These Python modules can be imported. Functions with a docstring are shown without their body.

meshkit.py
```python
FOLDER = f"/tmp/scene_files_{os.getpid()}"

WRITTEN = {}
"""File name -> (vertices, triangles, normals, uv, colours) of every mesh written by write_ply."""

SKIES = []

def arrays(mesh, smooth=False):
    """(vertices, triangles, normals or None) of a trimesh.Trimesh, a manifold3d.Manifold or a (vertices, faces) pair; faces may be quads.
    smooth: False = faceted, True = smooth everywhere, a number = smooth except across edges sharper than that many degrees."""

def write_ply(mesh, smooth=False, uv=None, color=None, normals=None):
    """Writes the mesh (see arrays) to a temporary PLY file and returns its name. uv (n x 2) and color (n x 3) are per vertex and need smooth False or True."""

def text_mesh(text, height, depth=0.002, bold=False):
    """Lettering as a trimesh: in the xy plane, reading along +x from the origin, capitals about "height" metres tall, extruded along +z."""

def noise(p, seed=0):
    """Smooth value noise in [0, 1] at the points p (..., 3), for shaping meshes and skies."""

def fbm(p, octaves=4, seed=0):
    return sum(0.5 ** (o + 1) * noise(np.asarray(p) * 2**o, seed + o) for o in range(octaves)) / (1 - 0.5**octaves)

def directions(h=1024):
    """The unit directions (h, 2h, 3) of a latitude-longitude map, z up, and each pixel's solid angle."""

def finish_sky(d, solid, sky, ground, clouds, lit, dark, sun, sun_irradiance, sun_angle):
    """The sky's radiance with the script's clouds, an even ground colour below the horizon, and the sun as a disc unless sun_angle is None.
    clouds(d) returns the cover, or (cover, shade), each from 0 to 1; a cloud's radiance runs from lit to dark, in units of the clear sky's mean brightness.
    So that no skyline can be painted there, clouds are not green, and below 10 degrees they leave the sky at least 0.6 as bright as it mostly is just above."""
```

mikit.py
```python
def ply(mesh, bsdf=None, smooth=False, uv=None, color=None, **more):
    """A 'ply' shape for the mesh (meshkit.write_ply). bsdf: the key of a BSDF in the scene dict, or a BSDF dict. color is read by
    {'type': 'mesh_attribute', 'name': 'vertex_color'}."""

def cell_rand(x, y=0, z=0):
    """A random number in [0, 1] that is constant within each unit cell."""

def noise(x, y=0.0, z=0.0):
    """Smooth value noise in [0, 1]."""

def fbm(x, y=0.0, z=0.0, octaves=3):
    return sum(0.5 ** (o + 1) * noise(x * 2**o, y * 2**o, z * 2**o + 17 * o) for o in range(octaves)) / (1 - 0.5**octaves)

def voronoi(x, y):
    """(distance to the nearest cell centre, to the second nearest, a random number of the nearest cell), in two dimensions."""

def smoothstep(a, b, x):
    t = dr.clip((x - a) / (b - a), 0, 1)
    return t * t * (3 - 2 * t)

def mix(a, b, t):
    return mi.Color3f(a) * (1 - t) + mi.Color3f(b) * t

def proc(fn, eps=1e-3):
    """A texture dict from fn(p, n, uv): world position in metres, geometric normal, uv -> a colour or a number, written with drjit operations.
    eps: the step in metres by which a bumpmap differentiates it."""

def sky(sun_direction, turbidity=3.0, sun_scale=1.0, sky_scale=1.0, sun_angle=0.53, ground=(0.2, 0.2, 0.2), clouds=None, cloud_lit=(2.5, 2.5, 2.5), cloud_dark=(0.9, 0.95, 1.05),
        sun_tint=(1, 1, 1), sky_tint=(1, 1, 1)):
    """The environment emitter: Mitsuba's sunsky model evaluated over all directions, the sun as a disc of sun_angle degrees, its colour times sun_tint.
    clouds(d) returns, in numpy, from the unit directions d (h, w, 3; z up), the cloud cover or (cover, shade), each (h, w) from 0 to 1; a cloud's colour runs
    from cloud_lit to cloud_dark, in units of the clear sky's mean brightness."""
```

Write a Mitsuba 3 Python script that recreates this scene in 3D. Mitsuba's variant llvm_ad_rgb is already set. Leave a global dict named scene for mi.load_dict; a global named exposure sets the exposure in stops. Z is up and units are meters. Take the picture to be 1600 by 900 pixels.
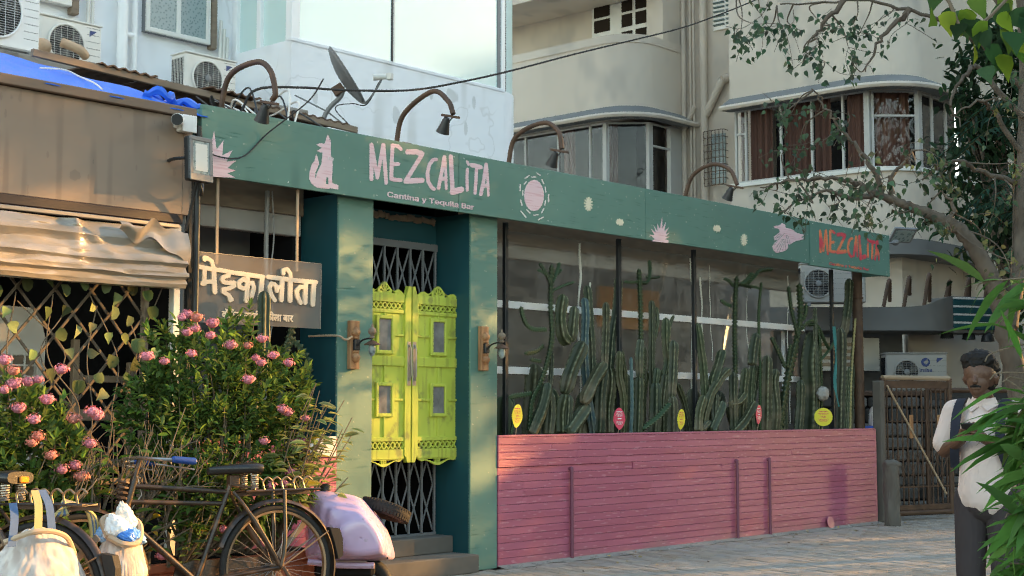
import math, random
import numpy as np, trimesh, drjit as dr, mitsuba as mi, mikit, meshkit
import shapely
from shapely.geometry import Polygon, MultiPolygon, LineString, Point
from shapely import affinity
from mikit import proc, noise, fbm, voronoi, cell_rand, smoothstep, mix
T = mi.ScalarTransform4f
scene, labels = {}, {}
# ---------------------------------------------------------------- camera, sky, exposure
EYE = (-9.236, -8.502, 1.35)
scene['camera'] = {'type': 'perspective', 'fov': 39.146, 'fov_axis': 'x', 'near_clip': 0.05, 'far_clip': 500.0,
                   'to_world': T().look_at(origin=EYE, target=(EYE[0] + .74099, EYE[1] + .66611, EYE[2] + .08502), up=(0, 0, 1))}
SUN = (0.93, -0.37, 0.225)
scene['sky'] = mikit.sky(SUN, turbidity=3, sun_tint=(1.0, 0.80, 0.56), sun_scale=0.42, sky_tint=(1.15, 1.0, 0.86))
exposure = 5.0
# ---------------------------------------------------------------- helpers
_n = {}
def num(k):
    i = _n.get(k, -1) + 1; _n[k] = i
    return k if i == 0 else f'{k}_{i:03d}'
def thing(name, label, cat, group=None):
    k = num(name); labels[k] = {'label': label, 'category': cat}
    if group: labels[k]['group'] = group
    return k
def struct(k, mesh, bsdf, smooth=False, **kw):
    scene[k] = mikit.ply(mesh, bsdf, smooth, **kw); labels[k] = {'kind': 'structure', 'label': k.replace('_', ' ')}
    return k
def part(parent, name, m, bsdf, smooth=False, label=None, stuff=False):
    k = num(parent + '__' + name)
    put(k, m, bsdf, smooth)
    if label: labels.setdefault(k, {})['label'] = label
    if stuff: labels.setdefault(k, {})['kind'] = 'stuff'
    return k
def put(k, m, bsdf, smooth=False):
    if isinstance(m, MB):
        v, f, c = m.get()
        if c is not None:
            scene[k] = mikit.ply((v, f), bsdf, True if smooth is True else False, color=c)
        else:
            scene[k] = mikit.ply((v, f), bsdf, smooth)
    else:
        scene[k] = mikit.ply(m, bsdf, smooth)
    return k
def one(name, label, cat, m, bsdf, smooth=False, group=None):
    k = thing(name, label, cat, group); return put(k, m, bsdf, smooth)

def rotz(a): c, s = math.cos(a), math.sin(a); return np.array([[c, -s, 0], [s, c, 0], [0, 0, 1.]])
def rotx(a): c, s = math.cos(a), math.sin(a); return np.array([[1, 0, 0], [0, c, -s], [0, s, c]])
def roty(a): c, s = math.cos(a), math.sin(a); return np.array([[c, 0, s], [0, 1, 0], [-s, 0, c]])
def unit(v): v = np.asarray(v, float); return v / (np.linalg.norm(v) + 1e-12)

def chamfer_box(hx, hy, hz, b):
    pts = []
    for sx in (-1, 1):
        for sy in (-1, 1):
            for sz in (-1, 1):
                pts += [(sx * hx, sy * (hy - b), sz * (hz - b)), (sx * (hx - b), sy * hy, sz * (hz - b)), (sx * (hx - b), sy * (hy - b), sz * hz)]
    h = trimesh.convex.convex_hull(np.array(pts))
    return np.array(h.vertices), np.array(h.faces)
_cb = {}
def cbox(hx, hy, hz, b):
    k = (round(hx, 5), round(hy, 5), round(hz, 5), b)
    if k not in _cb: _cb[k] = chamfer_box(*k)
    return _cb[k]
BOXV = np.array([[x, y, z] for x in (-1, 1) for y in (-1, 1) for z in (-1, 1)], float)
BOXF = np.array([[0, 1, 3], [0, 3, 2], [4, 6, 7], [4, 7, 5], [0, 4, 5], [0, 5, 1], [2, 3, 7], [2, 7, 6], [0, 2, 6], [0, 6, 4], [1, 5, 7], [1, 7, 3]])

class MB:
    def __init__(s): s.v, s.f, s.c, s.n = [], [], [], 0
    def raw(s, v, f, c=None):
        v = np.asarray(v, float); f = np.asarray(f, int)
        if f.shape[1] == 4: f = np.vstack([f[:, [0, 1, 2]], f[:, [0, 2, 3]]])
        s.v.append(v); s.f.append(f + s.n); s.n += len(v)
        if c is not None: s.c.append(np.broadcast_to(np.asarray(c, float), (len(v), 3)))
        return s
    def tm(s, m, R=None, t=(0, 0, 0), c=None):
        v = np.array(m.vertices)
        if R is not None: v = v @ np.asarray(R).T
        return s.raw(v + np.asarray(t), m.faces, c)
    def obox(s, cen, half, R=None, bev=0, c=None):
        v, f = cbox(*half, bev) if bev else (BOXV * np.asarray(half), BOXF)
        if R is not None: v = v @ np.asarray(R).T
        return s.raw(v + np.asarray(cen), f, c)
    def box(s, x0, y0, z0, x1, y1, z1, bev=0, c=None):
        return s.obox(((x0 + x1) / 2, (y0 + y1) / 2, (z0 + z1) / 2), (abs(x1 - x0) / 2, abs(y1 - y0) / 2, abs(z1 - z0) / 2), None, bev, c)
    def tube(s, pts, r, n=8, c=None, caps=True, fn=None):
        p = np.asarray(pts, float); k = len(p); r = np.broadcast_to(np.asarray(r, float), (k,))
        t = np.gradient(p, axis=0); t /= np.linalg.norm(t, axis=1, keepdims=True) + 1e-12
        a = np.cross(t[0], [0, 0, 1.] if abs(t[0][2]) < .9 else [1., 0, 0]); a /= np.linalg.norm(a)
        A = []
        for i in range(k):
            a = a - t[i] * (a @ t[i]); a /= np.linalg.norm(a) + 1e-12; A.append(a)
        A = np.array(A); B = np.cross(t, A); ang = np.arange(n) * 2 * np.pi / n
        m = np.ones((k, n)) if fn is None else fn(k, n)
        v = p[:, None] + (r[:, None] * m)[..., None] * (np.cos(ang)[None, :, None] * A[:, None] + np.sin(ang)[None, :, None] * B[:, None])
        i, j = np.meshgrid(np.arange(k - 1), np.arange(n), indexing='ij')
        q = np.stack([i * n + j, i * n + (j + 1) % n, (i + 1) * n + (j + 1) % n, (i + 1) * n + j], -1).reshape(-1, 4)
        f = np.vstack([q[:, [0, 1, 2]], q[:, [0, 2, 3]]]); v = v.reshape(-1, 3)
        if caps:
            v = np.vstack([v, p[0], p[-1]]); j = np.arange(n)
            f = np.vstack([f, np.stack([(j + 1) % n, j, j * 0 + k * n], 1), np.stack([(k - 1) * n + j, (k - 1) * n + (j + 1) % n, j * 0 + k * n + 1], 1)])
        if c is not None:
            c = np.asarray(c, float)
            if c.ndim == 3: c = np.vstack([c.reshape(-1, 3), c[0, :1], c[-1, :1]]) if caps else c.reshape(-1, 3)
        return s.raw(v, f, c)
    def lathe(s, prof, o=(0, 0, 0), R=None, n=24, c=None):
        pr = np.asarray(prof, float); k = len(pr); a = np.arange(n) * 2 * np.pi / n
        v = np.stack([pr[:, None, 0] * np.cos(a), pr[:, None, 0] * np.sin(a), np.repeat(pr[:, 1:2], n, 1)], -1).reshape(-1, 3)
        i, j = np.meshgrid(np.arange(k - 1), np.arange(n), indexing='ij')
        q = np.stack([i * n + j, i * n + (j + 1) % n, (i + 1) * n + (j + 1) % n, (i + 1) * n + j], -1).reshape(-1, 4)
        if R is not None: v = v @ np.asarray(R).T
        return s.raw(v + np.asarray(o), q, c)
    def torus(s, cen, R, r, ax=(0, 1, 0), n=40, m=8, a0=0, a1=2 * np.pi, c=None):
        ax = unit(ax); u = unit(np.cross(ax, [0, 0, 1.] if abs(ax[2]) < .9 else [1., 0, 0])); w = np.cross(u, ax)
        a = np.linspace(a0, a1, n + 1); full = abs(a1 - a0 - 2 * np.pi) < 1e-6
        p = np.asarray(cen) + R * (np.cos(a)[:, None] * u + np.sin(a)[:, None] * w)
        return s.tube(p, r, m, c, caps=not full)
    def prism(s, poly, y0, y1, c=None, back=None):
        """polygon in x,z extruded along y"""
        for g in getattr(poly, 'geoms', [poly]):
            if g.is_empty or g.area < 1e-8: continue
            m = trimesh.creation.extrude_polygon(g, 1.0, engine='earcut')
            v = np.array(m.vertices); v = np.stack([v[:, 0], y1 + (y0 - y1) * v[:, 2], v[:, 1]], 1)
            s.raw(v, m.faces, c)
        return s
    def ell(s, cen, rad, R=None, n=10, c=None):
        a = np.linspace(-np.pi / 2, np.pi / 2, n); prof = np.stack([np.cos(a), np.sin(a)], 1)
        b = MB().lathe(prof, n=2 * n); v, f, _ = b.get(); v = v * np.asarray(rad)
        if R is not None: v = v @ np.asarray(R).T
        return s.raw(v + np.asarray(cen), f, c)
    def xf(s, R, t):
        s.v = [v @ np.asarray(R).T + np.asarray(t) for v in s.v]; return s
    def get(s):
        return np.vstack(s.v), np.vstack(s.f), (np.vstack(s.c) if s.c else None)
def spl(pts, n=12):
    """Catmull-Rom through the points"""
    p = np.asarray(pts, float)
    if len(p) < 3: return np.linspace(p[0], p[-1], n)
    q = np.vstack([2 * p[0] - p[1], p, 2 * p[-1] - p[-2]]); out = []
    for i in range(1, len(q) - 2):
        t = np.linspace(0, 1, n, endpoint=False)[:, None]
        a, b, c_, d = q[i - 1], q[i], q[i + 1], q[i + 2]
        out.append(.5 * (2 * b + (c_ - a) * t + (2 * a - 5 * b + 4 * c_ - d) * t**2 + (3 * b - a - 3 * c_ + d) * t**3))
    return np.vstack(out + [p[-1:]])
def grid(nx, ny, fn):
    u, w = np.meshgrid(np.linspace(0, 1, nx), np.linspace(0, 1, ny)); v = np.array([fn(a, b) for a, b in zip(u.ravel(), w.ravel())])
    i, j = np.meshgrid(np.arange(ny - 1), np.arange(nx - 1), indexing='ij'); return v, np.stack([i * nx + j, i * nx + j + 1, (i + 1) * nx + j + 1, (i + 1) * nx + j], -1).reshape(-1, 4)
def thick(v, f, t):
    m = trimesh.Trimesh(v, np.vstack([f[:, [0, 1, 2]], f[:, [0, 2, 3]]]), process=False); n = m.vertex_normals; k = len(v)
    bd = trimesh.grouping.group_rows(m.edges_sorted, require_count=1); e = m.edges[bd]
    F = np.vstack([m.faces, m.faces[:, ::-1] + k, np.stack([e[:, 0], e[:, 0] + k, e[:, 1] + k], 1), np.stack([e[:, 0], e[:, 1] + k, e[:, 1]], 1)])
    return np.vstack([v, v - n * t]), F
def polys(data):
    g = [Polygon(np.array(r[0]).reshape(-1, 2), [np.array(h).reshape(-1, 2) for h in r[1:]]).buffer(0) for r in data]
    return shapely.union_all(g)

# ---------------------------------------------------------------- materials
def rgb(*c): return {'type': 'rgb', 'value': list(c)}
def mat(k, col, r=.6, spec=.4, bump=None, bs=.002, eps=1e-3, **kw):
    b = {'type': 'principled', 'base_color': rgb(*col) if isinstance(col, (tuple, list)) else col, 'roughness': r, 'specular': spec, **kw}
    if bump is not None: b = {'type': 'bumpmap', 'tex': proc(bump, eps), 'scale': bs, 'bsdf': b}
    scene[k] = {'type': 'twosided', 'bsdf': b}
VC = {'type': 'mesh_attribute', 'name': 'vertex_color'}
def grain(p):      # short horizontal cracks of weathered plywood
    w = noise(p.x * 3 + p.y * 3, p.z * 6, 3) * .05
    return smoothstep(.62, .86, noise((p.x + p.y) * 7, (p.z + w) * 95, 1.5)) * smoothstep(.3, .65, noise(p.x * 2.1, p.z * 3, 9))
def f_green(p, n, uv):
    g = grain(p); b = fbm(p.x * 1.3, p.y, p.z * 1.7)
    c = mix((.092, .193, .155), (.125, .243, .197), b)
    c = mix(c, (.045, .135, .105), .7 * g)
    chip = smoothstep(.86, .9, noise(p.x * 34, p.y * 34, p.z * 34))
    c = mix(c, (.30, .36, .27), .7 * chip)
    st = smoothstep(.60, .9, noise(p.x * 9, p.y * 9, p.z * .7)) * smoothstep(.45, .7, noise(p.x * 1.4, 4., p.z * .8))
    return mix(c, (.045, .12, .105), .45 * st)
mat('green_paint', proc(f_green), .55, .35, lambda p, n, uv: -grain(p) + .25 * noise(p.x * 60, p.y * 60, p.z * 60), .003)
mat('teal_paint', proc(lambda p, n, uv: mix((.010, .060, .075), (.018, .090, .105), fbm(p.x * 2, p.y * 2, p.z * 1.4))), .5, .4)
def f_pink(p, n, uv):
    k = cell_rand(dr.floor(p.z / .0652), dr.floor(p.x / 1.9 + cell_rand(dr.floor(p.z / .0652)) * 3), 3)
    c = mix((.35, .090, .150), (.43, .130, .200), k)
    w = fbm(p.x * 2.2, p.y, p.z * 26); c = mix(c, (.34, .085, .125), .5 * w)
    d = smoothstep(.25, 0., p.z + .18 * noise(p.x * 5, 2., p.z * 4)); c = mix(c, (.30, .17, .16), .55 * d)
    sc = smoothstep(.83, .88, noise(p.x * 14, 1., p.z * 60)); return mix(c, (.58, .34, .38), .35 * sc)
mat('pink_paint', proc(f_pink), .42, .45, lambda p, n, uv: .6 * noise(p.x * 3, p.y, p.z * 150) + .5 * noise(p.x * 40, p.y * 40, p.z * 40), .0012)
mat('plank_gap', (.10, .03, .05), .8)
def f_lime(p, n, uv):
    c = mix((.43, .50, .060), (.53, .59, .085), fbm(p.x * 5, p.y * 5, p.z * 5)); c = mix(c, (.30, .33, .06), .5 * smoothstep(.55, .8, noise(p.x * 45, p.y * 45, p.z * 4)))
    return mix(c, (.20, .19, .08), .65 * smoothstep(.60, .8, fbm(p.x * 11 + 3, p.y * 11, p.z * 7, 4)))
mat('lime_paint', proc(f_lime), .42, .45)
mat('pink_print', proc(lambda p, n, uv: mix((.76, .55, .575), (.70, .44, .47), smoothstep(.55, .8, noise(p.x * 6, p.y, p.z * 90)))), .6)
mat('cream_print', (.74, .68, .50), .6); mat('white_print', (.74, .66, .64), .6)
mat('red_print', proc(lambda p, n, uv: mix((.60, .07, .09), (.75, .22, .10), smoothstep(.45, .75, noise(p.x * 5, 1., p.z * 7)))), .6)
mat('black_metal', (.018, .020, .022), .45, .5)
mat('rust_metal', proc(lambda p, n, uv: mix((.045, .030, .022), (.13, .070, .040), fbm(p.x * 14, p.y * 14, p.z * 14))), .6, .4)
mat('grey_metal', (.16, .165, .17), .45, .5); mat('steel', (.42, .39, .36), .38, .5, metallic=.9)
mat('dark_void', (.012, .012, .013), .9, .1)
def f_conc(p, n, uv):
    c = mix((.20, .185, .165), (.31, .285, .25), fbm(p.x * 3, p.y * 3, p.z * 3)); return mix(c, (.12, .11, .10), .6 * smoothstep(.6, .8, fbm(p.x * 9, p.y * 9, p.z * 9)))
mat('concrete', proc(f_conc), .85, .2, lambda p, n, uv: fbm(p.x * 30, p.y * 30, p.z * 30), .004)
def f_stucco(p, n, uv):
    s = smoothstep(.5, .85, noise(p.x * 2.3, p.y * 2.3, p.z * .35)); b = fbm(p.x * .8, p.y * .8, p.z * .8)
    c = mix((.50, .430, .350), (.58, .51, .425), b); c = mix(c, (.36, .32, .275), .45 * s)
    return mix(c, (.30, .285, .26), .5 * smoothstep(.55, .8, fbm(p.x * 1.9 + 7, p.y * 1.9, p.z * .9)))
mat('cream_stucco', proc(f_stucco), .9, .15, lambda p, n, uv: fbm(p.x * 8, p.y * 8, p.z * 8), .006)
def f_white(p, n, uv):
    b = fbm(p.x * 1.1, p.y * 1.1, p.z * 1.1, 4); c = mix((.70, .715, .74), (.82, .825, .83), b)
    st = smoothstep(.5, .7, fbm(p.x * 1.6 + 3, p.y * 1.3, p.z * 2.2)) * smoothstep(5.1, 4.5, p.z)
    c = mix(c, (.70, .60, .42), .55 * st); c = mix(c, (.50, .50, .48), .45 * smoothstep(.62, .85, noise(p.x * 5 + p.y * 5, 1., p.z * .45)) * smoothstep(.35, .7, noise(p.x * .9, p.y, p.z * .6)))
    cr = smoothstep(.018, .0, dr.abs(fbm(p.x * 1.4 + 5, p.y * 1.4, p.z * 1.4, 4) - .5)) * smoothstep(.5, .65, noise(p.x * .8, p.y, p.z * .8)); c = mix(c, (.45, .44, .42), .3 * cr)
    return mix(c, (.42, .42, .40), .5 * smoothstep(.84, .88, noise(p.x * 6, p.y * 6, p.z * 2.5)))
mat('white_stucco', proc(f_white), .85, .2, lambda p, n, uv: noise(p.x * 22, p.y * 22, p.z * 22) + .6 * noise(p.x * 55, p.y * 55, p.z * 55), .006)
mat('white_paint', (.76, .76, .75), .4, .5); mat('off_white', proc(lambda p, n, uv: mix((.56, .545, .49), (.72, .70, .65), fbm(p.x * 4, p.y * 4, p.z * 3))), .45, .4)
mat('bay_glass', proc(lambda p, n, uv: mix((.46, .60, .57), (.56, .68, .66), fbm(p.x * .7, p.y * .7, p.z * .5))), .12, .9, clearcoat=1.0, clearcoat_gloss=.97)
mat('frosted', proc(lambda p, n, uv: mix((.10, .145, .15), (.24, .30, .30), smoothstep(.1, .35, voronoi(p.x * 22, p.z * 22)[0]))), .25, .6)
scene['pane'] = {'type': 'thindielectric', 'int_ior': 1.3}
scene['plastic_film'] = {'type': 'blendbsdf', 'weight': .09, 'a': {'type': 'thindielectric', 'int_ior': 1.40}, 'b': {'type': 'twosided', 'bsdf': {'type': 'diffuse', 'reflectance': {'type': 'rgb', 'value': [.55, .50, .44]}}}}
mat('pane_grey', proc(lambda p, n, uv: mix((.10, .10, .098), (.27, .265, .25), fbm(p.x * 18, p.y * 18, p.z * 14))), .2, .6)
mat('curtain', proc(lambda p, n, uv: mix((.075, .037, .028), (.125, .063, .046), noise(p.x * 9, p.y * 9, 1.))), .9, .1)
mat('curtain_grey', (.026, .019, .014), .9, .1); mat('pipe_paint', (.17, .055, .09), .5, .4); mat('step_stone', proc(lambda p, n, uv: mix((.085, .078, .068), (.16, .145, .125), fbm(p.x * 5, p.y * 5, p.z * 5, 4))), .85, .2); mat('dull_white', (.30, .29, .27), .5); mat('frame_grey', (.40, .39, .365), .5)
scene['awning_cloth'] = {'type': 'principledthin', 'base_color': rgb(.72, .68, .60), 'roughness': .8, 'spec_trans': 0.0, 'diff_trans': 1.0, 'eta': 1.3}
mat('tan_board', proc(lambda p, n, uv: mix(mix((.225, .165, .123), (.285, .213, .160), fbm(p.x * 1.2, p.y, p.z * 1.5)), (.15, .115, .09), .5 * smoothstep(.6, .85, noise(p.x * 16, p.y, p.z * 1.1)) + .4 * smoothstep(.87, .9, noise(p.x * 30, p.y, p.z * 9)))), .5, .4)
mat('brown_trim', (.16, .115, .085), .5); mat('dark_trim', (.035, .024, .022), .5)
mat('tarp', proc(lambda p, n, uv: mix((.018, .10, .55), (.035, .17, .72), fbm(p.x * 3, p.y * 3, p.z * 3))), .38, .5)
mat('rolled_sheet', proc(lambda p, n, uv: mix((.21, .178, .14), (.36, .31, .255), fbm(p.x * 1.2, p.y * 5, p.z * 9))), .22, .6, clearcoat=.6, clearcoat_gloss=.9)
mat('terracotta', proc(lambda p, n, uv: mix((.36, .115, .060), (.47, .165, .09), fbm(p.x * 5, p.y * 5, p.z * 5))), .6, .3)
mat('wood', proc(lambda p, n, uv: mix((.42, .23, .11), (.30, .15, .07), smoothstep(.35, .7, noise(p.x * 60, p.y * 60, p.z * 5)))), .55, .3)
mat('wood_old', proc(lambda p, n, uv: mix((.15, .115, .085), (.27, .21, .155), fbm(p.x * 8, p.y * 8, p.z * 25))), .8, .2)
mat('wood_pale', (.36, .27, .18), .5, .4)
mat('rubber', (.022, .021, .020), .75, .3); mat('bike_paint', proc(lambda p, n, uv: mix((.030, .020, .014), (.11, .060, .032), smoothstep(.45, .75, fbm(p.x * 12, p.y * 12, p.z * 12)))), .38, .5)
mat('rim_metal', proc(lambda p, n, uv: mix((.22, .13, .07), (.34, .24, .15), noise(p.x * 20, p.y * 20, p.z * 20))), .4, .5, metallic=.5)
mat('leather', (.022, .020, .019), .35, .5); mat('blue_grip', (.015, .055, .24), .45, .4); mat('orange_lens', (.75, .26, .02), .2, .6)
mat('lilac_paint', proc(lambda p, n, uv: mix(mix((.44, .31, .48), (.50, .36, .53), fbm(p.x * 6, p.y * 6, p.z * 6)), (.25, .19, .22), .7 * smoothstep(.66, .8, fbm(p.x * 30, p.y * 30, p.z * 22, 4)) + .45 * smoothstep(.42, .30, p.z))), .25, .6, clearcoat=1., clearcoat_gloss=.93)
mat('sack', proc(lambda p, n, uv: mix((.46, .385, .34), (.60, .54, .49), smoothstep(.3, .7, noise(p.x * 40, p.y * 40, p.z * 8)))), .8, .2)
mat('sack_brown', (.50, .36, .24), .9, .1); mat('blue_plastic', (.22, .42, .70), .3, .5)
mat('strap', (.10, .15, .25), .8, .1); mat('strap_yellow', (.42, .36, .16), .8, .1)
mat('skin', (.095, .048, .030), .5, .4); mat('hair', (.010, .008, .007), .7, .25); mat('shirt', (.52, .43, .40), .8, .2); mat('navy_cloth', (.020, .022, .034), .8, .2); mat('trousers', (.045, .038, .040), .85, .1)
mat('yellow_card', (.66, .60, .03), .45); mat('red_card', (.62, .07, .12), .45)
mat('stone_tile', proc(lambda p, n, uv: mix((.10, .092, .085), (.34, .30, .26), cell_rand(dr.floor((p.x + .31 * dr.floor(p.z / .11)) / .42), dr.floor(p.z / .11), 2) * .7 + .3 * fbm(p.x * 9, p.y, p.z * 14))), .8, .2)
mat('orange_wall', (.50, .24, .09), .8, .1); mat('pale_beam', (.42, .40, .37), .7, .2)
mat('grey_render', proc(lambda p, n, uv: mix((.125, .125, .122), (.19, .188, .182), fbm(p.x * 2, p.y * 2, p.z * 2))), .8, .2)
mat('tarp_teal', (.05,.20,.19), .8)
mat('blue_bin', (.03,.07,.32), .5); mat('blue_deep', (.05,.2,.62), .3)
mat('sign_cream', (.64, .55, .42), .6)
mat('lattice_wood', proc(lambda p, n, uv: mix((.085, .065, .048), (.17, .135, .10), fbm(p.x * 8, p.y * 8, p.z * 25))), .8, .2)
mat('asphalt', (.06, .06, .06), .9, .1); mat('sand_joint', (.11, .10, .088), .95, .1)
mat('vcol', VC, .75, .25); mat('vcol_gloss', VC, .38, .5)
mat('paver', VC, .8, .25, lambda p, n, uv: fbm(p.x * 40, p.y * 40, p.z * 40), .003)
mat('cactus_skin', VC, .55, .35)
scene['leaf'] = {'type': 'principledthin', 'base_color': VC, 'roughness': .42, 'spec_trans': 0.0, 'diff_trans': .7, 'eta': 1.45}
scene['leaf_bright'] = {'type': 'principledthin', 'base_color': VC, 'roughness': .35, 'spec_trans': 0.0, 'diff_trans': .9, 'eta': 1.45}
mat('bark', proc(lambda p, n, uv: mix((.060, .048, .038), (.17, .14, .11), fbm(p.x * 14, p.y * 14, p.z * 5))), .9, .1, lambda p, n, uv: fbm(p.x * 18, p.y * 18, p.z * 6), .02)
mat('twig', (.17, .135, .10), .85, .1)
mat('navy_print', (.03, .05, .16), .5)
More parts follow.
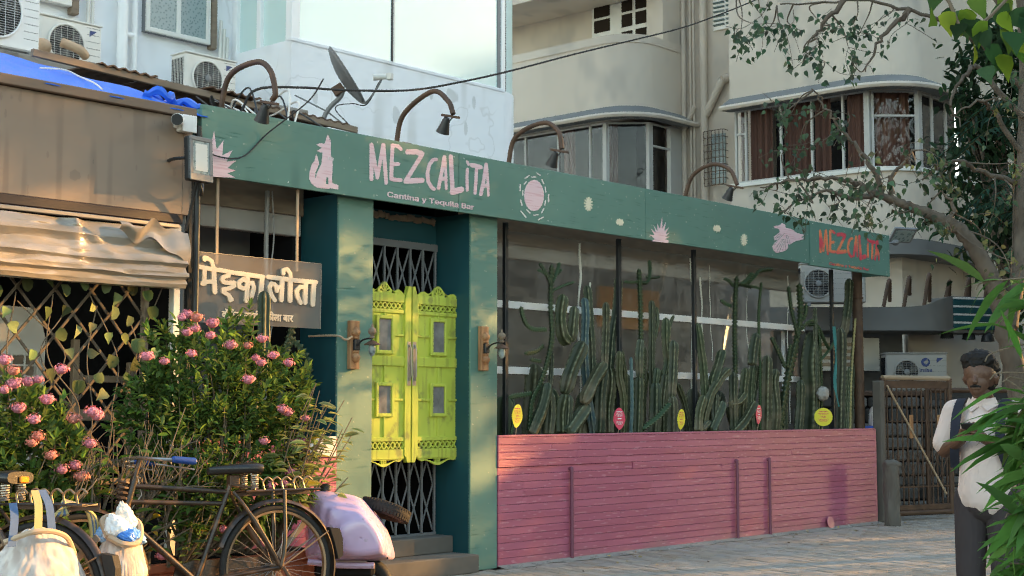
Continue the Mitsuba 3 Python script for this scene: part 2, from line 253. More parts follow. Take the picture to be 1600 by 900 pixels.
# ---- outlines of the painted fascia and sign, cactus stems and plants, in metres
DATA = {"letters":{"M":[[[-1.4424,3.492,-1.4208,3.4923,-1.414,3.4829,-1.3808,3.17,-1.3982,3.1574,-1.413,3.1591,-1.4203,3.1684,-1.444,3.3623,-1.4812,3.1961,-1.494,3.1882,-1.5134,3.1922,-1.5402,3.2926,-1.5406,3.1797,-1.5523,3.1695,-1.576,3.1702,-1.5825,3.1808,-1.584,3.4647,-1.564,3.4775,-1.5438,3.4703,-1.4984,3.2847,-1.457,3.4785]]],"E":[[[-1.2496,3.4528,-1.2824,3.4727,-1.3156,3.4704,-1.32,3.3515,-1.2619,3.3598,-1.249,3.353,-1.2469,3.347,-1.2596,3.3295,-1.3212,3.3182,-1.3244,3.2313,-1.3114,3.2261,-1.2309,3.2309,-1.2193,3.2228,-1.2203,3.21,-1.242,3.1981,-1.3203,3.1924,-1.3619,3.2003,-1.3684,3.2147,-1.3559,3.4909,-1.3358,3.503,-1.2637,3.5035,-1.2216,3.4755,-1.2269,3.4584]]],"Z":[[[-1.0355,3.4427,-1.0779,3.4474,-1.1742,3.4339,-1.1845,3.4372,-1.1943,3.4515,-1.1862,3.4688,-1.1765,3.4752,-1.0747,3.4933,-0.9946,3.4861,-0.9763,3.4771,-0.9731,3.4689,-0.9804,3.4502,-1.1387,3.2424,-1.0718,3.2548,-0.9873,3.2634,-0.9707,3.2535,-0.9706,3.2367,-0.9772,3.2287,-0.9987,3.2197,-1.1785,3.1913,-1.2002,3.1936,-1.2076,3.1993,-1.2098,3.2156]]],"C":[[[-0.8771,3.4439,-0.8304,3.4534,-0.8142,3.4425,-0.8248,3.4256,-0.8618,3.416,-0.8979,3.3751,-0.9164,3.3081,-0.9085,3.2485,-0.8765,3.2133,-0.8399,3.1939,-0.8384,3.1822,-0.8573,3.1694,-0.8731,3.1712,-0.9071,3.1879,-0.948,3.2312,-0.9595,3.3023,-0.9356,3.3856,-0.8918,3.4356]]],"A":[[[-0.8277,3.1985,-0.7851,3.3577,-0.7596,3.4724,-0.7437,3.4866,-0.7279,3.4868,-0.7184,3.4788,-0.7028,3.3004,-0.6979,3.2912,-0.702,3.2818,-0.6996,3.201,-0.7148,3.1916,-0.7307,3.1968,-0.7352,3.2696,-0.7686,3.2656,-0.787,3.1974,-0.7958,3.187,-0.8189,3.1844,-0.8246,3.1878],[-0.7407,3.3717,-0.7591,3.301,-0.7368,3.3037]]],"L":[[[-0.6364,3.4909,-0.6163,3.2211,-0.5317,3.2463,-0.5056,3.2394,-0.4971,3.2205,-0.5016,3.2098,-0.5246,3.1941,-0.641,3.159,-0.6552,3.1606,-0.6736,3.1745,-0.675,3.1848,-0.6661,3.1996,-0.6873,3.4824,-0.6808,3.4962,-0.6632,3.5044,-0.6449,3.5023]]],"i":[[[-0.4584,3.4335,-0.4783,3.4656,-0.4735,3.4743,-0.4619,3.479,-0.4469,3.4738,-0.4304,3.4449,-0.4406,3.4332]],[[-0.4822,3.3322,-0.4764,3.4067,-0.4589,3.4164,-0.4461,3.4138,-0.4412,3.4052,-0.4453,3.3368,-0.4416,3.2239,-0.4467,3.2142,-0.4597,3.2087,-0.4728,3.2108,-0.4785,3.2192]]],"T":[[[-0.2917,3.4217,-0.3254,3.4216,-0.3442,3.2075,-0.3507,3.1973,-0.3724,3.1926,-0.3837,3.2044,-0.3644,3.4232,-0.4176,3.4269,-0.4251,3.4317,-0.4285,3.4462,-0.4158,3.4601,-0.3943,3.4652,-0.2793,3.4591,-0.2677,3.4475,-0.2682,3.4397,-0.2729,3.432]]],"A2":[[[-0.314,3.2032,-0.2735,3.3451,-0.2483,3.4744,-0.2318,3.4893,-0.2148,3.4899,-0.2045,3.4818,-0.1845,3.2973,-0.1818,3.2037,-0.1958,3.195,-0.2107,3.1995,-0.2172,3.2734,-0.2519,3.267,-0.2706,3.202,-0.2801,3.1912,-0.3047,3.1886,-0.3107,3.1921],[-0.225,3.3687,-0.2412,3.3044,-0.2197,3.3085]]]},"coyote":[[[-2.0189,3.4751,-2.0042,3.455,-2.0023,3.4219,-1.9953,3.4396,-1.9881,3.4378,-1.9864,3.3185,-1.9716,3.2927,-1.9659,3.2434,-1.9732,3.1482,-1.969,3.1043,-1.9146,3.0969,-1.9057,3.0896,-1.909,3.0603,-1.9901,3.0631,-2.0007,3.0536,-2.1219,3.0505,-2.1751,3.0744,-2.2002,3.1097,-2.1974,3.1591,-2.1773,3.2219,-2.1462,3.2588,-2.1363,3.3068,-2.1205,3.2897,-2.1034,3.2369,-2.1378,3.1666,-2.1421,3.1276,-2.1336,3.1232,-2.127,3.1569,-2.08,3.2399,-2.0691,3.3269,-2.1296,3.3325,-2.0733,3.3677,-2.0947,3.3692,-2.1339,3.3825,-2.0951,3.399,-2.0487,3.4032,-2.0301,3.4569],[-2.0307,3.1412,-2.0321,3.0886,-2.0063,3.0916,-2.0113,3.1435]]],"agave":[[[-3.2146,3.1743,-3.1579,3.1566,-3.1865,3.2655,-3.1179,3.2106,-3.0858,3.3492,-3.0611,3.2183,-3.0032,3.2913,-3.0099,3.182,-2.9197,3.2328,-2.9732,3.1421,-2.884,3.1625,-2.9626,3.0972,-2.8854,3.0873,-2.9644,3.0579,-2.89,3.0352,-3.0649,3.0186,-3.2112,3.0213]]],"agave2":[[[2.1679,3.0162,2.2206,3.0431,2.1292,3.0777,2.216,3.0781,2.1512,3.1431,2.2369,3.1049,2.2046,3.1752,2.2664,3.1208,2.2583,3.2011,2.3051,3.1477,2.3452,3.2737,2.3467,3.156,2.4095,3.2319,2.3774,3.1303,2.4576,3.1802,2.3949,3.1032,2.4733,3.1333,2.3967,3.0778,2.4643,3.0874,2.3904,3.0551,2.4501,3.0507,2.4442,3.0213]]],"sun":[[[0.5411,3.2885,0.5342,3.2437,0.5146,3.2018,0.4843,3.1671,0.4463,3.143,0.4044,3.1317,0.3627,3.1343,0.3253,3.1504,0.2958,3.1784,0.2769,3.2155,0.2704,3.2582,0.277,3.3024,0.296,3.3438,0.3257,3.3785,0.3632,3.4031,0.405,3.415,0.4469,3.4131,0.4849,3.3974,0.5151,3.3694,0.5345,3.3319]]],"rays":[[[0.611,3.2378,0.6086,3.2339,0.603,3.2319,0.5975,3.2329,0.5954,3.2363,0.5978,3.3038,0.6003,3.3076,0.6058,3.3097,0.6113,3.3087,0.6135,3.3053]],[[0.5734,3.3218,0.5716,3.3179,0.5663,3.3154,0.5606,3.316,0.5578,3.3191,0.5513,3.365,0.5531,3.369,0.5584,3.3714,0.5641,3.3709,0.5668,3.3678]],[[0.5555,3.2444,0.5587,3.248,0.5645,3.2495,0.5695,3.248,0.5708,3.2443,0.5595,3.2023,0.5563,3.1986,0.5505,3.1972,0.5455,3.1987,0.5443,3.2024]],[[0.544,3.3989,0.5443,3.395,0.5402,3.3916,0.5343,3.3908,0.5299,3.3929,0.5035,3.4277,0.5032,3.4315,0.5073,3.4349,0.5132,3.4357,0.5175,3.4336]],[[0.5293,3.1673,0.5338,3.1703,0.5398,3.1707,0.5436,3.1681,0.5432,3.1642,0.5165,3.1266,0.5121,3.1236,0.5062,3.1232,0.5023,3.1258,0.5027,3.1297]],[[0.5257,3.0936,0.5316,3.0946,0.5362,3.0927,0.5368,3.0889,0.5331,3.0854,0.4691,3.0559,0.4633,3.0549,0.4587,3.0568,0.4581,3.0606,0.4617,3.064]],[[0.493,3.4705,0.4961,3.4676,0.4948,3.4637,0.4898,3.461,0.4841,3.4611,0.4401,3.4761,0.437,3.4789,0.4383,3.4829,0.4432,3.4856,0.449,3.4855]],[[0.4555,3.1102,0.4613,3.1099,0.4644,3.107,0.463,3.103,0.458,3.1005,0.4055,3.0894,0.3998,3.0897,0.3968,3.0926,0.3981,3.0965,0.403,3.0991]],[[0.4266,3.4488,0.4321,3.4482,0.4346,3.4449,0.4326,3.441,0.4273,3.4387,0.3792,3.4315,0.3737,3.4321,0.3712,3.4353,0.3732,3.4392,0.3785,3.4415]],[[0.3552,3.113,0.3576,3.1097,0.3555,3.1059,0.3502,3.1038,0.3448,3.1047,0.2995,3.1287,0.2971,3.1319,0.2992,3.1357,0.3045,3.1379,0.3099,3.137]],[[0.3353,3.4511,0.341,3.4527,0.3459,3.4513,0.3472,3.4477,0.3442,3.444,0.2901,3.4115,0.2844,3.4099,0.2795,3.4114,0.2782,3.415,0.2813,3.4186]],[[0.295,3.3879,0.3002,3.3902,0.3057,3.3896,0.3083,3.3865,0.3064,3.3826,0.2762,3.356,0.271,3.3537,0.2656,3.3543,0.263,3.3574,0.2649,3.3613]],[[0.3018,3.0669,0.3034,3.0634,0.3006,3.0597,0.2951,3.0581,0.2901,3.0595,0.2216,3.1096,0.22,3.1131,0.2227,3.1168,0.2282,3.1184,0.2332,3.1171]],[[0.2586,3.2567,0.2562,3.253,0.2508,3.251,0.2456,3.252,0.2436,3.2554,0.2458,3.2986,0.2482,3.3023,0.2535,3.3043,0.2588,3.3033,0.2608,3.3]],[[0.2497,3.1684,0.2489,3.1646,0.2443,3.1617,0.2387,3.1617,0.2352,3.1643,0.216,3.2108,0.2168,3.2147,0.2213,3.2175,0.227,3.2176,0.2305,3.215]],[[0.2244,3.2958,0.222,3.2921,0.2167,3.2901,0.2115,3.291,0.2094,3.2944,0.2116,3.349,0.2139,3.3528,0.2193,3.3548,0.2245,3.3538,0.2266,3.3505]]],"flower":[[[1.148,3.336,1.1622,3.3399,1.1669,3.3364,1.1747,3.3176,1.1777,3.3407,1.1814,3.3456,1.189,3.348,1.196,3.3465,1.1984,3.342,1.1949,3.3155,1.2137,3.338,1.2216,3.3387,1.227,3.3355,1.2266,3.3304,1.2054,3.3001,1.2305,3.3135,1.2449,3.3132,1.2465,3.3085,1.242,3.3038,1.2059,3.2846,1.2424,3.2836,1.2489,3.2814,1.2504,3.2766,1.2458,3.272,1.2379,3.2702,1.206,3.2711,1.236,3.2507,1.2382,3.2461,1.2343,3.2412,1.2267,3.239,1.2014,3.2532,1.2127,3.226,1.2116,3.2209,1.2052,3.2172,1.1973,3.2171,1.1926,3.2206,1.1848,3.2394,1.1817,3.2164,1.1781,3.2115,1.1635,3.2108,1.1611,3.2153,1.1646,3.2416,1.1459,3.2193,1.138,3.2187,1.1327,3.2219,1.1332,3.2269,1.1542,3.2571,1.1293,3.2438,1.115,3.2441,1.1135,3.2488,1.1179,3.2535,1.1536,3.2725,1.1175,3.2735,1.111,3.2757,1.1096,3.2804,1.1141,3.285,1.1219,3.2868,1.1535,3.2859,1.1238,3.3063,1.1216,3.3108,1.1254,3.3156,1.133,3.3179,1.158,3.3039,1.1468,3.3309],[1.1789,3.2808,1.1797,3.2751,1.1798,3.2819]]],"flower2":[[[3.7959,3.231,3.8114,3.2346,3.8164,3.2313,3.8246,3.2134,3.8283,3.2353,3.8323,3.2399,3.8406,3.2422,3.8482,3.2407,3.8508,3.2364,3.8465,3.2113,3.8673,3.2325,3.8759,3.2331,3.8817,3.2301,3.8811,3.2253,3.8576,3.1965,3.8936,3.2108,3.9008,3.2088,3.9024,3.2043,3.8579,3.1818,3.8976,3.1807,3.9047,3.1786,3.9061,3.1741,3.8925,3.1681,3.8579,3.1691,3.8901,3.1494,3.8924,3.1451,3.8881,3.1405,3.8798,3.1385,3.8526,3.1521,3.8645,3.1262,3.8631,3.1213,3.8476,3.1178,3.8425,3.1212,3.8343,3.1391,3.8306,3.1172,3.8266,3.1126,3.8183,3.1105,3.8107,3.112,3.8082,3.1163,3.8124,3.1413,3.7918,3.1202,3.7775,3.1227,3.7781,3.1275,3.8014,3.156,3.7657,3.1419,3.7586,3.1439,3.757,3.1484,3.8011,3.1707,3.7618,3.1718,3.7548,3.1739,3.7533,3.1784,3.7667,3.1844,3.8011,3.1834,3.7691,3.2029,3.7668,3.2072,3.7711,3.2118,3.7793,3.2139,3.8063,3.2004,3.7945,3.2262],[3.8286,3.1785,3.8293,3.173,3.8296,3.1795]]],"zig":[[[1.5949,3.1505,1.6252,3.1874,1.6401,3.1765,1.6578,3.1937,1.6752,3.1784,1.693,3.191,1.7229,3.1599,1.6922,3.1228,1.6748,3.1351,1.657,3.1179,1.6372,3.133,1.6221,3.1223]]],"zig2":[[[3.2389,3.2445,3.2752,3.285,3.2928,3.2732,3.314,3.2921,3.3344,3.2755,3.3556,3.2893,3.3908,3.2555,3.354,3.215,3.3334,3.2282,3.3122,3.2094,3.2888,3.2257,3.2707,3.214]]],"bird":[[[4.7539,3.2024,4.7336,3.2104,4.6948,3.304,4.6878,3.3057,4.6832,3.3015,4.7209,3.2103,4.7271,3.1623,4.6668,3.1304,4.5988,3.1113,4.4812,3.0883,4.4238,3.1102,4.392,3.1518,4.4513,3.2012,4.5192,3.2472,4.4436,3.2227,4.4282,3.2613,4.5464,3.321,4.5555,3.3442,4.5226,3.3634,4.4477,3.3608,4.4268,3.381,4.5405,3.4009,4.617,3.4351,4.6673,3.4221,4.6832,3.3876,4.7768,3.3875,4.8535,3.3721,4.9132,3.3504,5.0611,3.3458,5.0658,3.3279,4.9988,3.3109,5.0652,3.3096,5.054,3.2903,4.8929,3.2579],[4.7767,3.2191,4.7288,3.3073,4.7179,3.3069,4.7657,3.2187],[4.6709,3.1373,4.69,3.2533,4.6846,3.2561,4.6782,3.2526,4.6611,3.139],[4.6759,3.2596,4.6765,3.2621,4.6693,3.2636,4.6284,3.2539,4.588,3.2564,4.5806,3.2535,4.5846,3.25,4.6266,3.2475],[4.4208,3.165,4.4218,3.1607,4.4299,3.162,4.5403,3.247,4.6703,3.328,4.6603,3.3293,4.5318,3.2505],[4.6019,3.1178,4.6675,3.2417,4.6669,3.244,4.6561,3.2423,4.5934,3.1206,4.5974,3.1171],[4.5377,3.1034,4.5454,3.1057,4.6417,3.2369,4.6308,3.2359,4.5346,3.1072],[4.4916,3.0995,4.6163,3.2366,4.6167,3.239,4.6058,3.2384,4.4847,3.1033,4.4872,3.0993],[4.4476,3.2345,4.4558,3.2346,4.5912,3.3003,4.5926,3.3048,4.5843,3.3047,4.4489,3.239],[4.4415,3.1175,4.5906,3.2384,4.5917,3.2408,4.5811,3.2411,4.436,3.1218,4.4372,3.1176],[4.44,3.247,4.4481,3.2474,4.5688,3.3139,4.5592,3.3157,4.4407,3.2515]]],"deva":{"me":[[[-3.0929,2.4446,-3.0481,2.4218,-3.0277,2.3696,-3.0039,2.368,-2.9927,2.3614,-2.9919,2.3553,-3.0008,2.3456,-3.0227,2.3455,-3.0102,2.1979,-3.0117,2.1912,-3.0247,2.1832,-3.0328,2.184,-3.0418,2.1943,-3.0481,2.2584,-3.1024,2.2526,-3.1056,2.2437,-3.1223,2.2369,-3.1433,2.2399,-3.1491,2.2457,-3.1471,2.2608,-3.1335,2.2701,-3.1325,2.3528,-3.1725,2.3571,-3.1776,2.3676,-3.169,2.3772,-3.1618,2.3783,-3.0547,2.3713,-3.0704,2.4104,-3.1037,2.4253,-3.1083,2.4255,-3.108,2.4177,-3.1171,2.4102,-3.1318,2.4171,-3.1363,2.4339,-3.1333,2.4433,-3.1225,2.4472],[-3.1045,2.351,-3.1054,2.2757,-3.0501,2.2816,-3.0547,2.3476]]],"i":[[[-2.8548,2.3399,-2.8684,2.3351,-2.8908,2.337,-2.8974,2.3142,-2.9445,2.3004,-2.9487,2.2929,-2.9409,2.283,-2.9066,2.2814,-2.8569,2.2868,-2.8438,2.2822,-2.8414,2.2765,-2.8473,2.266,-2.8437,2.2504,-2.8506,2.2424,-2.8912,2.2224,-2.9389,2.2117,-2.9388,2.2081,-2.8937,2.1891,-2.8674,2.1559,-2.8669,2.1448,-2.8917,2.133,-2.9012,2.1396,-2.9153,2.174,-2.9637,2.1943,-2.9661,2.2192,-2.9609,2.2284,-2.9024,2.2422,-2.8731,2.2567,-2.8745,2.2611,-2.9088,2.2577,-2.9571,2.2612,-2.9772,2.2844,-2.978,2.2957,-2.9635,2.3187,-2.9209,2.3306,-2.9193,2.3395,-2.9917,2.3458,-2.9984,2.3479,-3.0032,2.3587,-2.9941,2.3683,-2.9867,2.3692,-2.8634,2.3588,-2.8522,2.3518]]],"k":[[[-2.5825,2.3279,-2.5879,2.3242,-2.6001,2.1646,-2.6028,2.1578,-2.6177,2.151,-2.626,2.1528,-2.6336,2.1644,-2.6216,2.3232,-2.7208,2.3278,-2.7208,2.2915,-2.6931,2.2956,-2.6809,2.2928,-2.6633,2.2503,-2.6854,2.1789,-2.689,2.1733,-2.7032,2.169,-2.71,2.1716,-2.7144,2.1828,-2.6932,2.2516,-2.7015,2.2702,-2.7229,2.267,-2.7199,2.2477,-2.7242,2.2414,-2.7299,2.1501,-2.7324,2.1438,-2.7463,2.1374,-2.754,2.1391,-2.7611,2.1501,-2.7562,2.2293,-2.7793,2.225,-2.8225,2.2403,-2.8293,2.2771,-2.8243,2.2876,-2.7886,2.3146,-2.7726,2.3172,-2.7527,2.3105,-2.752,2.3292,-2.8421,2.3333,-2.8495,2.3354,-2.8555,2.3466,-2.8462,2.3572,-2.8382,2.3586,-2.5932,2.3477,-2.5804,2.3407],[-2.7726,2.2491,-2.7546,2.2551,-2.7536,2.2843,-2.7767,2.292,-2.7994,2.2749,-2.797,2.2566]]],"l":[[[-2.3595,2.4168,-2.3267,2.3829,-2.3235,2.3447,-2.295,2.3422,-2.2882,2.3306,-2.2981,2.3195,-2.3196,2.3183,-2.3221,2.1671,-2.3373,2.1596,-2.346,2.161,-2.3547,2.1725,-2.3546,2.3193,-2.3993,2.3207,-2.405,2.1725,-2.4136,2.1611,-2.43,2.1607,-2.4377,2.1717,-2.4345,2.2585,-2.4516,2.2513,-2.4499,2.2397,-2.4553,2.2296,-2.4688,2.2277,-2.4768,2.2359,-2.4798,2.2564,-2.4962,2.2758,-2.5094,2.2779,-2.5201,2.2551,-2.5033,2.2116,-2.4699,2.1699,-2.4766,2.159,-2.4914,2.1577,-2.5311,2.2018,-2.5495,2.2582,-2.5322,2.295,-2.5217,2.3029,-2.4829,2.2981,-2.4553,2.2759,-2.4334,2.285,-2.432,2.3216,-2.5524,2.3251,-2.5654,2.332,-2.5636,2.3448,-2.5489,2.3509,-2.3512,2.3455,-2.3516,2.3715,-2.3762,2.3969,-2.3914,2.3927,-2.3911,2.3736,-2.3978,2.3637,-2.4115,2.3628,-2.4185,2.3716,-2.419,2.399,-2.4142,2.4077,-2.3743,2.42]]],"t":[[[-2.0746,2.322,-2.0902,2.3154,-2.1011,2.15,-2.1169,2.1426,-2.1259,2.1442,-2.1345,2.156,-2.1262,2.3156,-2.1714,2.3158,-2.1753,2.166,-2.184,2.1543,-2.2009,2.1539,-2.209,2.165,-2.2063,2.2715,-2.2365,2.2717,-2.2605,2.247,-2.2506,2.2113,-2.2212,2.163,-2.2299,2.1522,-2.238,2.1506,-2.2512,2.1568,-2.2811,2.2031,-2.2928,2.2513,-2.25,2.2952,-2.2056,2.2964,-2.2052,2.3159,-2.2968,2.3164,-2.3105,2.323,-2.3093,2.3361,-2.2942,2.3426,-2.0874,2.342,-2.0733,2.3353]]]},"deva_small":[[[-2.3981,2.0565,-2.3974,2.065,-2.3019,2.065,-2.3003,2.0565,-2.3071,2.0548,-2.3088,2.0419,-2.3174,2.0345,-2.3034,2.0218,-2.3026,2.0188,-2.3073,2.0134,-2.3103,2.0134,-2.328,2.0303,-2.3334,2.0388,-2.3311,2.0473,-2.3242,2.048,-2.32,2.0457,-2.3182,2.0474,-2.3182,2.0548,-2.3384,2.055,-2.3388,2.0149,-2.3481,2.0141,-2.3488,2.0546,-2.3577,2.055,-2.3581,2.0149,-2.3673,2.0141,-2.369,2.0241,-2.385,2.0234,-2.3912,2.0272,-2.395,2.0365,-2.3935,2.045,-2.3889,2.0503,-2.3804,2.0534,-2.3692,2.0527,-2.3689,2.0548],[-2.3732,2.0434,-2.3703,2.0382,-2.369,2.038,-2.369,2.0425],[-2.3831,2.0396,-2.3833,2.0342,-2.378,2.0329]],[[-2.5991,2.0565,-2.5984,2.065,-2.5216,2.065,-2.5213,2.0781,-2.5121,2.085,-2.499,2.0827,-2.4894,2.065,-2.412,2.0642,-2.412,2.0557,-2.4197,2.0546,-2.4205,2.0141,-2.4297,2.0149,-2.4301,2.055,-2.4382,2.0546,-2.4397,2.0141,-2.449,2.0149,-2.4492,2.0396,-2.4535,2.037,-2.4567,2.0296,-2.4659,2.0326,-2.4653,2.0395,-2.472,2.0393,-2.4728,2.0345,-2.4704,2.0305,-2.459,2.0203,-2.4644,2.0134,-2.4682,2.0141,-2.4798,2.0257,-2.4836,2.0349,-2.4828,2.0419,-2.4782,2.048,-2.4659,2.0503,-2.4578,2.0473,-2.4491,2.0504,-2.4493,2.0549,-2.4889,2.0548,-2.4898,2.0141,-2.499,2.0149,-2.4991,2.0548,-2.5242,2.0549,-2.5242,2.0473,-2.5144,2.0488,-2.5067,2.0434,-2.5044,2.0373,-2.5052,2.0272,-2.5106,2.0172,-2.5175,2.0195,-2.519,2.0242,-2.5152,2.0314,-2.5152,2.0368,-2.5195,2.0388,-2.5244,2.0338,-2.5244,2.0149,-2.5337,2.0141,-2.5346,2.0241,-2.5467,2.0226,-2.5514,2.0242,-2.5575,2.0303,-2.5591,2.0365,-2.5583,2.0434,-2.5522,2.0511,-2.5452,2.0534,-2.5348,2.0527,-2.5345,2.0548,-2.5663,2.055,-2.5676,2.0411,-2.582,2.0387,-2.5852,2.0347,-2.5853,2.0299,-2.5787,2.0242,-2.5718,2.0242,-2.5629,2.028,-2.5606,2.0265,-2.5591,2.0188,-2.5706,2.0141,-2.5799,2.0141,-2.5883,2.0172,-2.593,2.0219,-2.596,2.0342,-2.5937,2.0419,-2.5883,2.0473,-2.5777,2.0504,-2.5776,2.0547],[-2.5113,2.0732,-2.5094,2.065,-2.5006,2.0653,-2.5037,2.0732,-2.5063,2.075],[-2.5482,2.0393,-2.5465,2.0335,-2.5401,2.0327,-2.5353,2.0359,-2.5345,2.0416,-2.5442,2.0434]],[[-2.7639,2.0411,-2.7632,2.045,-2.7555,2.0473,-2.7492,2.0351,-2.7436,2.0304,-2.7388,2.0304,-2.7394,2.0386,-2.747,2.0403,-2.747,2.0488,-2.7395,2.0504,-2.7386,2.0547,-2.7443,2.0557,-2.7532,2.0534,-2.7547,2.0627,-2.7385,2.0657,-2.7324,2.0634,-2.7282,2.0587,-2.727,2.065,-2.6533,2.065,-2.653,2.0781,-2.6438,2.085,-2.6307,2.0827,-2.6261,2.0773,-2.6221,2.0659,-2.613,2.0642,-2.613,2.0557,-2.6207,2.0546,-2.6215,2.0141,-2.6307,2.0149,-2.6311,2.055,-2.6392,2.0546,-2.6407,2.0141,-2.65,2.0157,-2.6503,2.055,-2.6553,2.0546,-2.6569,2.0311,-2.6661,2.0249,-2.6761,2.0257,-2.6823,2.0303,-2.6846,2.0357,-2.6846,2.0547,-2.6922,2.0548,-2.6939,2.0141,-2.7031,2.0149,-2.7034,2.0549,-2.7116,2.0546,-2.7131,2.0141,-2.7223,2.0149,-2.7226,2.0349,-2.7269,2.0347,-2.727,2.0288,-2.7316,2.0226,-2.7447,2.0203,-2.7578,2.0296],[-2.6429,2.0732,-2.6411,2.065,-2.6323,2.0653,-2.638,2.075],[-2.6745,2.0547,-2.672,2.035,-2.6662,2.0367,-2.6656,2.0549],[-2.7276,2.0557,-2.7297,2.045,-2.7225,2.0451,-2.7225,2.0549]],[[-2.958,2.0565,-2.9572,2.065,-2.9172,2.0651,-2.9233,2.0704,-2.928,2.0788,-2.9264,2.0827,-2.9218,2.0842,-2.918,2.0835,-2.9152,2.0773,-2.911,2.0804,-2.9036,2.0781,-2.9018,2.0842,-2.8933,2.0827,-2.8918,2.0796,-2.8941,2.0727,-2.9007,2.065,-2.8804,2.065,-2.8795,2.0796,-2.8733,2.0842,-2.8633,2.085,-2.8548,2.0796,-2.8483,2.065,-2.7801,2.0642,-2.7801,2.0557,-2.7878,2.0546,-2.7886,2.0141,-2.7978,2.0149,-2.7982,2.055,-2.8063,2.0546,-2.8078,2.0141,-2.8171,2.0149,-2.8173,2.0364,-2.8253,2.0364,-2.8263,2.0311,-2.8332,2.028,-2.8425,2.0365,-2.8425,2.0434,-2.8386,2.0465,-2.8173,2.0466,-2.8174,2.0549,-2.8478,2.0548,-2.8487,2.0141,-2.8579,2.0149,-2.8579,2.0547,-2.8692,2.0549,-2.8702,2.0411,-2.8846,2.0387,-2.8879,2.0347,-2.8879,2.0299,-2.8813,2.0242,-2.8744,2.0242,-2.8656,2.028,-2.8633,2.0265,-2.8617,2.0188,-2.8733,2.0141,-2.8825,2.0141,-2.891,2.0172,-2.8956,2.0219,-2.8987,2.0342,-2.8964,2.0419,-2.891,2.0473,-2.8804,2.0504,-2.8804,2.0548,-2.9199,2.0549,-2.9201,2.0473,-2.9103,2.0488,-2.9026,2.0434,-2.9002,2.0373,-2.901,2.0272,-2.9064,2.0172,-2.9133,2.0195,-2.9149,2.0242,-2.911,2.0314,-2.911,2.0368,-2.9154,2.0388,-2.9203,2.0338,-2.9203,2.0149,-2.9295,2.0141,-2.9304,2.0241,-2.9426,2.0226,-2.9472,2.0242,-2.9534,2.0303,-2.9549,2.0365,-2.9542,2.0434,-2.948,2.0511,-2.9411,2.0534,-2.9307,2.0527,-2.9304,2.0548],[-2.8702,2.0732,-2.8683,2.065,-2.8594,2.0653,-2.8626,2.0732,-2.8652,2.075],[-2.9441,2.0393,-2.9424,2.0335,-2.936,2.0327,-2.9311,2.0359,-2.9303,2.0416,-2.94,2.0434]]]}
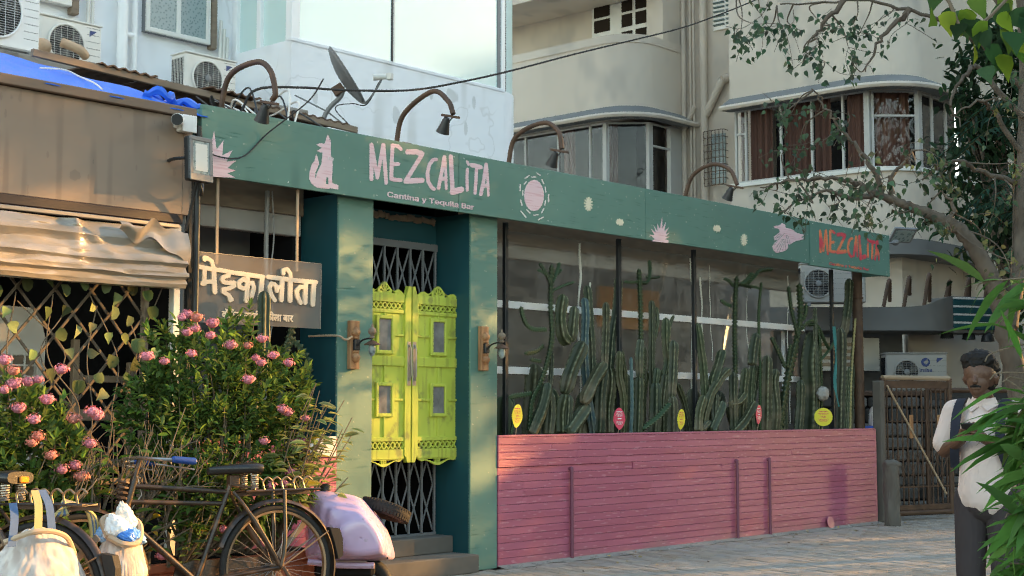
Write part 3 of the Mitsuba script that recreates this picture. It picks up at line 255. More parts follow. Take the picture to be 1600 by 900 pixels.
CACTI = [["e",0.16,[[0.0202,[[0.632,1.166],[0.66,1.437],[0.785,1.601],[0.884,1.805],[0.936,2.046],[0.942,2.324],[0.95,2.716]]],[0.0148,[[0.929,2.528],[0.872,2.617],[0.788,2.713]]],[0.0149,[[0.966,2.549],[1.059,2.686],[1.074,2.744]]],[0.0129,[[0.915,2.564],[0.844,2.624],[0.76,2.646]]],[0.0131,[[0.978,2.587],[1.059,2.649],[1.103,2.68]]],[0.0112,[[0.972,2.465],[1.146,2.523],[1.323,2.573]]],[0.0164,[[0.871,2.099],[0.661,2.099],[0.551,2.176],[0.524,2.302]]],[0.0164,[[0.842,1.95],[0.716,1.891],[0.578,1.869]]],[0.0146,[[0.813,1.803],[0.661,1.817]]],[0.018,[[0.688,1.509],[0.523,1.49],[0.362,1.471]]]]],["c",0.22,[[0.0486,[[1.153,1.142],[1.177,1.346],[1.213,1.514]]],[0.0567,[[1.213,1.514],[1.302,1.722],[1.498,2.013]]],[0.0417,[[1.339,2.007],[1.34,2.197],[1.38,2.351]]],[0.0451,[[1.274,1.995],[1.162,2.057],[1.137,2.244],[1.182,2.453]]],[0.0375,[[1.196,1.16],[1.218,1.346],[1.236,1.505]]]]],["b",0.3,[[0.0328,[[1.728,1.135],[1.639,1.596],[1.595,1.845],[1.603,2.077],[1.613,2.271],[1.615,2.449]]]]],["c",0.38,[[0.0332,[[1.766,1.133],[1.801,1.696],[1.78,2.282],[1.751,2.585]]]]],["c",0.13,[[0.0525,[[1.146,1.143],[1.308,1.272],[1.458,1.403]]],[0.0494,[[1.362,1.421],[1.52,1.63],[1.69,1.815]]]]],["c",0.26,[[0.0465,[[1.771,1.134],[1.805,1.501],[1.838,1.783]]],[0.0292,[[1.823,1.772],[1.842,2.182],[1.828,2.412]]]]],["c",0.3,[[0.0432,[[1.962,1.132],[1.986,1.385],[2.008,1.62],[2.022,1.778]]],[0.0357,[[2.014,1.66],[2.066,2.095],[2.144,2.396],[2.16,2.687]]],[0.0434,[[2.014,1.62],[2.094,1.681],[2.111,1.76]]]]],["c",0.12,[[0.0436,[[0.641,1.14],[0.766,1.383],[0.842,1.611]]]]],["c",0.2,[[0.0369,[[0.957,1.135],[0.98,1.346],[0.958,1.53]]],[0.0186,[[0.992,1.457],[1.022,1.679],[1.031,1.902]]]]],["c",0.22,[[0.0295,[[2.114,1.131],[2.095,1.464],[2.056,1.698],[2.048,1.944]]]]],["e",0.2,[[0.0143,[[0.433,1.141],[0.46,1.221],[0.447,1.284]]]]],["e",0.24,[[0.0201,[[2.38,1.147],[2.437,1.705],[2.436,2.107],[2.429,2.409],[2.394,2.786]]],[0.012,[[2.433,2.661],[2.299,2.638],[2.152,2.633]]],[0.0162,[[2.432,2.641],[2.55,2.659],[2.603,2.785],[2.615,2.893]]],[0.0102,[[2.551,2.71],[2.705,2.711],[2.826,2.735]]]]],["c",0.16,[[0.0396,[[2.248,1.129],[2.278,1.464],[2.287,1.701]]],[0.0338,[[2.284,1.681],[2.27,1.899],[2.312,2.069]]]]],["b",0.14,[[0.0137,[[2.13,1.131],[2.137,1.424],[2.149,1.879]]]]],["c",0.28,[[0.0277,[[2.188,1.129],[2.197,1.662],[2.148,1.968]]]]],["c",0.32,[[0.0286,[[2.74,1.142],[2.715,1.793],[2.719,2.12],[2.735,2.487]]],[0.0185,[[2.77,2.081],[2.8,2.268],[2.81,2.423]]],[0.0284,[[2.593,1.628],[2.603,1.831],[2.598,2.014]]]]],["c",0.24,[[0.0408,[[2.802,1.122],[2.789,1.427],[2.846,1.733]]],[0.037,[[2.87,1.713],[2.917,1.858],[2.882,2.062],[2.879,2.313]]],[0.0145,[[2.905,2.207],[2.959,2.292],[2.985,2.339]]]]],["c",0.18,[[0.049,[[2.867,1.122],[2.884,1.305],[2.867,1.508]]],[0.041,[[2.866,1.467],[2.903,1.794],[2.918,2.078]]]]],["c",0.26,[[0.0528,[[2.675,1.123],[2.699,1.345],[2.7,1.649]]],[0.0285,[[2.692,1.609],[2.726,1.792]]]]],["e",0.12,[[0.024,[[2.287,1.169],[2.554,1.286],[2.778,1.43]]]]],["c",0.34,[[0.0273,[[3.404,1.135],[3.336,1.429],[3.195,1.637]]]]],["c",0.24,[[0.036,[[3.609,1.113],[3.565,1.535],[3.512,1.852],[3.409,2.282]]]]],["c",0.16,[[0.0381,[[3.344,1.117],[3.498,1.471],[3.709,1.684],[3.922,1.8]]],[0.0426,[[3.613,1.619],[3.731,1.834],[3.819,2.011]]]]],["c",0.12,[[0.0374,[[3.232,1.139],[3.291,1.345],[3.374,1.512]]],[0.025,[[3.287,1.159],[3.342,1.2],[3.406,1.241]]]]],["c",0.14,[[0.0466,[[3.518,1.136],[3.671,1.324],[3.758,1.455]]],[0.0317,[[3.594,1.219],[3.616,1.387],[3.65,1.539]]]]],["e",0.26,[[0.0219,[[4.136,1.107],[4.185,1.825],[4.181,2.175],[4.195,2.615],[4.221,2.838]]],[0.0153,[[4.174,2.72],[4.076,2.762],[3.979,2.795]]],[0.0175,[[4.169,2.499],[4.051,2.519],[3.962,2.558]]],[0.0178,[[4.231,2.75],[4.375,2.749],[4.537,2.73]]],[0.0223,[[4.375,2.749],[4.466,2.815],[4.55,2.897]]]]],["e",0.24,[[0.02,[[4.298,2.749],[4.42,2.806],[4.512,2.893]]],[0.018,[[4.419,2.761],[4.544,2.859],[4.67,2.925],[4.914,2.963]]],[0.0134,[[4.62,1.101],[4.625,1.878],[4.639,2.416],[4.691,2.802]]],[0.0134,[[4.664,2.721],[4.582,2.732],[4.479,2.738]]]]],["c",0.13,[[0.0434,[[3.951,1.11],[4.169,1.237],[4.382,1.449]]]]],["c",0.2,[[0.0326,[[3.987,1.42],[4.144,1.442],[4.278,1.541]]],[0.039,[[4.038,1.108],[4.04,1.517],[4.074,1.777]]]]],["c",0.26,[[0.0396,[[4.296,1.104],[4.312,1.432],[4.354,1.828]]]]],["c",0.3,[[0.0334,[[4.543,1.101],[4.554,1.522],[4.579,1.856]]],[0.0291,[[4.568,1.433],[4.639,1.634],[4.662,1.869]]]]],["c",0.18,[[0.0442,[[4.375,1.86],[4.437,2.049],[4.482,2.217]]]]],["c",0.22,[[0.0537,[[4.712,1.1],[4.722,1.434],[4.73,1.746],[4.762,1.976]]]]],["c",0.16,[[0.0448,[[4.816,1.1],[4.816,1.389],[4.819,1.657],[4.841,1.826]]]]],["e",0.2,[[0.0342,[[4.952,1.098],[5.035,1.435],[5.165,1.754],[5.397,2.173]]],[0.0278,[[5.397,2.15],[5.473,2.455],[5.446,2.838]]],[0.0184,[[5.363,2.195],[5.253,2.49],[5.197,2.787]]],[0.0204,[[5.073,1.843],[4.958,2.021],[4.836,2.187]]],[0.0183,[[5.125,1.844],[5.173,2.005],[5.22,2.121]]],[0.0187,[[5.521,2.411],[5.56,2.506],[5.613,2.607]]]]],["c",0.28,[[0.0895,[[5.757,1.087],[5.791,1.555],[5.785,1.907],[5.908,2.29]]],[0.038,[[5.966,1.557],[5.98,1.96],[5.955,2.292]]]]],["c",0.14,[[0.0412,[[5.262,1.095],[5.326,1.436],[5.335,1.71]]]]],["c",0.26,[[0.0581,[[6.409,1.08],[6.427,1.537],[6.475,1.924],[6.482,2.361]]],[0.0417,[[6.537,2.266],[6.69,2.64],[6.713,2.982]]]]],["t",0.14,[[0.0121,[[6.483,1.081],[6.541,1.681],[6.617,2.095],[6.672,2.475]]]]],["c",0.3,[[0.0272,[[6.808,1.075],[6.867,1.786],[6.963,2.408],[6.935,2.955]]]]],["c",0.18,[[0.0241,[[6.449,1.081],[6.495,1.392],[6.564,1.888]]]]],["e",0.2,[[0.0166,[[5.673,2.359],[5.856,2.356],[5.989,2.195],[6.126,2.081]]],[0.0143,[[5.84,1.907],[6.029,2.007],[6.321,2.195]]],[0.0164,[[5.903,1.087],[5.933,1.673],[5.875,2.238],[5.788,2.4],[5.606,2.38],[5.49,2.293]]]]],["c",0.2,[[0.0211,[[5.765,1.088],[5.808,2.047],[5.808,2.571]]]]]]
VEG = {"FL":[[[-4.842,-1.08,1.583],[-4.973,-1.08,1.523],[-5.019,-1.08,1.511],[-5.097,-1.08,1.499],[-5.122,-1.08,1.57],[-5.192,-1.08,1.463],[-5.163,-1.08,1.629],[-4.89,-1.08,1.412],[-5.073,-1.08,1.361],[-4.982,-1.08,1.3],[-4.715,-1.08,1.302],[-4.633,-1.08,1.343],[-4.599,-1.08,1.32],[-4.943,-1.08,1.203],[-4.989,-1.08,1.168],[-4.88,-1.08,1.097],[-4.624,-1.08,1.158],[-4.708,-1.08,1.035],[-4.793,-1.08,1.012],[-4.681,-1.08,0.972]],[[-3.936,-1.05,1.948],[-3.897,-1.05,1.926],[-3.987,-1.05,1.922],[-3.785,-1.05,1.895],[-3.896,-1.05,1.858],[-3.957,-1.05,1.832],[-3.798,-1.05,1.818],[-3.892,-1.05,1.703],[-4.226,-1.05,1.678],[-4.125,-1.05,1.649],[-3.498,-1.05,1.764],[-3.614,-1.05,1.764],[-3.354,-1.05,1.814],[-3.399,-1.05,1.688],[-3.367,-1.05,1.66],[-3.258,-1.05,1.709],[-3.155,-1.05,1.661],[-3.478,-1.05,1.547],[-3.22,-1.05,1.358],[-3.16,-1.05,1.337],[-2.997,-1.05,1.299],[-4.083,-1.05,0.471],[-3.665,-1.05,0.606],[-3.078,-1.05,0.938],[-3.158,-1.05,0.87],[-3.264,-1.05,0.862],[-3.347,-1.05,1.152]]],"TC":[[-2.271,5.158],[-2.489,5.065],[-2.644,4.909],[-2.022,5.22],[-1.804,5.065],[-1.649,4.878],[-1.462,4.971],[-1.307,5.158],[-1.524,4.722],[-1.151,5.251],[-1.898,4.847],[-2.178,4.971],[-2.333,5.282],[-1.711,5.282],[-1.431,5.189],[-1.027,5.065],[-2.24,4.162],[-2.084,4.256],[-1.929,4.007],[-1.773,4.318],[-1.68,4.038],[-1.556,4.287],[-2.147,3.914],[-1.991,3.789],[-2.24,3.571],[-2.053,3.478],[-2.116,3.291],[-1.867,3.478],[-1.587,3.54],[-1.4,3.447],[-1.244,3.354],[-1.524,3.26],[-1.649,3.198],[-1.151,3.198],[-1.307,3.136],[-0.964,3.291],[-0.778,3.198],[-0.653,3.167],[-0.84,3.789],[-0.716,3.696],[-0.591,3.665],[-0.964,3.882],[-0.467,3.571],[-1.151,3.665],[-1.431,3.696],[-1.773,3.696],[-0.031,4.411],[0.093,4.66],[0.031,2.731],[0.124,2.98],[-0.062,3.291],[-0.156,3.011],[0.093,3.478],[0.0,3.727],[0.081,2.42]],"BIG":[[-3.654,-5.916,3.008],[-3.612,-5.957,2.963],[-3.589,-5.99,3.016],[-3.558,-6.016,2.95],[-3.507,-6.078,2.997],[-3.467,-6.125,3.016],[-3.444,-6.136,2.896],[-3.526,-6.041,2.87],[-3.488,-6.078,2.83]]}
# ================================================================ ground
def sheet(x0, y0, x1, y1, z): return np.array([[x0, y0, z], [x1, y0, z], [x1, y1, z], [x0, y1, z]], float), np.array([[0, 1, 2], [0, 2, 3]])
struct('ground', sheet(-120, -120, 120, 120, -.06), 'asphalt')
struct('pavement', sheet(-14, -7, 30, 12, -.014), 'sand_joint')
rng = np.random.default_rng(5)
def pavers():
    reg = Polygon([(-2.2, .1), (-1.6, -1.6), (2.0, -4.6), (9, -3.2), (15, 2.6), (8.2, 2.6), (6.9, .3), (6.8, -.0), (-.2, -.0)])
    a = math.radians(73); e1, e2 = np.array([math.cos(a), math.sin(a)]), np.array([-math.sin(a), math.cos(a)])
    out = []
    for i in range(-60, 80):
        for j in range(-150, 30):
            c = e1 * (i * .205 + .1025 * (j % 2)) + e2 * (j * .105)
            if reg.contains(Point(c)): out.append(c)
    out.sort(key=lambda c: math.hypot(c[0] + 9.236, c[1] + 8.502))
    rest = MB()
    for k, c in enumerate(out):
        g = rng.normal(0, .018); w = rng.uniform(-.01, .01); big = float(meshkit.fbm(np.array([[c[0] * .7, c[1] * .7, 3.]]))[0] - .5) * .09
        col = np.clip(np.array([.285, .245, .203]) + g + big + np.array([w, 0, -w]), .05, .6)
        z = rng.uniform(-.004, .003); tl = rng.normal(0, .006, 2)
        hx, hy, b = .0995, .0495, .006
        v = []
        for (X, Y, Z) in [(-hx, -hy, -.014), (hx, -hy, -.014), (hx, hy, -.014), (-hx, hy, -.014), (-hx, -hy, -b), (hx, -hy, -b), (hx, hy, -b), (-hx, hy, -b), (-hx + b, -hy + b, 0), (hx - b, -hy + b, 0), (hx - b, hy - b, 0), (-hx + b, hy - b, 0)]:
            p = c + e1 * X + e2 * Y; v.append((p[0], p[1], Z + (z + tl[0] * X + tl[1] * Y if Z > -.013 else 0)))
        f = [[8, 9, 10, 11]] + [[s + i, s + (i + 1) % 4, s + 4 + (i + 1) % 4, s + 4 + i] for s in (0, 4) for i in range(4)]
        if k < 300: part('pavement', 'paver', MB().raw(v, f, col), 'paver')
        else: rest.raw(v, f, col)
    part('pavement', 'far_paver', rest, 'paver', stuff=True)
pavers()
# crumbled mortar and grit along the foot of the planter wall
m = MB()
for i in range(420):
    x = rng.uniform(.05, 6.75); r = rng.uniform(.006, .022) * (1.5 if rng.random() < .15 else 1)
    ic = trimesh.creation.icosphere(0, r); v = np.array(ic.vertices) * rng.uniform(.6, 1.2, 3) * [1, 1, .6]
    m.raw(v + [x, -.035 - abs(rng.normal(0, .035)), r * .25], ic.faces, np.array([.27, .25, .22]) * rng.uniform(.7, 1.25))
k = one('rubble', 'line of crumbled mortar and grit along the foot of the pink wall', 'rubble', m, 'vcol'); labels[k]['kind'] = 'stuff'
struct('mortar_strip', MB().raw(*(lambda xs: (np.array([[x, -.025, .022] for x in xs] + [[x, -.13 - .05 * math.sin(x * 7) * math.sin(x * 2.3), .003] for x in xs]), np.array([[i, i + 1, i + 41, i + 40] for i in range(39)])))(np.linspace(0.0, 6.8, 40))).get()[:2], 'concrete')

# ================================================================ the cantina
R = thing('cantina_front', 'single-storey green and pink cantina front with a long painted fascia above cactus-filled windows', 'restaurant')
# fascia boards
J = [-3.195, -.56, 2.07, 5.19, 7.10]
boards = []
for i in range(4):
    pr = .014 if i == 3 else 0
    k = part(R, 'fascia_board', MB().box(J[i] + .003, -.10 - pr, 3.025 - .02 * (i == 3), J[i + 1] - .003, -.072, 3.53 + (.0 if i < 3 else -.012), .003), 'green_paint')
    boards.append(k)
labels.setdefault(boards[3], {})['label'] = 'weathered fascia board with red lettering at the right end'
part(R, 'fascia_return', MB().box(7.07, -.07, 3.02, 7.1, .4, 3.5), 'green_paint'); part(R, 'fascia_return', MB().box(-3.19, -.07, 3.03, -3.16, .3, 3.5), 'green_paint')
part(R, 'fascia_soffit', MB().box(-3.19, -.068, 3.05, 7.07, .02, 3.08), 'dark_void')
def mural(parent, name, poly, bsdf, label=None, y=-.1022, y1=-.099):
    return part(parent, name, MB().prism(poly, y, y1), bsdf, label=label)
for k_, d in DATA['letters'].items(): mural(boards[1] if k_ in ('i', 'T', 'A2') else boards[0] if k_ in 'MEZCA' else boards[1], 'painted_letter', polys(d), 'pink_print')
mural(boards[0], 'painted_agave', polys(DATA['agave']), 'pink_print', 'pink painted agave at the left end of the fascia')
mural(boards[0], 'painted_coyote', polys(DATA['coyote']), 'pink_print', 'pink painted howling coyote')
m = MB()
for dx in (0, .022, .044): m.obox((-2.012 + dx, -.105, 3.292 - .004 * dx), (.004, .002, .012))
part(boards[0], 'painted_collar', m, 'white_print')
sun = polys(DATA['sun']); mural(boards[1], 'painted_sun', sun, 'pink_print', 'pink painted sun disc'); mural(boards[1], 'painted_ray', polys(DATA['rays']), 'white_print')
mural(boards[1], 'painted_star', polys(DATA['flower']), 'cream_print'); mural(boards[1], 'painted_diamond', polys(DATA['zig']), 'cream_print')
mural(boards[2], 'painted_agave', polys(DATA['agave2']), 'pink_print', 'pink painted agave at the middle of the fascia')
mural(boards[2], 'painted_star', polys(DATA['flower2']), 'cream_print'); mural(boards[2], 'painted_diamond', polys(DATA['zig2']), 'cream_print')
mural(boards[2], 'painted_bird', polys(DATA['bird']), 'pink_print', 'pink painted bird with fanned wing')
def text_xz(s, x0, x1, z0, h, y, bsdf, parent, name, depth=.004):
    t = meshkit.text_mesh(s, h, depth, bold=True); v = np.array(t.vertices); w = v[:, 0].max()
    v2 = np.stack([x0 + v[:, 0] * (x1 - x0) / w, y - v[:, 2], z0 + v[:, 1]], 1)
    return part(parent, name, MB().raw(v2, t.faces), bsdf, stuff=True)
text_xz('Cantina y Tequila Bar', -1.394, -.376, 3.063, .041, -.0985, 'pink_print', boards[0], 'painted_text')
A = shapely.union_all([polys(d) for d in DATA['letters'].values()])
b = A.bounds; sx, sz = (6.83 - 5.39) / (b[2] - b[0]), (3.455 - 3.155) / (b[3] - b[1])
A = affinity.affine_transform(A, [sx, 0, 0, sz, 5.39 - b[0] * sx, 3.155 - b[1] * sz])
rr = np.random.default_rng(2)      # weathered: scratches through the lettering
scr = shapely.union_all([LineString([(x, z), (x + rr.normal(0, .01), z + rr.uniform(.03, .12))]).buffer(rr.uniform(.002, .006)) for x, z in zip(rr.uniform(5.39, 6.83, 70), rr.uniform(3.12, 3.4, 70))][:38])
mural(boards[3], 'painted_letter', A.buffer(.004).difference(scr), 'red_print', 'weathered red painted lettering', -.1162, -.113)
text_xz('Cantina y Tequila Bar', 5.60, 6.56, 3.042, .030, -.113, 'red_print', boards[3], 'painted_text')
# screws
m = MB()
for x in (-3.1, -2.4, -1.5, -.62, -.5, .6, 1.4, 2.0, 2.14, 3.3, 4.4, 5.1, 5.25, 6.2, 7.0):
    for z in (3.06, 3.49): m.ell((x, -.1 - (.014 if x > 5.2 else 0), z), (.006, .003, .006), n=5)
part(R, 'screws', m, 'off_white', stuff=True)
# roof, inside and dark passage
part(R, 'roof', MB().box(-1.9, -.06, 3.36, .03, 4.4, 3.42), 'concrete'); part(R, 'added_roof_cloth', MB().raw(*grid(30, 14, lambda a, b: (.03 + 7.03 * a, .05 + 4.3 * b, 3.33 + .03 * math.sin(a * 40) * math.sin(3.14 * b)))), 'awning_cloth', True); part(R, 'added_roof_cloth', MB().raw(*grid(8, 8, lambda a, b: (-3.16 + 1.25 * a, .05 + 4.3 * b, 3.34))), 'awning_cloth', True)  # translucent cloth instead of solid roof, added to let daylight into the interior
part(R, 'valance', MB().box(.03, .585, 2.93, 6.1, .60, 3.30, .004), 'wood_old'); part(R, 'valance', MB().box(-3.16, .39, 2.90, -1.84, .405, 3.30, .004), 'wood_old')
part(R, 'back_wall', MB().box(.05, 2.3, 0, 8.2, 2.4, 3.36), 'stone_tile')
part(R, 'orange_panel', MB().box(4.3, 2.24, 2.35, 5.5, 2.3, 2.85, .004), 'orange_wall')  # plain orange panel on the inner back wall
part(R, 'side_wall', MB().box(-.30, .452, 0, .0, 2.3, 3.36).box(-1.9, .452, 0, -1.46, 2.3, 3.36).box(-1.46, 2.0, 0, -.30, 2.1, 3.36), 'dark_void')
part(R, 'inner_floor', MB().box(.0, .6, 0, 8.2, 2.3, .1).box(-3.2, .5, 0, -1.9, 2.3, .1), 'concrete')
part(R, 'beam', MB().box(.03, .62, 2.80, 6.2, .74, 3.02, .006), 'pale_beam'); part(R, 'beam', MB().box(-3.2, .42, 2.74, -1.84, .50, 2.96, .006), 'pale_beam')
part(R, 'window_back', MB().box(-3.2, 1.0, 0, -1.9, 1.1, 3.3), 'grey_render')
for z in (2.30, 1.69): part(R, 'white_rail', MB().box(.04, .425, z, 5.95, .437, z + .068, .003), 'white_paint')
# columns
for i, (x0, x1) in enumerate(((-1.82, -1.45), (-.32, .02))):
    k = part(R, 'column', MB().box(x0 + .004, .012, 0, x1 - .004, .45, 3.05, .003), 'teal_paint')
    part(k, 'front_board', MB().box(x0, -.010, .0, x1, .012, 3.05, .004), 'green_paint')
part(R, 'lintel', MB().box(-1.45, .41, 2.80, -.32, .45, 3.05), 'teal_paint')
m = MB()
for i in range(26): m.obox((-1.43 + i * .042, .39 + rng.normal(0, .004), 3.0 + rng.normal(0, .006)), (.024, .006, .02 + .01 * rng.random()), roty(rng.normal(0, .2)))
part(R, 'torn_edge', m, 'wood_old')
part(R, 'doorstep', MB().box(-2.1, -.125, 0, -.325, .46, .15, .008), 'step_stone'); part(R, 'doorstep', MB().box(-1.448, .18, .15, -.325, .46, .29, .008), 'step_stone')
m = MB().box(-1.445, .13, .29, -.325, .17, .302)
# folding grille
G = part(R, 'folding_grille', MB().box(-1.45, .385, .29, -.33, .415, .31).box(-1.45, .38, 2.74, -.33, .42, 2.80), 'grey_metal')
nb = 8; gx = np.linspace(-1.42, -.36, nb)
for i, x in enumerate(gx):
    part(G, 'upright', MB().box(x - .009, .372, .31, x + .009, .392, 2.74, .002), 'grey_metal')
    if i < nb - 1:
        for z0 in np.arange(.33, 2.6, .40):
            for s in (0, 1):
                a, b_ = (z0, z0 + .40) if s == 0 else (z0 + .40, z0)
                p0, p1 = np.array([x, 0, a]), np.array([gx[i + 1], 0, b_]); d = p1 - p0; L = np.linalg.norm(d)
                part(G, 'cross_strip', MB().obox((p0 + p1) / 2 + [0, .397 + .006 * s, 0], (L / 2, .0025, .0085), roty(-math.atan2(d[2], d[0]))), 'grey_metal')
# saloon doors
def saloon(x0, x1, hinge_right):
    D = part(R, 'saloon_door', MB().box(x0 + .01, .172, 1.12, x1 - .01, .184, 2.165), 'lime_paint')
    W = x1 - x0; y0, y1 = .155, .195; s = .068
    inner, outer = (x0, x1) if hinge_right else (x1, x0); sg = 1 if hinge_right else -1
    def stile(xa, sgn, tall):
        pts = [(xa, .925), (xa, 2.33 + .055 * tall)]
        pts += [(xa + sgn * .028, 2.335 + .055 * tall), (xa + sgn * .045, 2.31 + .03 * tall), (xa + sgn * s, 2.275), (xa + sgn * s, .985), (xa + sgn * .05, .965), (xa + sgn * .035, .925)]
        return Polygon(pts).buffer(.003).buffer(-.003)
    part(D, 'stile', MB().prism(stile(inner, sg, 1), y0 - .004, y1), 'lime_paint'); part(D, 'stile', MB().prism(stile(outer, -sg, .6), y0, y1), 'lime_paint')
    a, b = x0 + s, x1 - s
    for z0, z1 in ((2.245, 2.315), (2.155, 2.188), (1.72, 1.80), (1.10, 1.135), (.955, 1.035)): part(D, 'rail', MB().box(a, y0 + .002, z0, b, y1, z1, .003), 'lime_paint')
    cx = (a + b) / 2
    # pediment with a fan, cut through
    t = np.linspace(0, 1, 30); L = (b - a) / 2
    prof = [(cx - L + 2 * L * u, 2.315 + .022 + .075 * math.exp(-((u - .5) / .13) ** 2) + .018 * math.cos((u - .5) * 18) * (abs(u - .5) > .25)) for u in t]
    ped = Polygon([(cx - L, 2.31)] + prof + [(cx + L, 2.31)])
    cut = shapely.union_all([Polygon([(cx + .012 * math.cos(w), 2.325 + .012 * math.sin(w)), (cx + .055 * math.cos(w - .17), 2.327 + .062 * math.sin(w - .17)), (cx + .055 * math.cos(w + .17), 2.327 + .062 * math.sin(w + .17))]) for w in np.linspace(.35, math.pi - .35, 5)] +
                            [Polygon([(cx + q * .075, 2.322), (cx + q * .12, 2.322), (cx + q * .082, 2.35)]) for q in (-1, 1)])
    part(D, 'pediment', MB().prism(ped.difference(cut), .165, .185), 'lime_paint')
    for z0, z1 in ((2.188, 2.245), (1.035, 1.10)):      # ring and diamond fretwork
        g = []; n = 9; h = (z1 - z0) / 2; zc = (z0 + z1) / 2
        for i in range(n):
            X = a + (i + .5) * (b - a) / n; w = (b - a) / n / 2
            sh = Point(0, 0).buffer(1, quad_segs=5) if i % 2 == 0 else Polygon([(1.25, 0), (0, 1.15), (-1.25, 0), (0, -1.15)])
            o = affinity.translate(affinity.scale(sh, w * 1.08, h * .95), X, zc); q = affinity.translate(affinity.scale(sh, w * .62, h * .58), X, zc); g.append(o.difference(q))
        part(D, 'fretwork', MB().prism(shapely.union_all(g).intersection(shapely.box(a, z0, b, z1)), .163, .186), 'lime_paint')
        part(D, 'fret_backing', MB().box(a, .187, z0, b, .189, z1), 'dark_void')
    for z0, z1, pz in ((1.83, 2.12, 'pane_grey'), (1.315, 1.57, 'pane_grey')):
        w = .088
        part(D, 'pane', MB().box(cx - w + .015, .166, z0 + .015, cx + w - .015, .1715, z1 - .015), pz)
        for q in ((cx - w - .014, z0 - .014, cx - w + .016, z1 + .014), (cx + w - .016, z0 - .014, cx + w + .014, z1 + .014), (cx - w + .016, z1 - .016, cx + w - .016, z1 + .014), (cx - w + .016, z0 - .014, cx + w - .016, z0 + .016)):
            part(D, 'pane_frame', MB().box(q[0], .148, q[1], q[2], .172, q[3], .004), 'lime_paint')
        zt, zb = (2.155, 1.80) if z0 > 1.6 else (1.72, 1.135); zm = (z0 + z1) / 2
        m = MB().box(cx - .009, .158, z1 + .014, cx + .009, .172, zt, .003).box(cx - .009, .158, zb, cx + .009, .172, z0 - .014, .003)
        m.box(a, .158, zm - .010, cx - w - .014, .172, zm + .010, .003).box(cx + w + .014, .158, zm - .010, b, .172, zm + .010, .003)
        part(D, 'moulding', m, 'lime_paint')
    u = np.linspace(0, 1, 40); pz = [(a + (b - a) * q, .955 - .012 - .05 * math.exp(-((q - .5) / .2) ** 2) + .012 * math.cos(q * 25) * (abs(q - .5) > .3)) for q in u]
    ap = Polygon([(a, .96)] + pz + [(b, .96)])
    cut = shapely.union_all([Polygon([(cx + q * .028, .948), (cx + q * .14, .948), (cx + q * .028, .916)]) for q in (-1, 1)] + [shapely.box(cx - .018, .917, cx - .006, .948), shapely.box(cx + .006, .917, cx + .018, .948)])
    part(D, 'apron', MB().prism(ap.difference(cut), .165, .185), 'lime_paint')
    hx = inner + sg * .022
    part(D, 'push_plate', MB().box(hx - .022, .146, 1.56, hx + .018, .151, 1.925, .002).tube([(hx, .146, 1.6), (hx, .128, 1.64), (hx, .128, 1.86), (hx, .146, 1.9)], .006), 'steel', 30)
    part(D, 'hinge', MB().box(outer - .006, .15, 2.02, outer + .012, .19, 2.17, .004).box(outer - .006, .15, .98, outer + .012, .19, 1.12, .004), 'black_metal')
saloon(-1.445, -.868, False); saloon(-.852, -.215, True)
# pink planks
PB = part(R, 'planter_box', MB().box(.022, .0, 0, 6.79, .02, 1.135).box(-3.2, 0, 0, -1.822, .02, 1.135).box(.03, .02, 1.0, 6.78, .56, 1.06).box(.022, .56, 0, 6.79, .6, 1.13).box(6.76, .02, 0, 6.79, .56, 1.13), 'plank_gap')
part(PB, 'soil', MB().box(.05, .03, 1.061, 6.75, .555, 1.085), 'dark_void')
rp = np.random.default_rng(11); H = .0652
def planks(X0, X1, joints):
    for r in range(17):
        xs = [X0] + sorted(joints(r)) + [X1]
        for a, b in zip(xs[:-1], xs[1:]):
            ins = .012 if (r == 12 and b < 2.3 and X0 > 0) else rp.uniform(-.0015, .0015)
            part(PB, 'plank', MB().box(a + .0012, -.020 + ins, r * H + .012 + .0016, b - .0012, -.001, (r + 1) * H + .012 - .0014, .0022), 'pink_paint')
planks(.022, 6.795, lambda r: {12: [1.95], 4: [2.55, 5.0], 3: [3.12], 2: [3.12], 1: [3.12], 0: [3.12, 5.1]}.get(r, [float(x) for x in (np.array([1.2, 3.3, 5.2]) + rp.uniform(-.9, .9, 3))][: 2 + r % 2]))
planks(-3.2, -1.822, lambda r: [-2.5 + rp.uniform(-.5, .5)] if r % 3 == 0 else [])
part(PB, 'coping', MB().box(.022, -.024, 1.121, 6.797, .02, 1.140, .003).box(-3.2, -.024, 1.121, -1.822, .02, 1.14, .003), 'pink_paint')
part(PB, 'patch_board', MB().box(6.797, -.02, .012, 6.83, .5, 1.13, .003), 'pink_paint')
for x in (.99, 3.725, 4.36):
    one('handrail', {.99: 'thin pink upright pipe fixed to the planter wall, nearest the doorway', 3.725: 'thin pink upright pipe fixed to the planter wall, middle of the three', 4.36: 'thin pink upright pipe fixed to the planter wall, farthest right of the three'}[x], 'pipe',
        MB().tube(spl([(x, -.018, .82), (x, -.038, .828), (x, -.044, .81), (x, -.045, .7), (x, -.045, .05), (x, -.04, .012)], 6), .017, 10), 'pipe_paint', 40, 'upright pipes on the planter wall')
one('round_disc', 'round pink disc leaning against the foot of the planter wall', 'disc', MB().lathe([(0, 0), (.07, 0), (.075, .008), (.07, .016), (0, .016)], (5.63, -.05, .07), rotx(math.radians(78))), 'pink_paint', 30)
# posts
for x in (.41, 2.09, 3.39, 6.29): part(R, 'window_post', MB().box(x - .021, .23, 1.08, x + .021, .27, 3.06, .003), 'black_metal')
part(R, 'corner_pole', MB().tube([(6.93, .25, 0), (6.93, .25, 3.1)], .062, 16).torus((6.93, .25, 2.75), .064, .012, (0, 0, 1), 20, 6), 'rust_metal', 40)
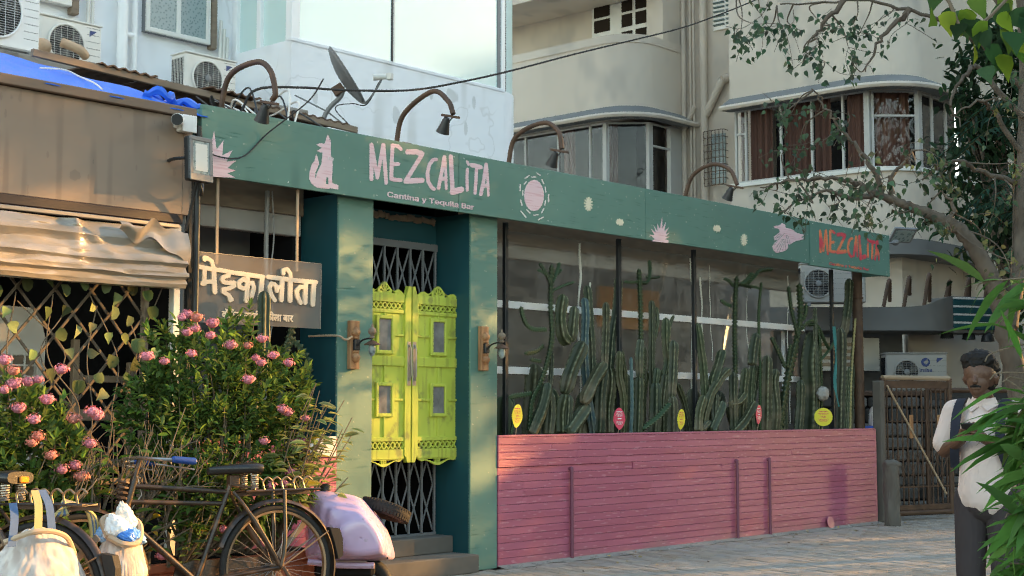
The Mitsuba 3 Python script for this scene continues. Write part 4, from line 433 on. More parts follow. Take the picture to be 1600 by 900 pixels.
# clear plastic sheets, with folds
def film(x0, x1, y, z0, z1, seed, amp=.012, gather=0):
    nx, nz = 60, 40; u, w = np.meshgrid(np.linspace(0, 1, nx), np.linspace(0, 1, nz))
    X = x0 + (x1 - x0) * u; Z = z0 + (z1 - z0) * w
    P = np.stack([X * 2.2, Z * .9, 0 * X + seed], -1); Y = y + amp * 2 * (meshkit.fbm(P, 3, seed) - .5) + amp * .12 * np.sin(X * 9 + seed) * (.35 + .65 * meshkit.noise(P * 1.3, seed))
    Y += gather * .05 * np.exp(-((u - (.94 - .5 * (1 - w))) / .05) ** 2) * w**2
    v = np.stack([X, Y, Z], -1).reshape(-1, 3); i, j = np.meshgrid(np.arange(nz - 1), np.arange(nx - 1), indexing='ij')
    return v, np.stack([i * nx + j, i * nx + j + 1, (i + 1) * nx + j + 1, (i + 1) * nx + j], -1).reshape(-1, 4)
for i, (x0, x1) in enumerate(((.03, 1.95), (1.85, 3.40), (3.38, 4.75), (4.65, 6.05))):
    part(R, 'plastic_sheet', MB().raw(*film(x0, x1, .46 + .012 * (i % 2), 1.09, 3.03, i + 3, .004 if i < 3 else .0012, .2 if i < 3 else 0)), 'plastic_film', True)
for i, (x, a, b, w) in enumerate(((1.70, 1.5, 3.0, .012), (1.84, 2.0, 2.62, .010), (3.62, 1.3, 3.0, .008), (3.80, 1.2, 2.8, .010), (3.98, 1.9, 2.95, .004), (4.72, 1.2, 2.9, .004), (5.6, 1.2, 2.95, .006))):
    zz = np.linspace(a, b, 30); px = x + .018 * np.sin(zz * 5 + i) + .006 * np.sin(zz * 17 + i)
    part(R, 'sheet_fold', MB().tube(np.stack([px, .44 + 0 * zz + .006 * np.sin(zz * 9), zz], 1), w * (.6 + .5 * np.abs(np.sin(zz * 4 + i))), 7), 'off_white', 40)
# left window: white conduit and old bar
part(R, 'conduit', MB().tube(spl([(-2.28, .30, 3.05), (-2.285, .30, 2.6), (-2.27, .30, 2.1), (-2.28, .3, 1.2)], 6), .018, 8).tube(spl([(-2.25, .28, 3.05), (-2.235, .27, 2.7), (-2.26, .27, 2.4), (-2.235, .27, 2.1), (-2.25, .28, 1.9)], 8), .006, 6), 'dull_white', 40)
part(R, 'left_post', MB().box(-3.2, .02, 0, -3.165, .06, 3.05, .003), 'black_metal')
# hanging acrylic sign
scene['acrylic'] = {'type': 'blendbsdf', 'weight': .30, 'a': {'type': 'thindielectric', 'int_ior': 1.49}, 'b': {'type': 'twosided', 'bsdf': {'type': 'diffuse', 'reflectance': rgb(.50, .44, .38)}}}  # diffuse share paints in the reflection and haze of the pane
S = thing('hanging_sign', 'clear acrylic sign with cream lettering hung from two rods in the left window', 'sign')
part(S, 'panel', sheet(0, 0, 0, 0, 0) if 0 else (np.array([[-3.19, -.05, 1.975], [-2.03, -.05, 1.975], [-2.03, -.05, 2.475], [-3.19, -.05, 2.475]]), np.array([[0, 1, 2], [0, 2, 3]])), 'acrylic')
part(S, 'panel_edge', MB().box(-2.030, -.053, 1.975, -2.026, -.047, 2.475).box(-3.19, -.053, 2.475, -2.03, -.047, 2.478), 'steel')
for d in DATA['deva'].values(): part(S, 'letter', MB().prism(polys(d).buffer(.004), -.066, -.052), 'sign_cream')
part(S, 'small_letters', MB().prism(polys(DATA['deva_small']), -.058, -.052), 'sign_cream')
for x in (-3.0, -2.26): part(S, 'hanger', MB().box(x - .012, -.046, 2.40, x + .012, -.034, 3.04, .002), 'wood_pale')
# painted notice on the left planks
N = one('notice_board', 'white notice board fixed to the pink planks left of the doorway', 'notice', MB().box(-2.10, -.034, 1.0, -1.84, -.022, 1.155, .002), 'off_white')
# ================================================================ white apartment building behind
WB = thing('white_building', 'white rendered apartment building with a blue-green glazed bay, behind the cantina roof', 'building')
part(WB, 'wall', MB().box(-16, 6.2, 0, 1.8, 6.5, 14), 'white_stucco')
arc = [(6.2 - .62 + .62 * math.sin(t), 5.0 + .62 - .62 * math.cos(t)) for t in np.linspace(0, math.pi / 2, 14)]
def plan(pts, z0, z1): 
    m = trimesh.creation.extrude_polygon(Polygon(pts), z1 - z0, engine='earcut'); m.apply_translation([0, 0, z0]); return m
base = [(1.77, 30), (1.77, 5.0)] + arc + [(6.2, 30)]  # carried far back, unseen, to block sky reflected in the cream windows
part(WB, 'bay_wall', plan(base, 0, 5.86), 'white_stucco', 30)
part(WB, 'bay_core', plan([(1.86, 11), (1.86, 5.09)] + [(x - .06, y + .06) for x, y in arc] + [(6.1, 11)], 5.86, 14), 'grey_render', 30)
for (x0, x1) in ((1.90, 3.47), (3.53, 5.52)): part(WB, 'glass_pane', MB().box(x0, 5.05, 5.88, x1, 5.06, 13), 'bay_glass')
for (y0, y1) in ((5.12, 5.62), (5.70, 6.2)): part(WB, 'glass_pane', MB().box(1.83, y0, 5.88, 1.84, y1, 13), 'bay_glass')
gp = [(5.66 + .55 * math.sin(t), 5.62 - .55 * math.cos(t)) for t in np.linspace(.15, math.pi / 2, 10)]
part(WB, 'curved_pane', MB().raw(np.array([[x, y, z] for x, y in gp for z in (5.88, 13)]), np.array([[2 * i, 2 * i + 2, 2 * i + 3, 2 * i + 1] for i in range(9)])), 'bay_glass', True)
for x0, y0, x1, y1, mt in ((1.77, 5.0, 1.90, 5.12, 'white_paint'), (1.775, 5.62, 1.84, 5.70, 'white_paint'), (3.47, 5.035, 3.50, 5.07, 'black_metal'), (3.50, 5.035, 3.53, 5.07, 'off_white'), (5.52, 5.03, 5.58, 5.08, 'grey_metal'), (5.58, 5.01, 5.66, 5.09, 'white_paint'), (1.775, 6.1, 1.85, 6.2, 'white_paint')):
    part(WB, 'mullion', MB().box(x0, y0, 5.86, x1, y1, 13, .006), mt)
part(WB, 'sill', MB().box(1.76, 4.985, 5.84, 5.62, 5.06, 5.885, .006), 'white_stucco')
W = part(WB, 'window', MB().box(.44, 6.12, 5.90, 1.37, 6.2, 7.4), 'grey_metal')
for x0, x1 in ((.49, .87), (.93, 1.31)): part(W, 'pane', MB().box(x0, 6.11, 5.96, x1, 6.125, 7.34), 'frosted')
for x0, x1 in ((.44, .49), (.87, .93), (1.31, 1.37)): part(W, 'frame', MB().box(x0, 6.09, 5.90, x1, 6.13, 7.4, .005), 'off_white')
part(W, 'frame', MB().box(.44, 6.088, 5.90, 1.37, 6.13, 5.955, .005), 'off_white'); part(W, 'frame', MB().box(1.39, 6.10, 5.86, 1.48, 6.2, 7.4, .01), 'wood_old')
W = part(WB, 'window', MB().box(-1.05, 6.12, 6.02, -.62, 6.2, 7.4), 'frosted'); part(W, 'frame', MB().box(-1.05, 6.09, 5.98, -.56, 6.2, 6.06, .006).box(-.66, 6.09, 6.06, -.56, 6.2, 7.4, .006), 'off_white')
part(W, 'frame', MB().box(-.56, 6.1, 5.9, -.46, 6.2, 7.4, .01), 'wood_old')
part(WB, 'downpipe', MB().tube([(.115, 6.1, 3), (.115, 6.1, 14)], .062, 14).lathe([(.062, 0), (.078, .01), (.078, .09), (.062, .1)], (.115, 6.1, 6.6), None, 14), 'white_paint', 40)
part(WB, 'waste_pipe', MB().tube(spl([(.30, 6.13, 14), (.30, 6.13, 5.95), (.29, 6.13, 5.82), (.20, 6.13, 5.80), (.10, 6.15, 5.80)], 5), .036, 10), 'white_paint', 40)
for x in (-.33, -.27): part(WB, 'conduit', MB().tube(spl([(x, 6.16, 14), (x + .01, 6.15, 6.1), (x + .03, 6.12, 5.7)], 6), .02, 8), 'off_white', 40)
for i, x in enumerate((1.55, 1.60, 1.65)): part(WB, 'pipe_stub', MB().tube([(x - .04, 6.1, 5.4), (x, 6.12, 6.25 - .1 * i)], .022, 8), 'off_white', 40)

# ---------------------------------------------------------------- air-conditioner outdoor units
def acu(name, label, org, w, h, d, yaw, fx, fr, mt='off_white', group=None, cover='grille'):
    k = thing(name, label, 'air conditioner', group); Rm = rotz(yaw); o = np.array(org)
    def P(m): return m.xf(Rm, o)
    part(k, 'casing', P(MB().box(0, 0, 0, w, d, h, .015)), mt)
    part(k, 'top_lid', P(MB().box(-.008, -.012, h + .001, w + .008, d + .008, h + .018, .005)), mt)
    part(k, 'fan_opening', P(MB().lathe([(0, 0), (fr, 0), (fr, .004), (0, .004)], (fx, -.006, h * .5), rotx(math.pi / 2), 32)), 'dark_void')
    hub = MB()
    for a in range(3):
        t = np.linspace(0, 1, 6); 
        for s_ in (0,): hub.raw(*(lambda aa: (np.array([[fx + r * math.cos(aa + q), -.012 - .0 * q, h * .5 + r * math.sin(aa + q)] for r in np.linspace(.05, fr * .93, 5) for q in (0, .45, .9)]), np.array([[i * 3 + j, i * 3 + j + 1, i * 3 + j + 4, i * 3 + j + 3] for i in range(4) for j in range(2)])))(a * 2.094))
    part(k, 'fan_blade', P(hub), 'black_metal', stuff=True)
    part(k, 'fan_ring', P(MB().torus((fx, -.014, h * .5), fr, .012, (0, 1, 0), 40, 7)), mt, 40)
    g = MB()
    for q in np.arange(-fr + .02, fr, .024 if cover == 'grille' else .06):
        L = math.sqrt(max(fr * fr - q * q, 0)); g.tube([(fx - L, -.020, h * .5 + q), (fx + L, -.020, h * .5 + q)], .0026, 4, caps=False)
    for q in np.linspace(-fr * .7, fr * .7, 5): 
        L = math.sqrt(fr * fr - q * q); g.tube([(fx + q, -.022, h * .5 - L), (fx + q, -.022, h * .5 + L)], .0026, 4, caps=False)
    part(k, 'grille', P(g), mt, stuff=True)
    part(k, 'fan_hub', P(MB().lathe([(0, 0), (.045, .0), (.04, .012), (0, .018)], (fx, -.022, h * .5), rotx(math.pi / 2), 16)), 'grey_metal', 30)
    for z in np.arange(.12, h - .03, .075): part(k, 'panel_groove', P(MB().box(fx + fr + .03, -.0035, z, w - .02, -.0005, z + .004)), 'grey_metal')
    part(k, 'logo', P(MB().prism(Polygon([(w - .15, h - .13), (w - .06, h - .06), (w - .15, h - .06)]), -.0035, -.0005)), 'navy_print')
    for s_ in np.arange(.05, h - .05, .03): pass
    sl = MB()
    for yy in np.arange(.05, d - .03, .03): sl.box(-.004, yy, .05, -.001, yy + .012, h - .05)
    part(k, 'side_vents', P(sl), 'dark_void', stuff=True)
    for x in (.08, w - .12): part(k, 'foot', P(MB().box(x, -.02, -.05, x + .05, d + .02, -.002, .004)), 'grey_metal')
    return k
gAC = 'outdoor units on the white building'
acu('air_conditioner', 'large white outdoor air-conditioner unit cut by the top left corner above the blue tarpaulin', (-2.95, 4.2, 4.83), .92, .70, .34, 0, .45, .27, 'white_paint', gAC)
acu('air_conditioner', 'cream outdoor air-conditioner unit half hidden by the blue tarpaulin, second from the left', (-1.43, 5.25, 5.02), .74, .53, .30, 0, .31, .215, 'off_white', gAC)
acu('air_conditioner', 'white outdoor air-conditioner unit standing on the rusty roof right of the white downpipe', (.42, 5.25, 4.96), .72, .53, .30, 0, .30, .21, 'off_white', gAC)
one('concrete_ledge', 'rough concrete ledge under the air conditioners on the white building', 'ledge', MB().box(-3.2, 4.1, 4.68, 1.3, 6.2, 4.78, .01), 'concrete')
m = MB().ell((-1.62, 4.9, 5.09), (.09, .16, .10), n=8).tube(spl([(-1.5, 4.7, 5.14), (-1.35, 4.6, 5.07), (-1.25, 4.65, 5.03)], 4), .05, 8)
one('cement_sack', 'crumpled brown sack lying against the second air conditioner', 'sack', m, 'sack_brown', True)

# ================================================================ rusty roof, tarpaulin
RR = thing('rusty_roof', 'sagging rusty corrugated sheet roof behind the green fascia', 'roof')
for i in range(5):
    x0 = -2.75 + i * .55
    v, f = grid(24, 6, lambda a, b: (x0 + .57 * a, 1.95 + .03 * math.sin(i * 2.2) + 2.3 * b, 4.24 - .035 * (x0 + .57 * a + 2.6) + .012 * math.sin(a * 34) + .02 * math.sin(i * 4) + .10 * b))
    part(RR, 'sheet', MB().raw(*thick(v, f, .012)), 'rust_metal')
part(RR, 'edge_beam', MB().obox((-1.6, 1.99, 4.165), (1.75, .02, .03), roty(.035), .004), 'wood_old')
part(RR, 'darkness_sheet', MB().box(-3.6, 2.6, 3.43, .1, 2.64, 4.13), 'dark_void')  # near-black sheet paints the darkness under the roof edge
rb = np.random.default_rng(4)
for i in range(16):
    c = np.array([rb.uniform(-2.9, -.4), rb.uniform(.9, 2.2), 0]); c[2] = 3.62 + .2 * (c[1] - .8) + rb.uniform(0, .08)
    part(RR, 'loose_batten', MB().obox(c, (rb.uniform(.15, .5), .025, .012), rotz(rb.normal(.1, .35)) @ roty(rb.normal(.06, .08)), .003), 'wood_old')
for i in range(7):
    x = rb.uniform(-2.9, -1.6)
    part(RR, 'loose_cable', MB().tube(spl([(x, .1, 3.56), (x + .2, .5 + rb.normal(0, .2), 3.75 + rb.uniform(0, .15)), (x + .55, 1.2, 3.85), (x + .9 + rb.normal(0, .2), 1.9, 4.1)], 7), .008, 5), 'black_metal' if i % 3 else 'off_white', 40)
def tarpf(a, b):
    x = -6.2 + a * (3.05 - .45 * b) + .35 * b * b
    z = 3.475 + (.80 - .12 * a + .03 * math.sin(a * 9)) * b ** .85 + .045 * math.sin(b * 17 + a * 5) * (1 - b) * b * 3 + .02 * math.sin(a * 23 + b * 6) * b
    if a > .9: z -= (a - .9) * 1.1 * b
    return (x, -.14 + 2.25 * b + .03 * math.sin(a * 40) * (1 - b), z - .035 * a)
v, f = grid(70, 34, tarpf)
TP = thing('tarpaulin', 'bright blue tarpaulin draped over the roof of the brown shop', 'tarpaulin'); part(TP, 'sheet', MB().raw(*thick(v, f, .006)), 'tarp', 50)
zz = np.linspace(0, 1, 30)
for j in range(3): part(TP, 'loose_edge', MB().tube(np.stack([-3.55 + .42 * zz, .25 - .1 * j + .05 * np.sin(zz * 9 + j), 3.53 + .03 * j - .05 * zz + .02 * np.sin(zz * 21 + j * 2)], 1), .022 + .012 * np.abs(np.sin(zz * 14 + j)), 6), 'tarp')
one('tie_cord', 'pale cord looped over the blue tarpaulin', 'cord', MB().tube(spl([(-4.12, .5, 3.72), (-4.02, .35, 3.70), (-3.94, .28, 3.655), (-3.97, .05, 3.57), (-4.0, -.1, 3.5)], 6), .006, 5), 'off_white')

# ================================================================ brown shop on the left
BS = thing('brown_shop', 'brown shop front on the left with a blank tan fascia and dark interior', 'shop')
part(BS, 'fascia', MB().box(-8, -.12, 2.715, -3.36, -.08, 3.40, .003), 'tan_board')
part(BS, 'fascia', MB().box(-3.357, -.118, 2.715, -3.28, -.08, 3.40, .003), 'tan_board')
part(BS, 'top_trim', MB().box(-8, -.16, 3.405, -3.275, .0, 3.472, .005), 'brown_trim'); part(BS, 'bottom_trim', MB().box(-8, -.135, 2.65, -3.36, -.06, 2.712, .004), 'dark_trim')
part(BS, 'track', MB().box(-8, -.16, 2.612, -3.40, -.1, 2.640, .004), 'steel')
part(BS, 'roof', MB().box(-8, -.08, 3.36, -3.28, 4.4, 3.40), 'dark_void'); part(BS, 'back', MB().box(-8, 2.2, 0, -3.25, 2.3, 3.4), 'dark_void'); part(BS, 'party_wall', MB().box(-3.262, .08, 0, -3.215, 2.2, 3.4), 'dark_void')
part(BS, 'post', MB().box(-3.40, -.1, 0, -3.345, -.04, 2.64, .004), 'off_white', label='pale post at the right end of the shop front'); part(BS, 'post', MB().box(-3.335, -.07, 0, -3.295, -.02, 3.0, .004), 'grey_metal')
part(BS, 'black_pipe', MB().tube([(-3.235, -.12, 0), (-3.235, -.12, 3.36)], .024, 10), 'black_metal', 40)
# rolled clear sheet under the fascia
def roll(a, b):
    x = -8 + a * 4.575; t = b; fold = 1 - math.exp(-((x + 4.15) / .55) ** 2)
    prof = [(.0, 2.60), (.05, 2.55), (.13, 2.50), (.10, 2.45), (.16, 2.40), (.19, 2.35), (.15, 2.325), (.19, 2.29), (.20, 2.26), (.16, 2.245), (.19, 2.215), (.17, 2.185), (.08, 2.18), (.02, 2.22)]
    q = b * (len(prof) - 1); i = min(int(q), len(prof) - 2); w = q - i; w = w * w * (3 - 2 * w)
    d = prof[i][0] * (1 - w) + prof[i + 1][0] * w; z = prof[i][1] * (1 - w) + prof[i + 1][1] * w
    n = float(meshkit.fbm(np.array([[x * 2.2, b * 5., 1.]]))[0]) - .5 + .55 * (abs(float(meshkit.noise(np.array([[x * 3.1 + b * 4, b * 13., 5.]]))[0]) - .5) - .2)
    pinch = math.exp(-((x + 4.22) / .05) ** 2) + math.exp(-((x + 4.22 - b * .75) / .06) ** 2) * .8 + math.exp(-((x + 4.22 + b * .45) / .07) ** 2) * .5
    env = max(0, 1 - b * 1.6)
    return (x + .02 * n, -.13 - d * (.55 + .45 * fold * 1) - .07 * n * (1 - b * .5) - .035 * pinch * env, z + .05 * n * b * (1 - b) * 2)
v, f = grid(190, 70, roll)
RS = thing('rolled_awning', 'rolled-up clear plastic awning tied under the tan fascia', 'awning'); part(RS, 'sheet', MB().raw(v, f), 'rolled_sheet', True)
v, f = grid(24, 10, lambda a, b: (-3.95 + .55 * a, -.26 - .03 * math.sin(a * 6 + b * 3), 2.60 - .03 * math.sin(a * 9) - (.05 + .17 * a) * b + .02 * math.sin(a * 17)))
part(RS, 'loose_flap', MB().raw(*thick(v, f, .003)), 'rolled_sheet', 50)
# CCTV, box, floodlight
CC = thing('cctv_camera', 'small white bullet security camera on the shop fascia', 'camera')
part(CC, 'body', MB().tube([(-3.44, -.17, 3.37), (-3.56, -.33, 3.33)], .042, 14), 'white_paint', 40); part(CC, 'lens', MB().tube([(-3.559, -.329, 3.3305), (-3.572, -.345, 3.326)], .039, 14), 'black_metal', 40); part(CC, 'arm', MB().tube([(-3.43, -.125, 3.33), (-3.45, -.18, 3.35)], .018, 8), 'white_paint')
JB = thing('junction_box', 'white plastic junction box beside the security camera', 'box'); part(JB, 'box', MB().box(-3.425, -.20, 3.29, -3.315, -.12, 3.40, .008), 'off_white'); part(JB, 'lid', MB().box(-3.43, -.212, 3.285, -3.31, -.201, 3.405, .004), 'white_paint')
FL = thing('floodlight', 'black square floodlight with pale glass on the corner of the shop fascia', 'floodlight')
Rf = rotz(.12) @ rotx(-.05); o = np.array([-3.365, -.30, 3.08])
part(FL, 'housing', MB().obox((0, 0, 0), (.105, .03, .155), None, .012).xf(Rf, o), 'black_metal')
part(FL, 'bezel', MB().box(-.105, -.042, .125, .105, -.031, .155, .003).box(-.105, -.042, -.155, .105, -.031, -.105, .003).box(-.105, -.042, -.105, -.075, -.031, .125, .003).box(.075, -.042, -.105, .105, -.031, .125, .003).xf(Rf, o), 'grey_metal')
part(FL, 'glass', MB().box(-.074, -.037, -.104, .074, -.0315, .124).xf(Rf, o), 'frosted'); part(FL, 'reflector', MB().box(-.055, -.040, -.085, .055, -.0375, .105).xf(Rf, o), 'off_white')
part(FL, 'bracket', MB().tube(spl([(-3.48, -.12, 3.08), (-3.50, -.22, 3.08), (-3.47, -.30, 3.08)], 4), .012, 6).tube(spl([(-3.25, -.12, 3.08), (-3.235, -.22, 3.08), (-3.255, -.30, 3.08)], 4), .012, 6), 'black_metal')
part(FL, 'cable', MB().tube(spl([(-3.33, -.27, 2.93), (-3.30, -.26, 2.87), (-3.26, -.2, 2.86), (-3.22, -.16, 2.93), (-3.22, -.12, 3.1)], 7), .013, 6).tube(spl([(-3.34, -.26, 2.93), (-3.33, -.2, 2.8), (-3.34, -.14, 2.6)], 6), .012, 6), 'black_metal', 40)
# lattice
LT = thing('lattice_screen', 'diagonal wooden lattice screen across the brown shop opening', 'lattice')
for s_ in (1, -1):
    for i in range(-14, 14):
        c = -5.6 + i * .27; p0 = np.array([c, .9]); p1 = np.array([c + s_ * 1.32 * .86, 2.22])
        L = LineString([p0, p1]).intersection(shapely.box(-6.9, .9, -3.56, 2.22))
        if L.is_empty or L.length < .12: continue
        a, b = np.array(L.coords[0]), np.array(L.coords[-1]); d = b - a; ln = np.linalg.norm(d)
        part(LT, 'slat', MB().obox((*((a + b) / 2)[:1], -.012 * s_, ((a + b) / 2)[1]), (ln / 2, .006, .0090), roty(-math.atan2(d[1], d[0])), .002), 'lattice_wood')
part(LT, 'frame', MB().box(-3.585, -.025, .0, -3.545, .025, 2.24, .004), 'wood_old'); part(LT, 'frame', MB().box(-6.9, -.03, .86, -3.55, .03, .90, .004), 'wood_old')
CO = thing('air_cooler', 'white plastic air cooler with a square grille behind the lattice', 'cooler')
part(CO, 'body', MB().prism(Polygon([(-4.75, .7), (-4.05, .7), (-4.05, 1.85), (-4.09, 1.98), (-4.17, 2.05), (-4.75, 2.06)]), .45, .95), 'off_white', 30)
part(CO, 'pad', MB().box(-4.68, .435, 1.2, -4.14, .448, 1.72), 'wood_old')
for z in np.arange(1.2, 1.73, .075): part(CO, 'grille_bar', MB().box(-4.70, .42, z, -4.12, .43, z + .012), 'off_white')
for x in np.arange(-4.70, -4.1, .095): part(CO, 'grille_bar', MB().box(x, .408, 1.2, x + .010, .419, 1.73), 'off_white')
for i, (x, w) in enumerate(((-3.80, .05), (-3.40, .0))):
    if w: one('chair_back', 'old wooden chair standing in the dark behind the lattice', 'chair', MB().box(x, .5, .4, x + .05, .55, 1.85, .006).box(x + .45, .5, .4, x + .5, .55, 1.7, .006).box(x + .05, .505, 1.55, x + .45, .54, 1.60, .004).box(x + .05, .505, 1.28, x + .45, .54, 1.36, .004).box(x, .5, .95, x + .5, .95, 1.0, .006).box(x, .9, .4, x + .05, .95, .95, .004).box(x + .45, .9, .4, x + .5, .95, .95, .004), 'wood_pale')

# ================================================================ cream building on the right
CB = thing('cream_building', 'cream rendered apartment building with two rounded bays and dark ribbon windows', 'building')
def rnd(x0, y0, r, n=12): return [(x0 + r - r * math.cos(t), y0 + r - r * math.sin(t)) for t in np.linspace(0, math.pi / 2, n)]
def bay(x0, y0, y1, x1, r, off=0, roff=None):
    return [(x0 - off, y1)] + rnd(x0 - off, y0 - off, r + off)  + [(x1, y0 - off), (x1, y1)]
part(CB, 'main_wall', MB().box(14.6, 6.3, 0, 15.0, 8.4, 16).box(14.9, 8.0, 0, 15.3, 14, 16), 'cream_stucco')
B1 = (12.84, 8.2, 14.0, 14.62, .75); B2 = (13.69, 2.95, 6.52, 16.95, .85)
part(CB, 'balcony_wall', plan(bay(*B1), 7.30, 8.74), 'cream_stucco', 30); part(CB, 'balcony_coping', plan(bay(*B1, off=.02), 8.60, 8.765), 'cream_stucco', 30)
part(CB, 'balcony_back', MB().box(14.2, 8.62, 8.6, 14.6, 13, 12).box(13.9, 8.22, 8.76, 14.6, 8.62, 12), 'cream_stucco'); part(CB, 'balcony_roof', plan(bay(*B1), 9.85, 12.2), 'cream_stucco', 30)
for y0, y1, z0 in ((8.72, 10.26, 8.2),):
    D_ = part(CB, 'balcony_door', MB().box(14.17, y0, 8.2, 14.199, y1, 9.84), 'off_white')
    for yy in (8.80, 9.16, 9.75):
        for z in (8.72, 8.98, 9.30, 9.62): part(D_, 'pane', MB().box(14.155, yy + .03, z, 14.169, yy + (.30 if yy < 9.7 else .44), z + (.22 if z < 9.2 else .26)), 'curtain_grey')
def chajja(b, z, d):
    P0 = bay(*b)[:-1]; P1 = bay(*b, off=d)[:-1]; n = len(P0)
    v = np.array([[x, y, z + .03] for x, y in P0] + [[x, y, z - .17] for x, y in P1] + [[x, y, z - .25] for x, y in P1] + [[x, y, z - .23] for x, y in P0])
    return v, np.vstack([[[i + k * n, i + 1 + k * n, i + 1 + (k + 1) * n, i + (k + 1) * n] for i in range(n - 1)] for k in range(3)])
for b, z in ((B1, 7.30), (B2, 7.25)):
    v, f = chajja(b, z, .34); part(CB, 'sun_shade', MB().raw(v, f), 'grey_render', 30)
    P1 = bay(*b, off=.34)[:-1]; part(CB, 'shade_edge', MB().tube([(x, y, z - .21) for x, y in P1], .05, 6), 'cream_stucco', 40)
part(CB, 'bay_wall', plan(bay(*B2), 7.22, 13), 'cream_stucco', 30); part(CB, 'bay_wall', plan(bay(*B2), 4.36, 5.56), 'cream_stucco', 30); part(CB, 'bay_wall', plan(bay(*B1), 0, 5.56), 'cream_stucco', 30)
part(CB, 'bay_sill', plan(bay(*B2, off=.05), 5.56, 5.63), 'off_white', 30); part(CB, 'bay_sill', plan(bay(*B1, off=.05), 5.56, 5.63), 'off_white', 30)
part(CB, 'slab_band', plan(bay(*B2, off=.06), 4.08, 4.355), 'grey_render', 30)
part(CB, 'window_core', plan([(15.0, 6.5), (14.9, 4.0), (15.5, 3.5), (16.9, 3.5), (16.9, 6.5)], 5.6, 7.2), 'dark_void'); part(CB, 'window_core', plan([(13.9, 13.5), (13.9, 8.9), (14.6, 8.7), (14.6, 13.5)], 5.6, 7.2), 'dark_void')
def glaz(p, q, z0=5.63, z1=7.03, transom=False, cur=None, both=True):
    p, q = np.array(p), np.array(q); d = q - p; L = np.linalg.norm(d); a = math.atan2(d[1], d[0]); Rm = rotz(a); o = np.array([*p, 0])
    w = part(CB, 'window', MB().box(0, -.025, z0, .045, .025, z1, .004).xf(Rm, o), 'frame_grey')
    part(w, 'pane', MB().raw(np.array([[.045, 0, z0 + .03], [L, 0, z0 + .03], [L, 0, z1 - .03], [.045, 0, z1 - .03]]), [[0, 1, 2, 3]]).xf(Rm, o), 'pane')
    part(w, 'rail', MB().box(.045, -.02, z0, L, .02, z0 + .04, .003).box(.045, -.02, z1 - .035, L, .02, z1, .003).xf(Rm, o), 'frame_grey')
    if transom: part(w, 'transom', MB().box(.045, -.022, z0 + (z1 - z0) * .66, L, .022, z0 + (z1 - z0) * .66 + .04, .003).xf(Rm, o), 'frame_grey')
    if cur:
        n = 60; u = np.linspace(.05, L, n); y = .10 + .03 * np.sin(u * 42 + p[1] * 3) + .015 * np.sin(u * 97)
        u0 = cur[1]; sel = (u / L >= u0[0]) & (u / L <= u0[1]); u, y = u[sel], y[sel]; n = len(u)
        part(w, 'curtain', MB().raw(np.array([[a_, b_, z] for z in (z0, z1) for a_, b_ in zip(u, y)]), [[i, i + 1, n + i + 1, n + i] for i in range(n - 1)]).xf(Rm, o), cur[0], True)
x = 13.72; Y2 = [6.42, 6.2, 5.44, 4.79, 4.16, 3.72]
for i in range(5): glaz((x, Y2[i]), (x, Y2[i + 1]), cur=('curtain', ((.3, 1), (.0, .75), (.05, 1), (0, .6), (.1, .9))[i]), transom=i == 0)
for z0, z1 in ((5.63, 7.03),): part(CB, 'corner_mullion', MB().box(13.715, 3.62, 5.63, 13.80, 3.73, 7.03, .006).box(14.30, 2.965, 5.63, 14.42, 3.05, 7.03, .006), 'frame_grey')
glaz((13.79, 3.62), (14.32, 3.03), transom=True, cur=('curtain', (.0, .9)))
for a, b in ((14.42, 14.86), (14.86, 15.42), (15.42, 16.0), (16.0, 16.85)): glaz((a, 3.0), (b, 3.0))
x = 12.87; Y1 = [13.0, 12.0, 11.0, 10.12, 9.29, 8.94]
for i in range(5): glaz((x, Y1[i]), (x, Y1[i + 1]), cur=('curtain', (.1, .45)) if i in (1, 3) else None)
glaz((12.88, 8.9), (13.42, 8.26), cur=('curtain', (.0, .3))); glaz((13.5, 8.25), (14.1, 8.25), transom=True); part(CB, 'corner_mullion', MB().box(12.86, 8.86, 5.63, 12.96, 8.96, 7.03, .006).box(13.40, 8.215, 5.63, 13.52, 8.30, 7.03, .006).box(14.1, 8.2, 5.63, 14.62, 8.3, 7.05, .006), 'frame_grey')
# pipes and openings in the recess
for y, r in ((8.15, .05), (7.98, .025), (7.90, .025), (7.66, .075)): part(CB, 'downpipe', MB().tube([(14.5, y, 0), (14.5, y, 16)], r, 12), 'cream_stucco', 40)
part(CB, 'branch_pipe', MB().tube([(14.5, 7.62, 7.25), (14.48, 7.20, 7.9)], .075, 12).tube([(14.48, 7.20, 7.9), (14.58, 7.12, 7.95)], .085, 12), 'cream_stucco', 40); part(CB, 'branch_pipe', MB().tube([(14.45, 8.12, 7.0), (14.45, 7.85, 7.45)], .05, 10), 'cream_stucco', 40)
W = part(CB, 'window', MB().box(14.56, 6.85, 8.95, 14.60, 7.45, 10.5), 'off_white')
for y0 in (6.87, 7.17):
    for z in np.arange(9.0, 10.4, .09): part(W, 'louvre', MB().obox((14.545, y0 + .135, z + .04), (.035, .13, .003), roty(.6)), 'frosted')
W = part(CB, 'window', MB().box(14.57, 7.22, 5.85, 14.60, 7.55, 6.85), 'frosted'); gm = MB()
for y in np.linspace(7.17, 7.62, 6): gm.tube([(14.42, y, 5.8), (14.42, y, 6.9)], .008, 5)
for z in np.linspace(5.8, 6.9, 9): gm.tube([(14.42, 7.17, z), (14.42, 7.62, z)], .008, 5); gm.tube([(14.42, 7.17, z), (14.6, 7.17, z)], .008, 5)
part(W, 'window_grille', gm, 'rust_metal', stuff=True)
part(CB, 'pipe_stub', MB().tube([(14.6, 6.9, 8.28), (14.3, 6.7, 8.28)], .03, 8), 'rust_metal')
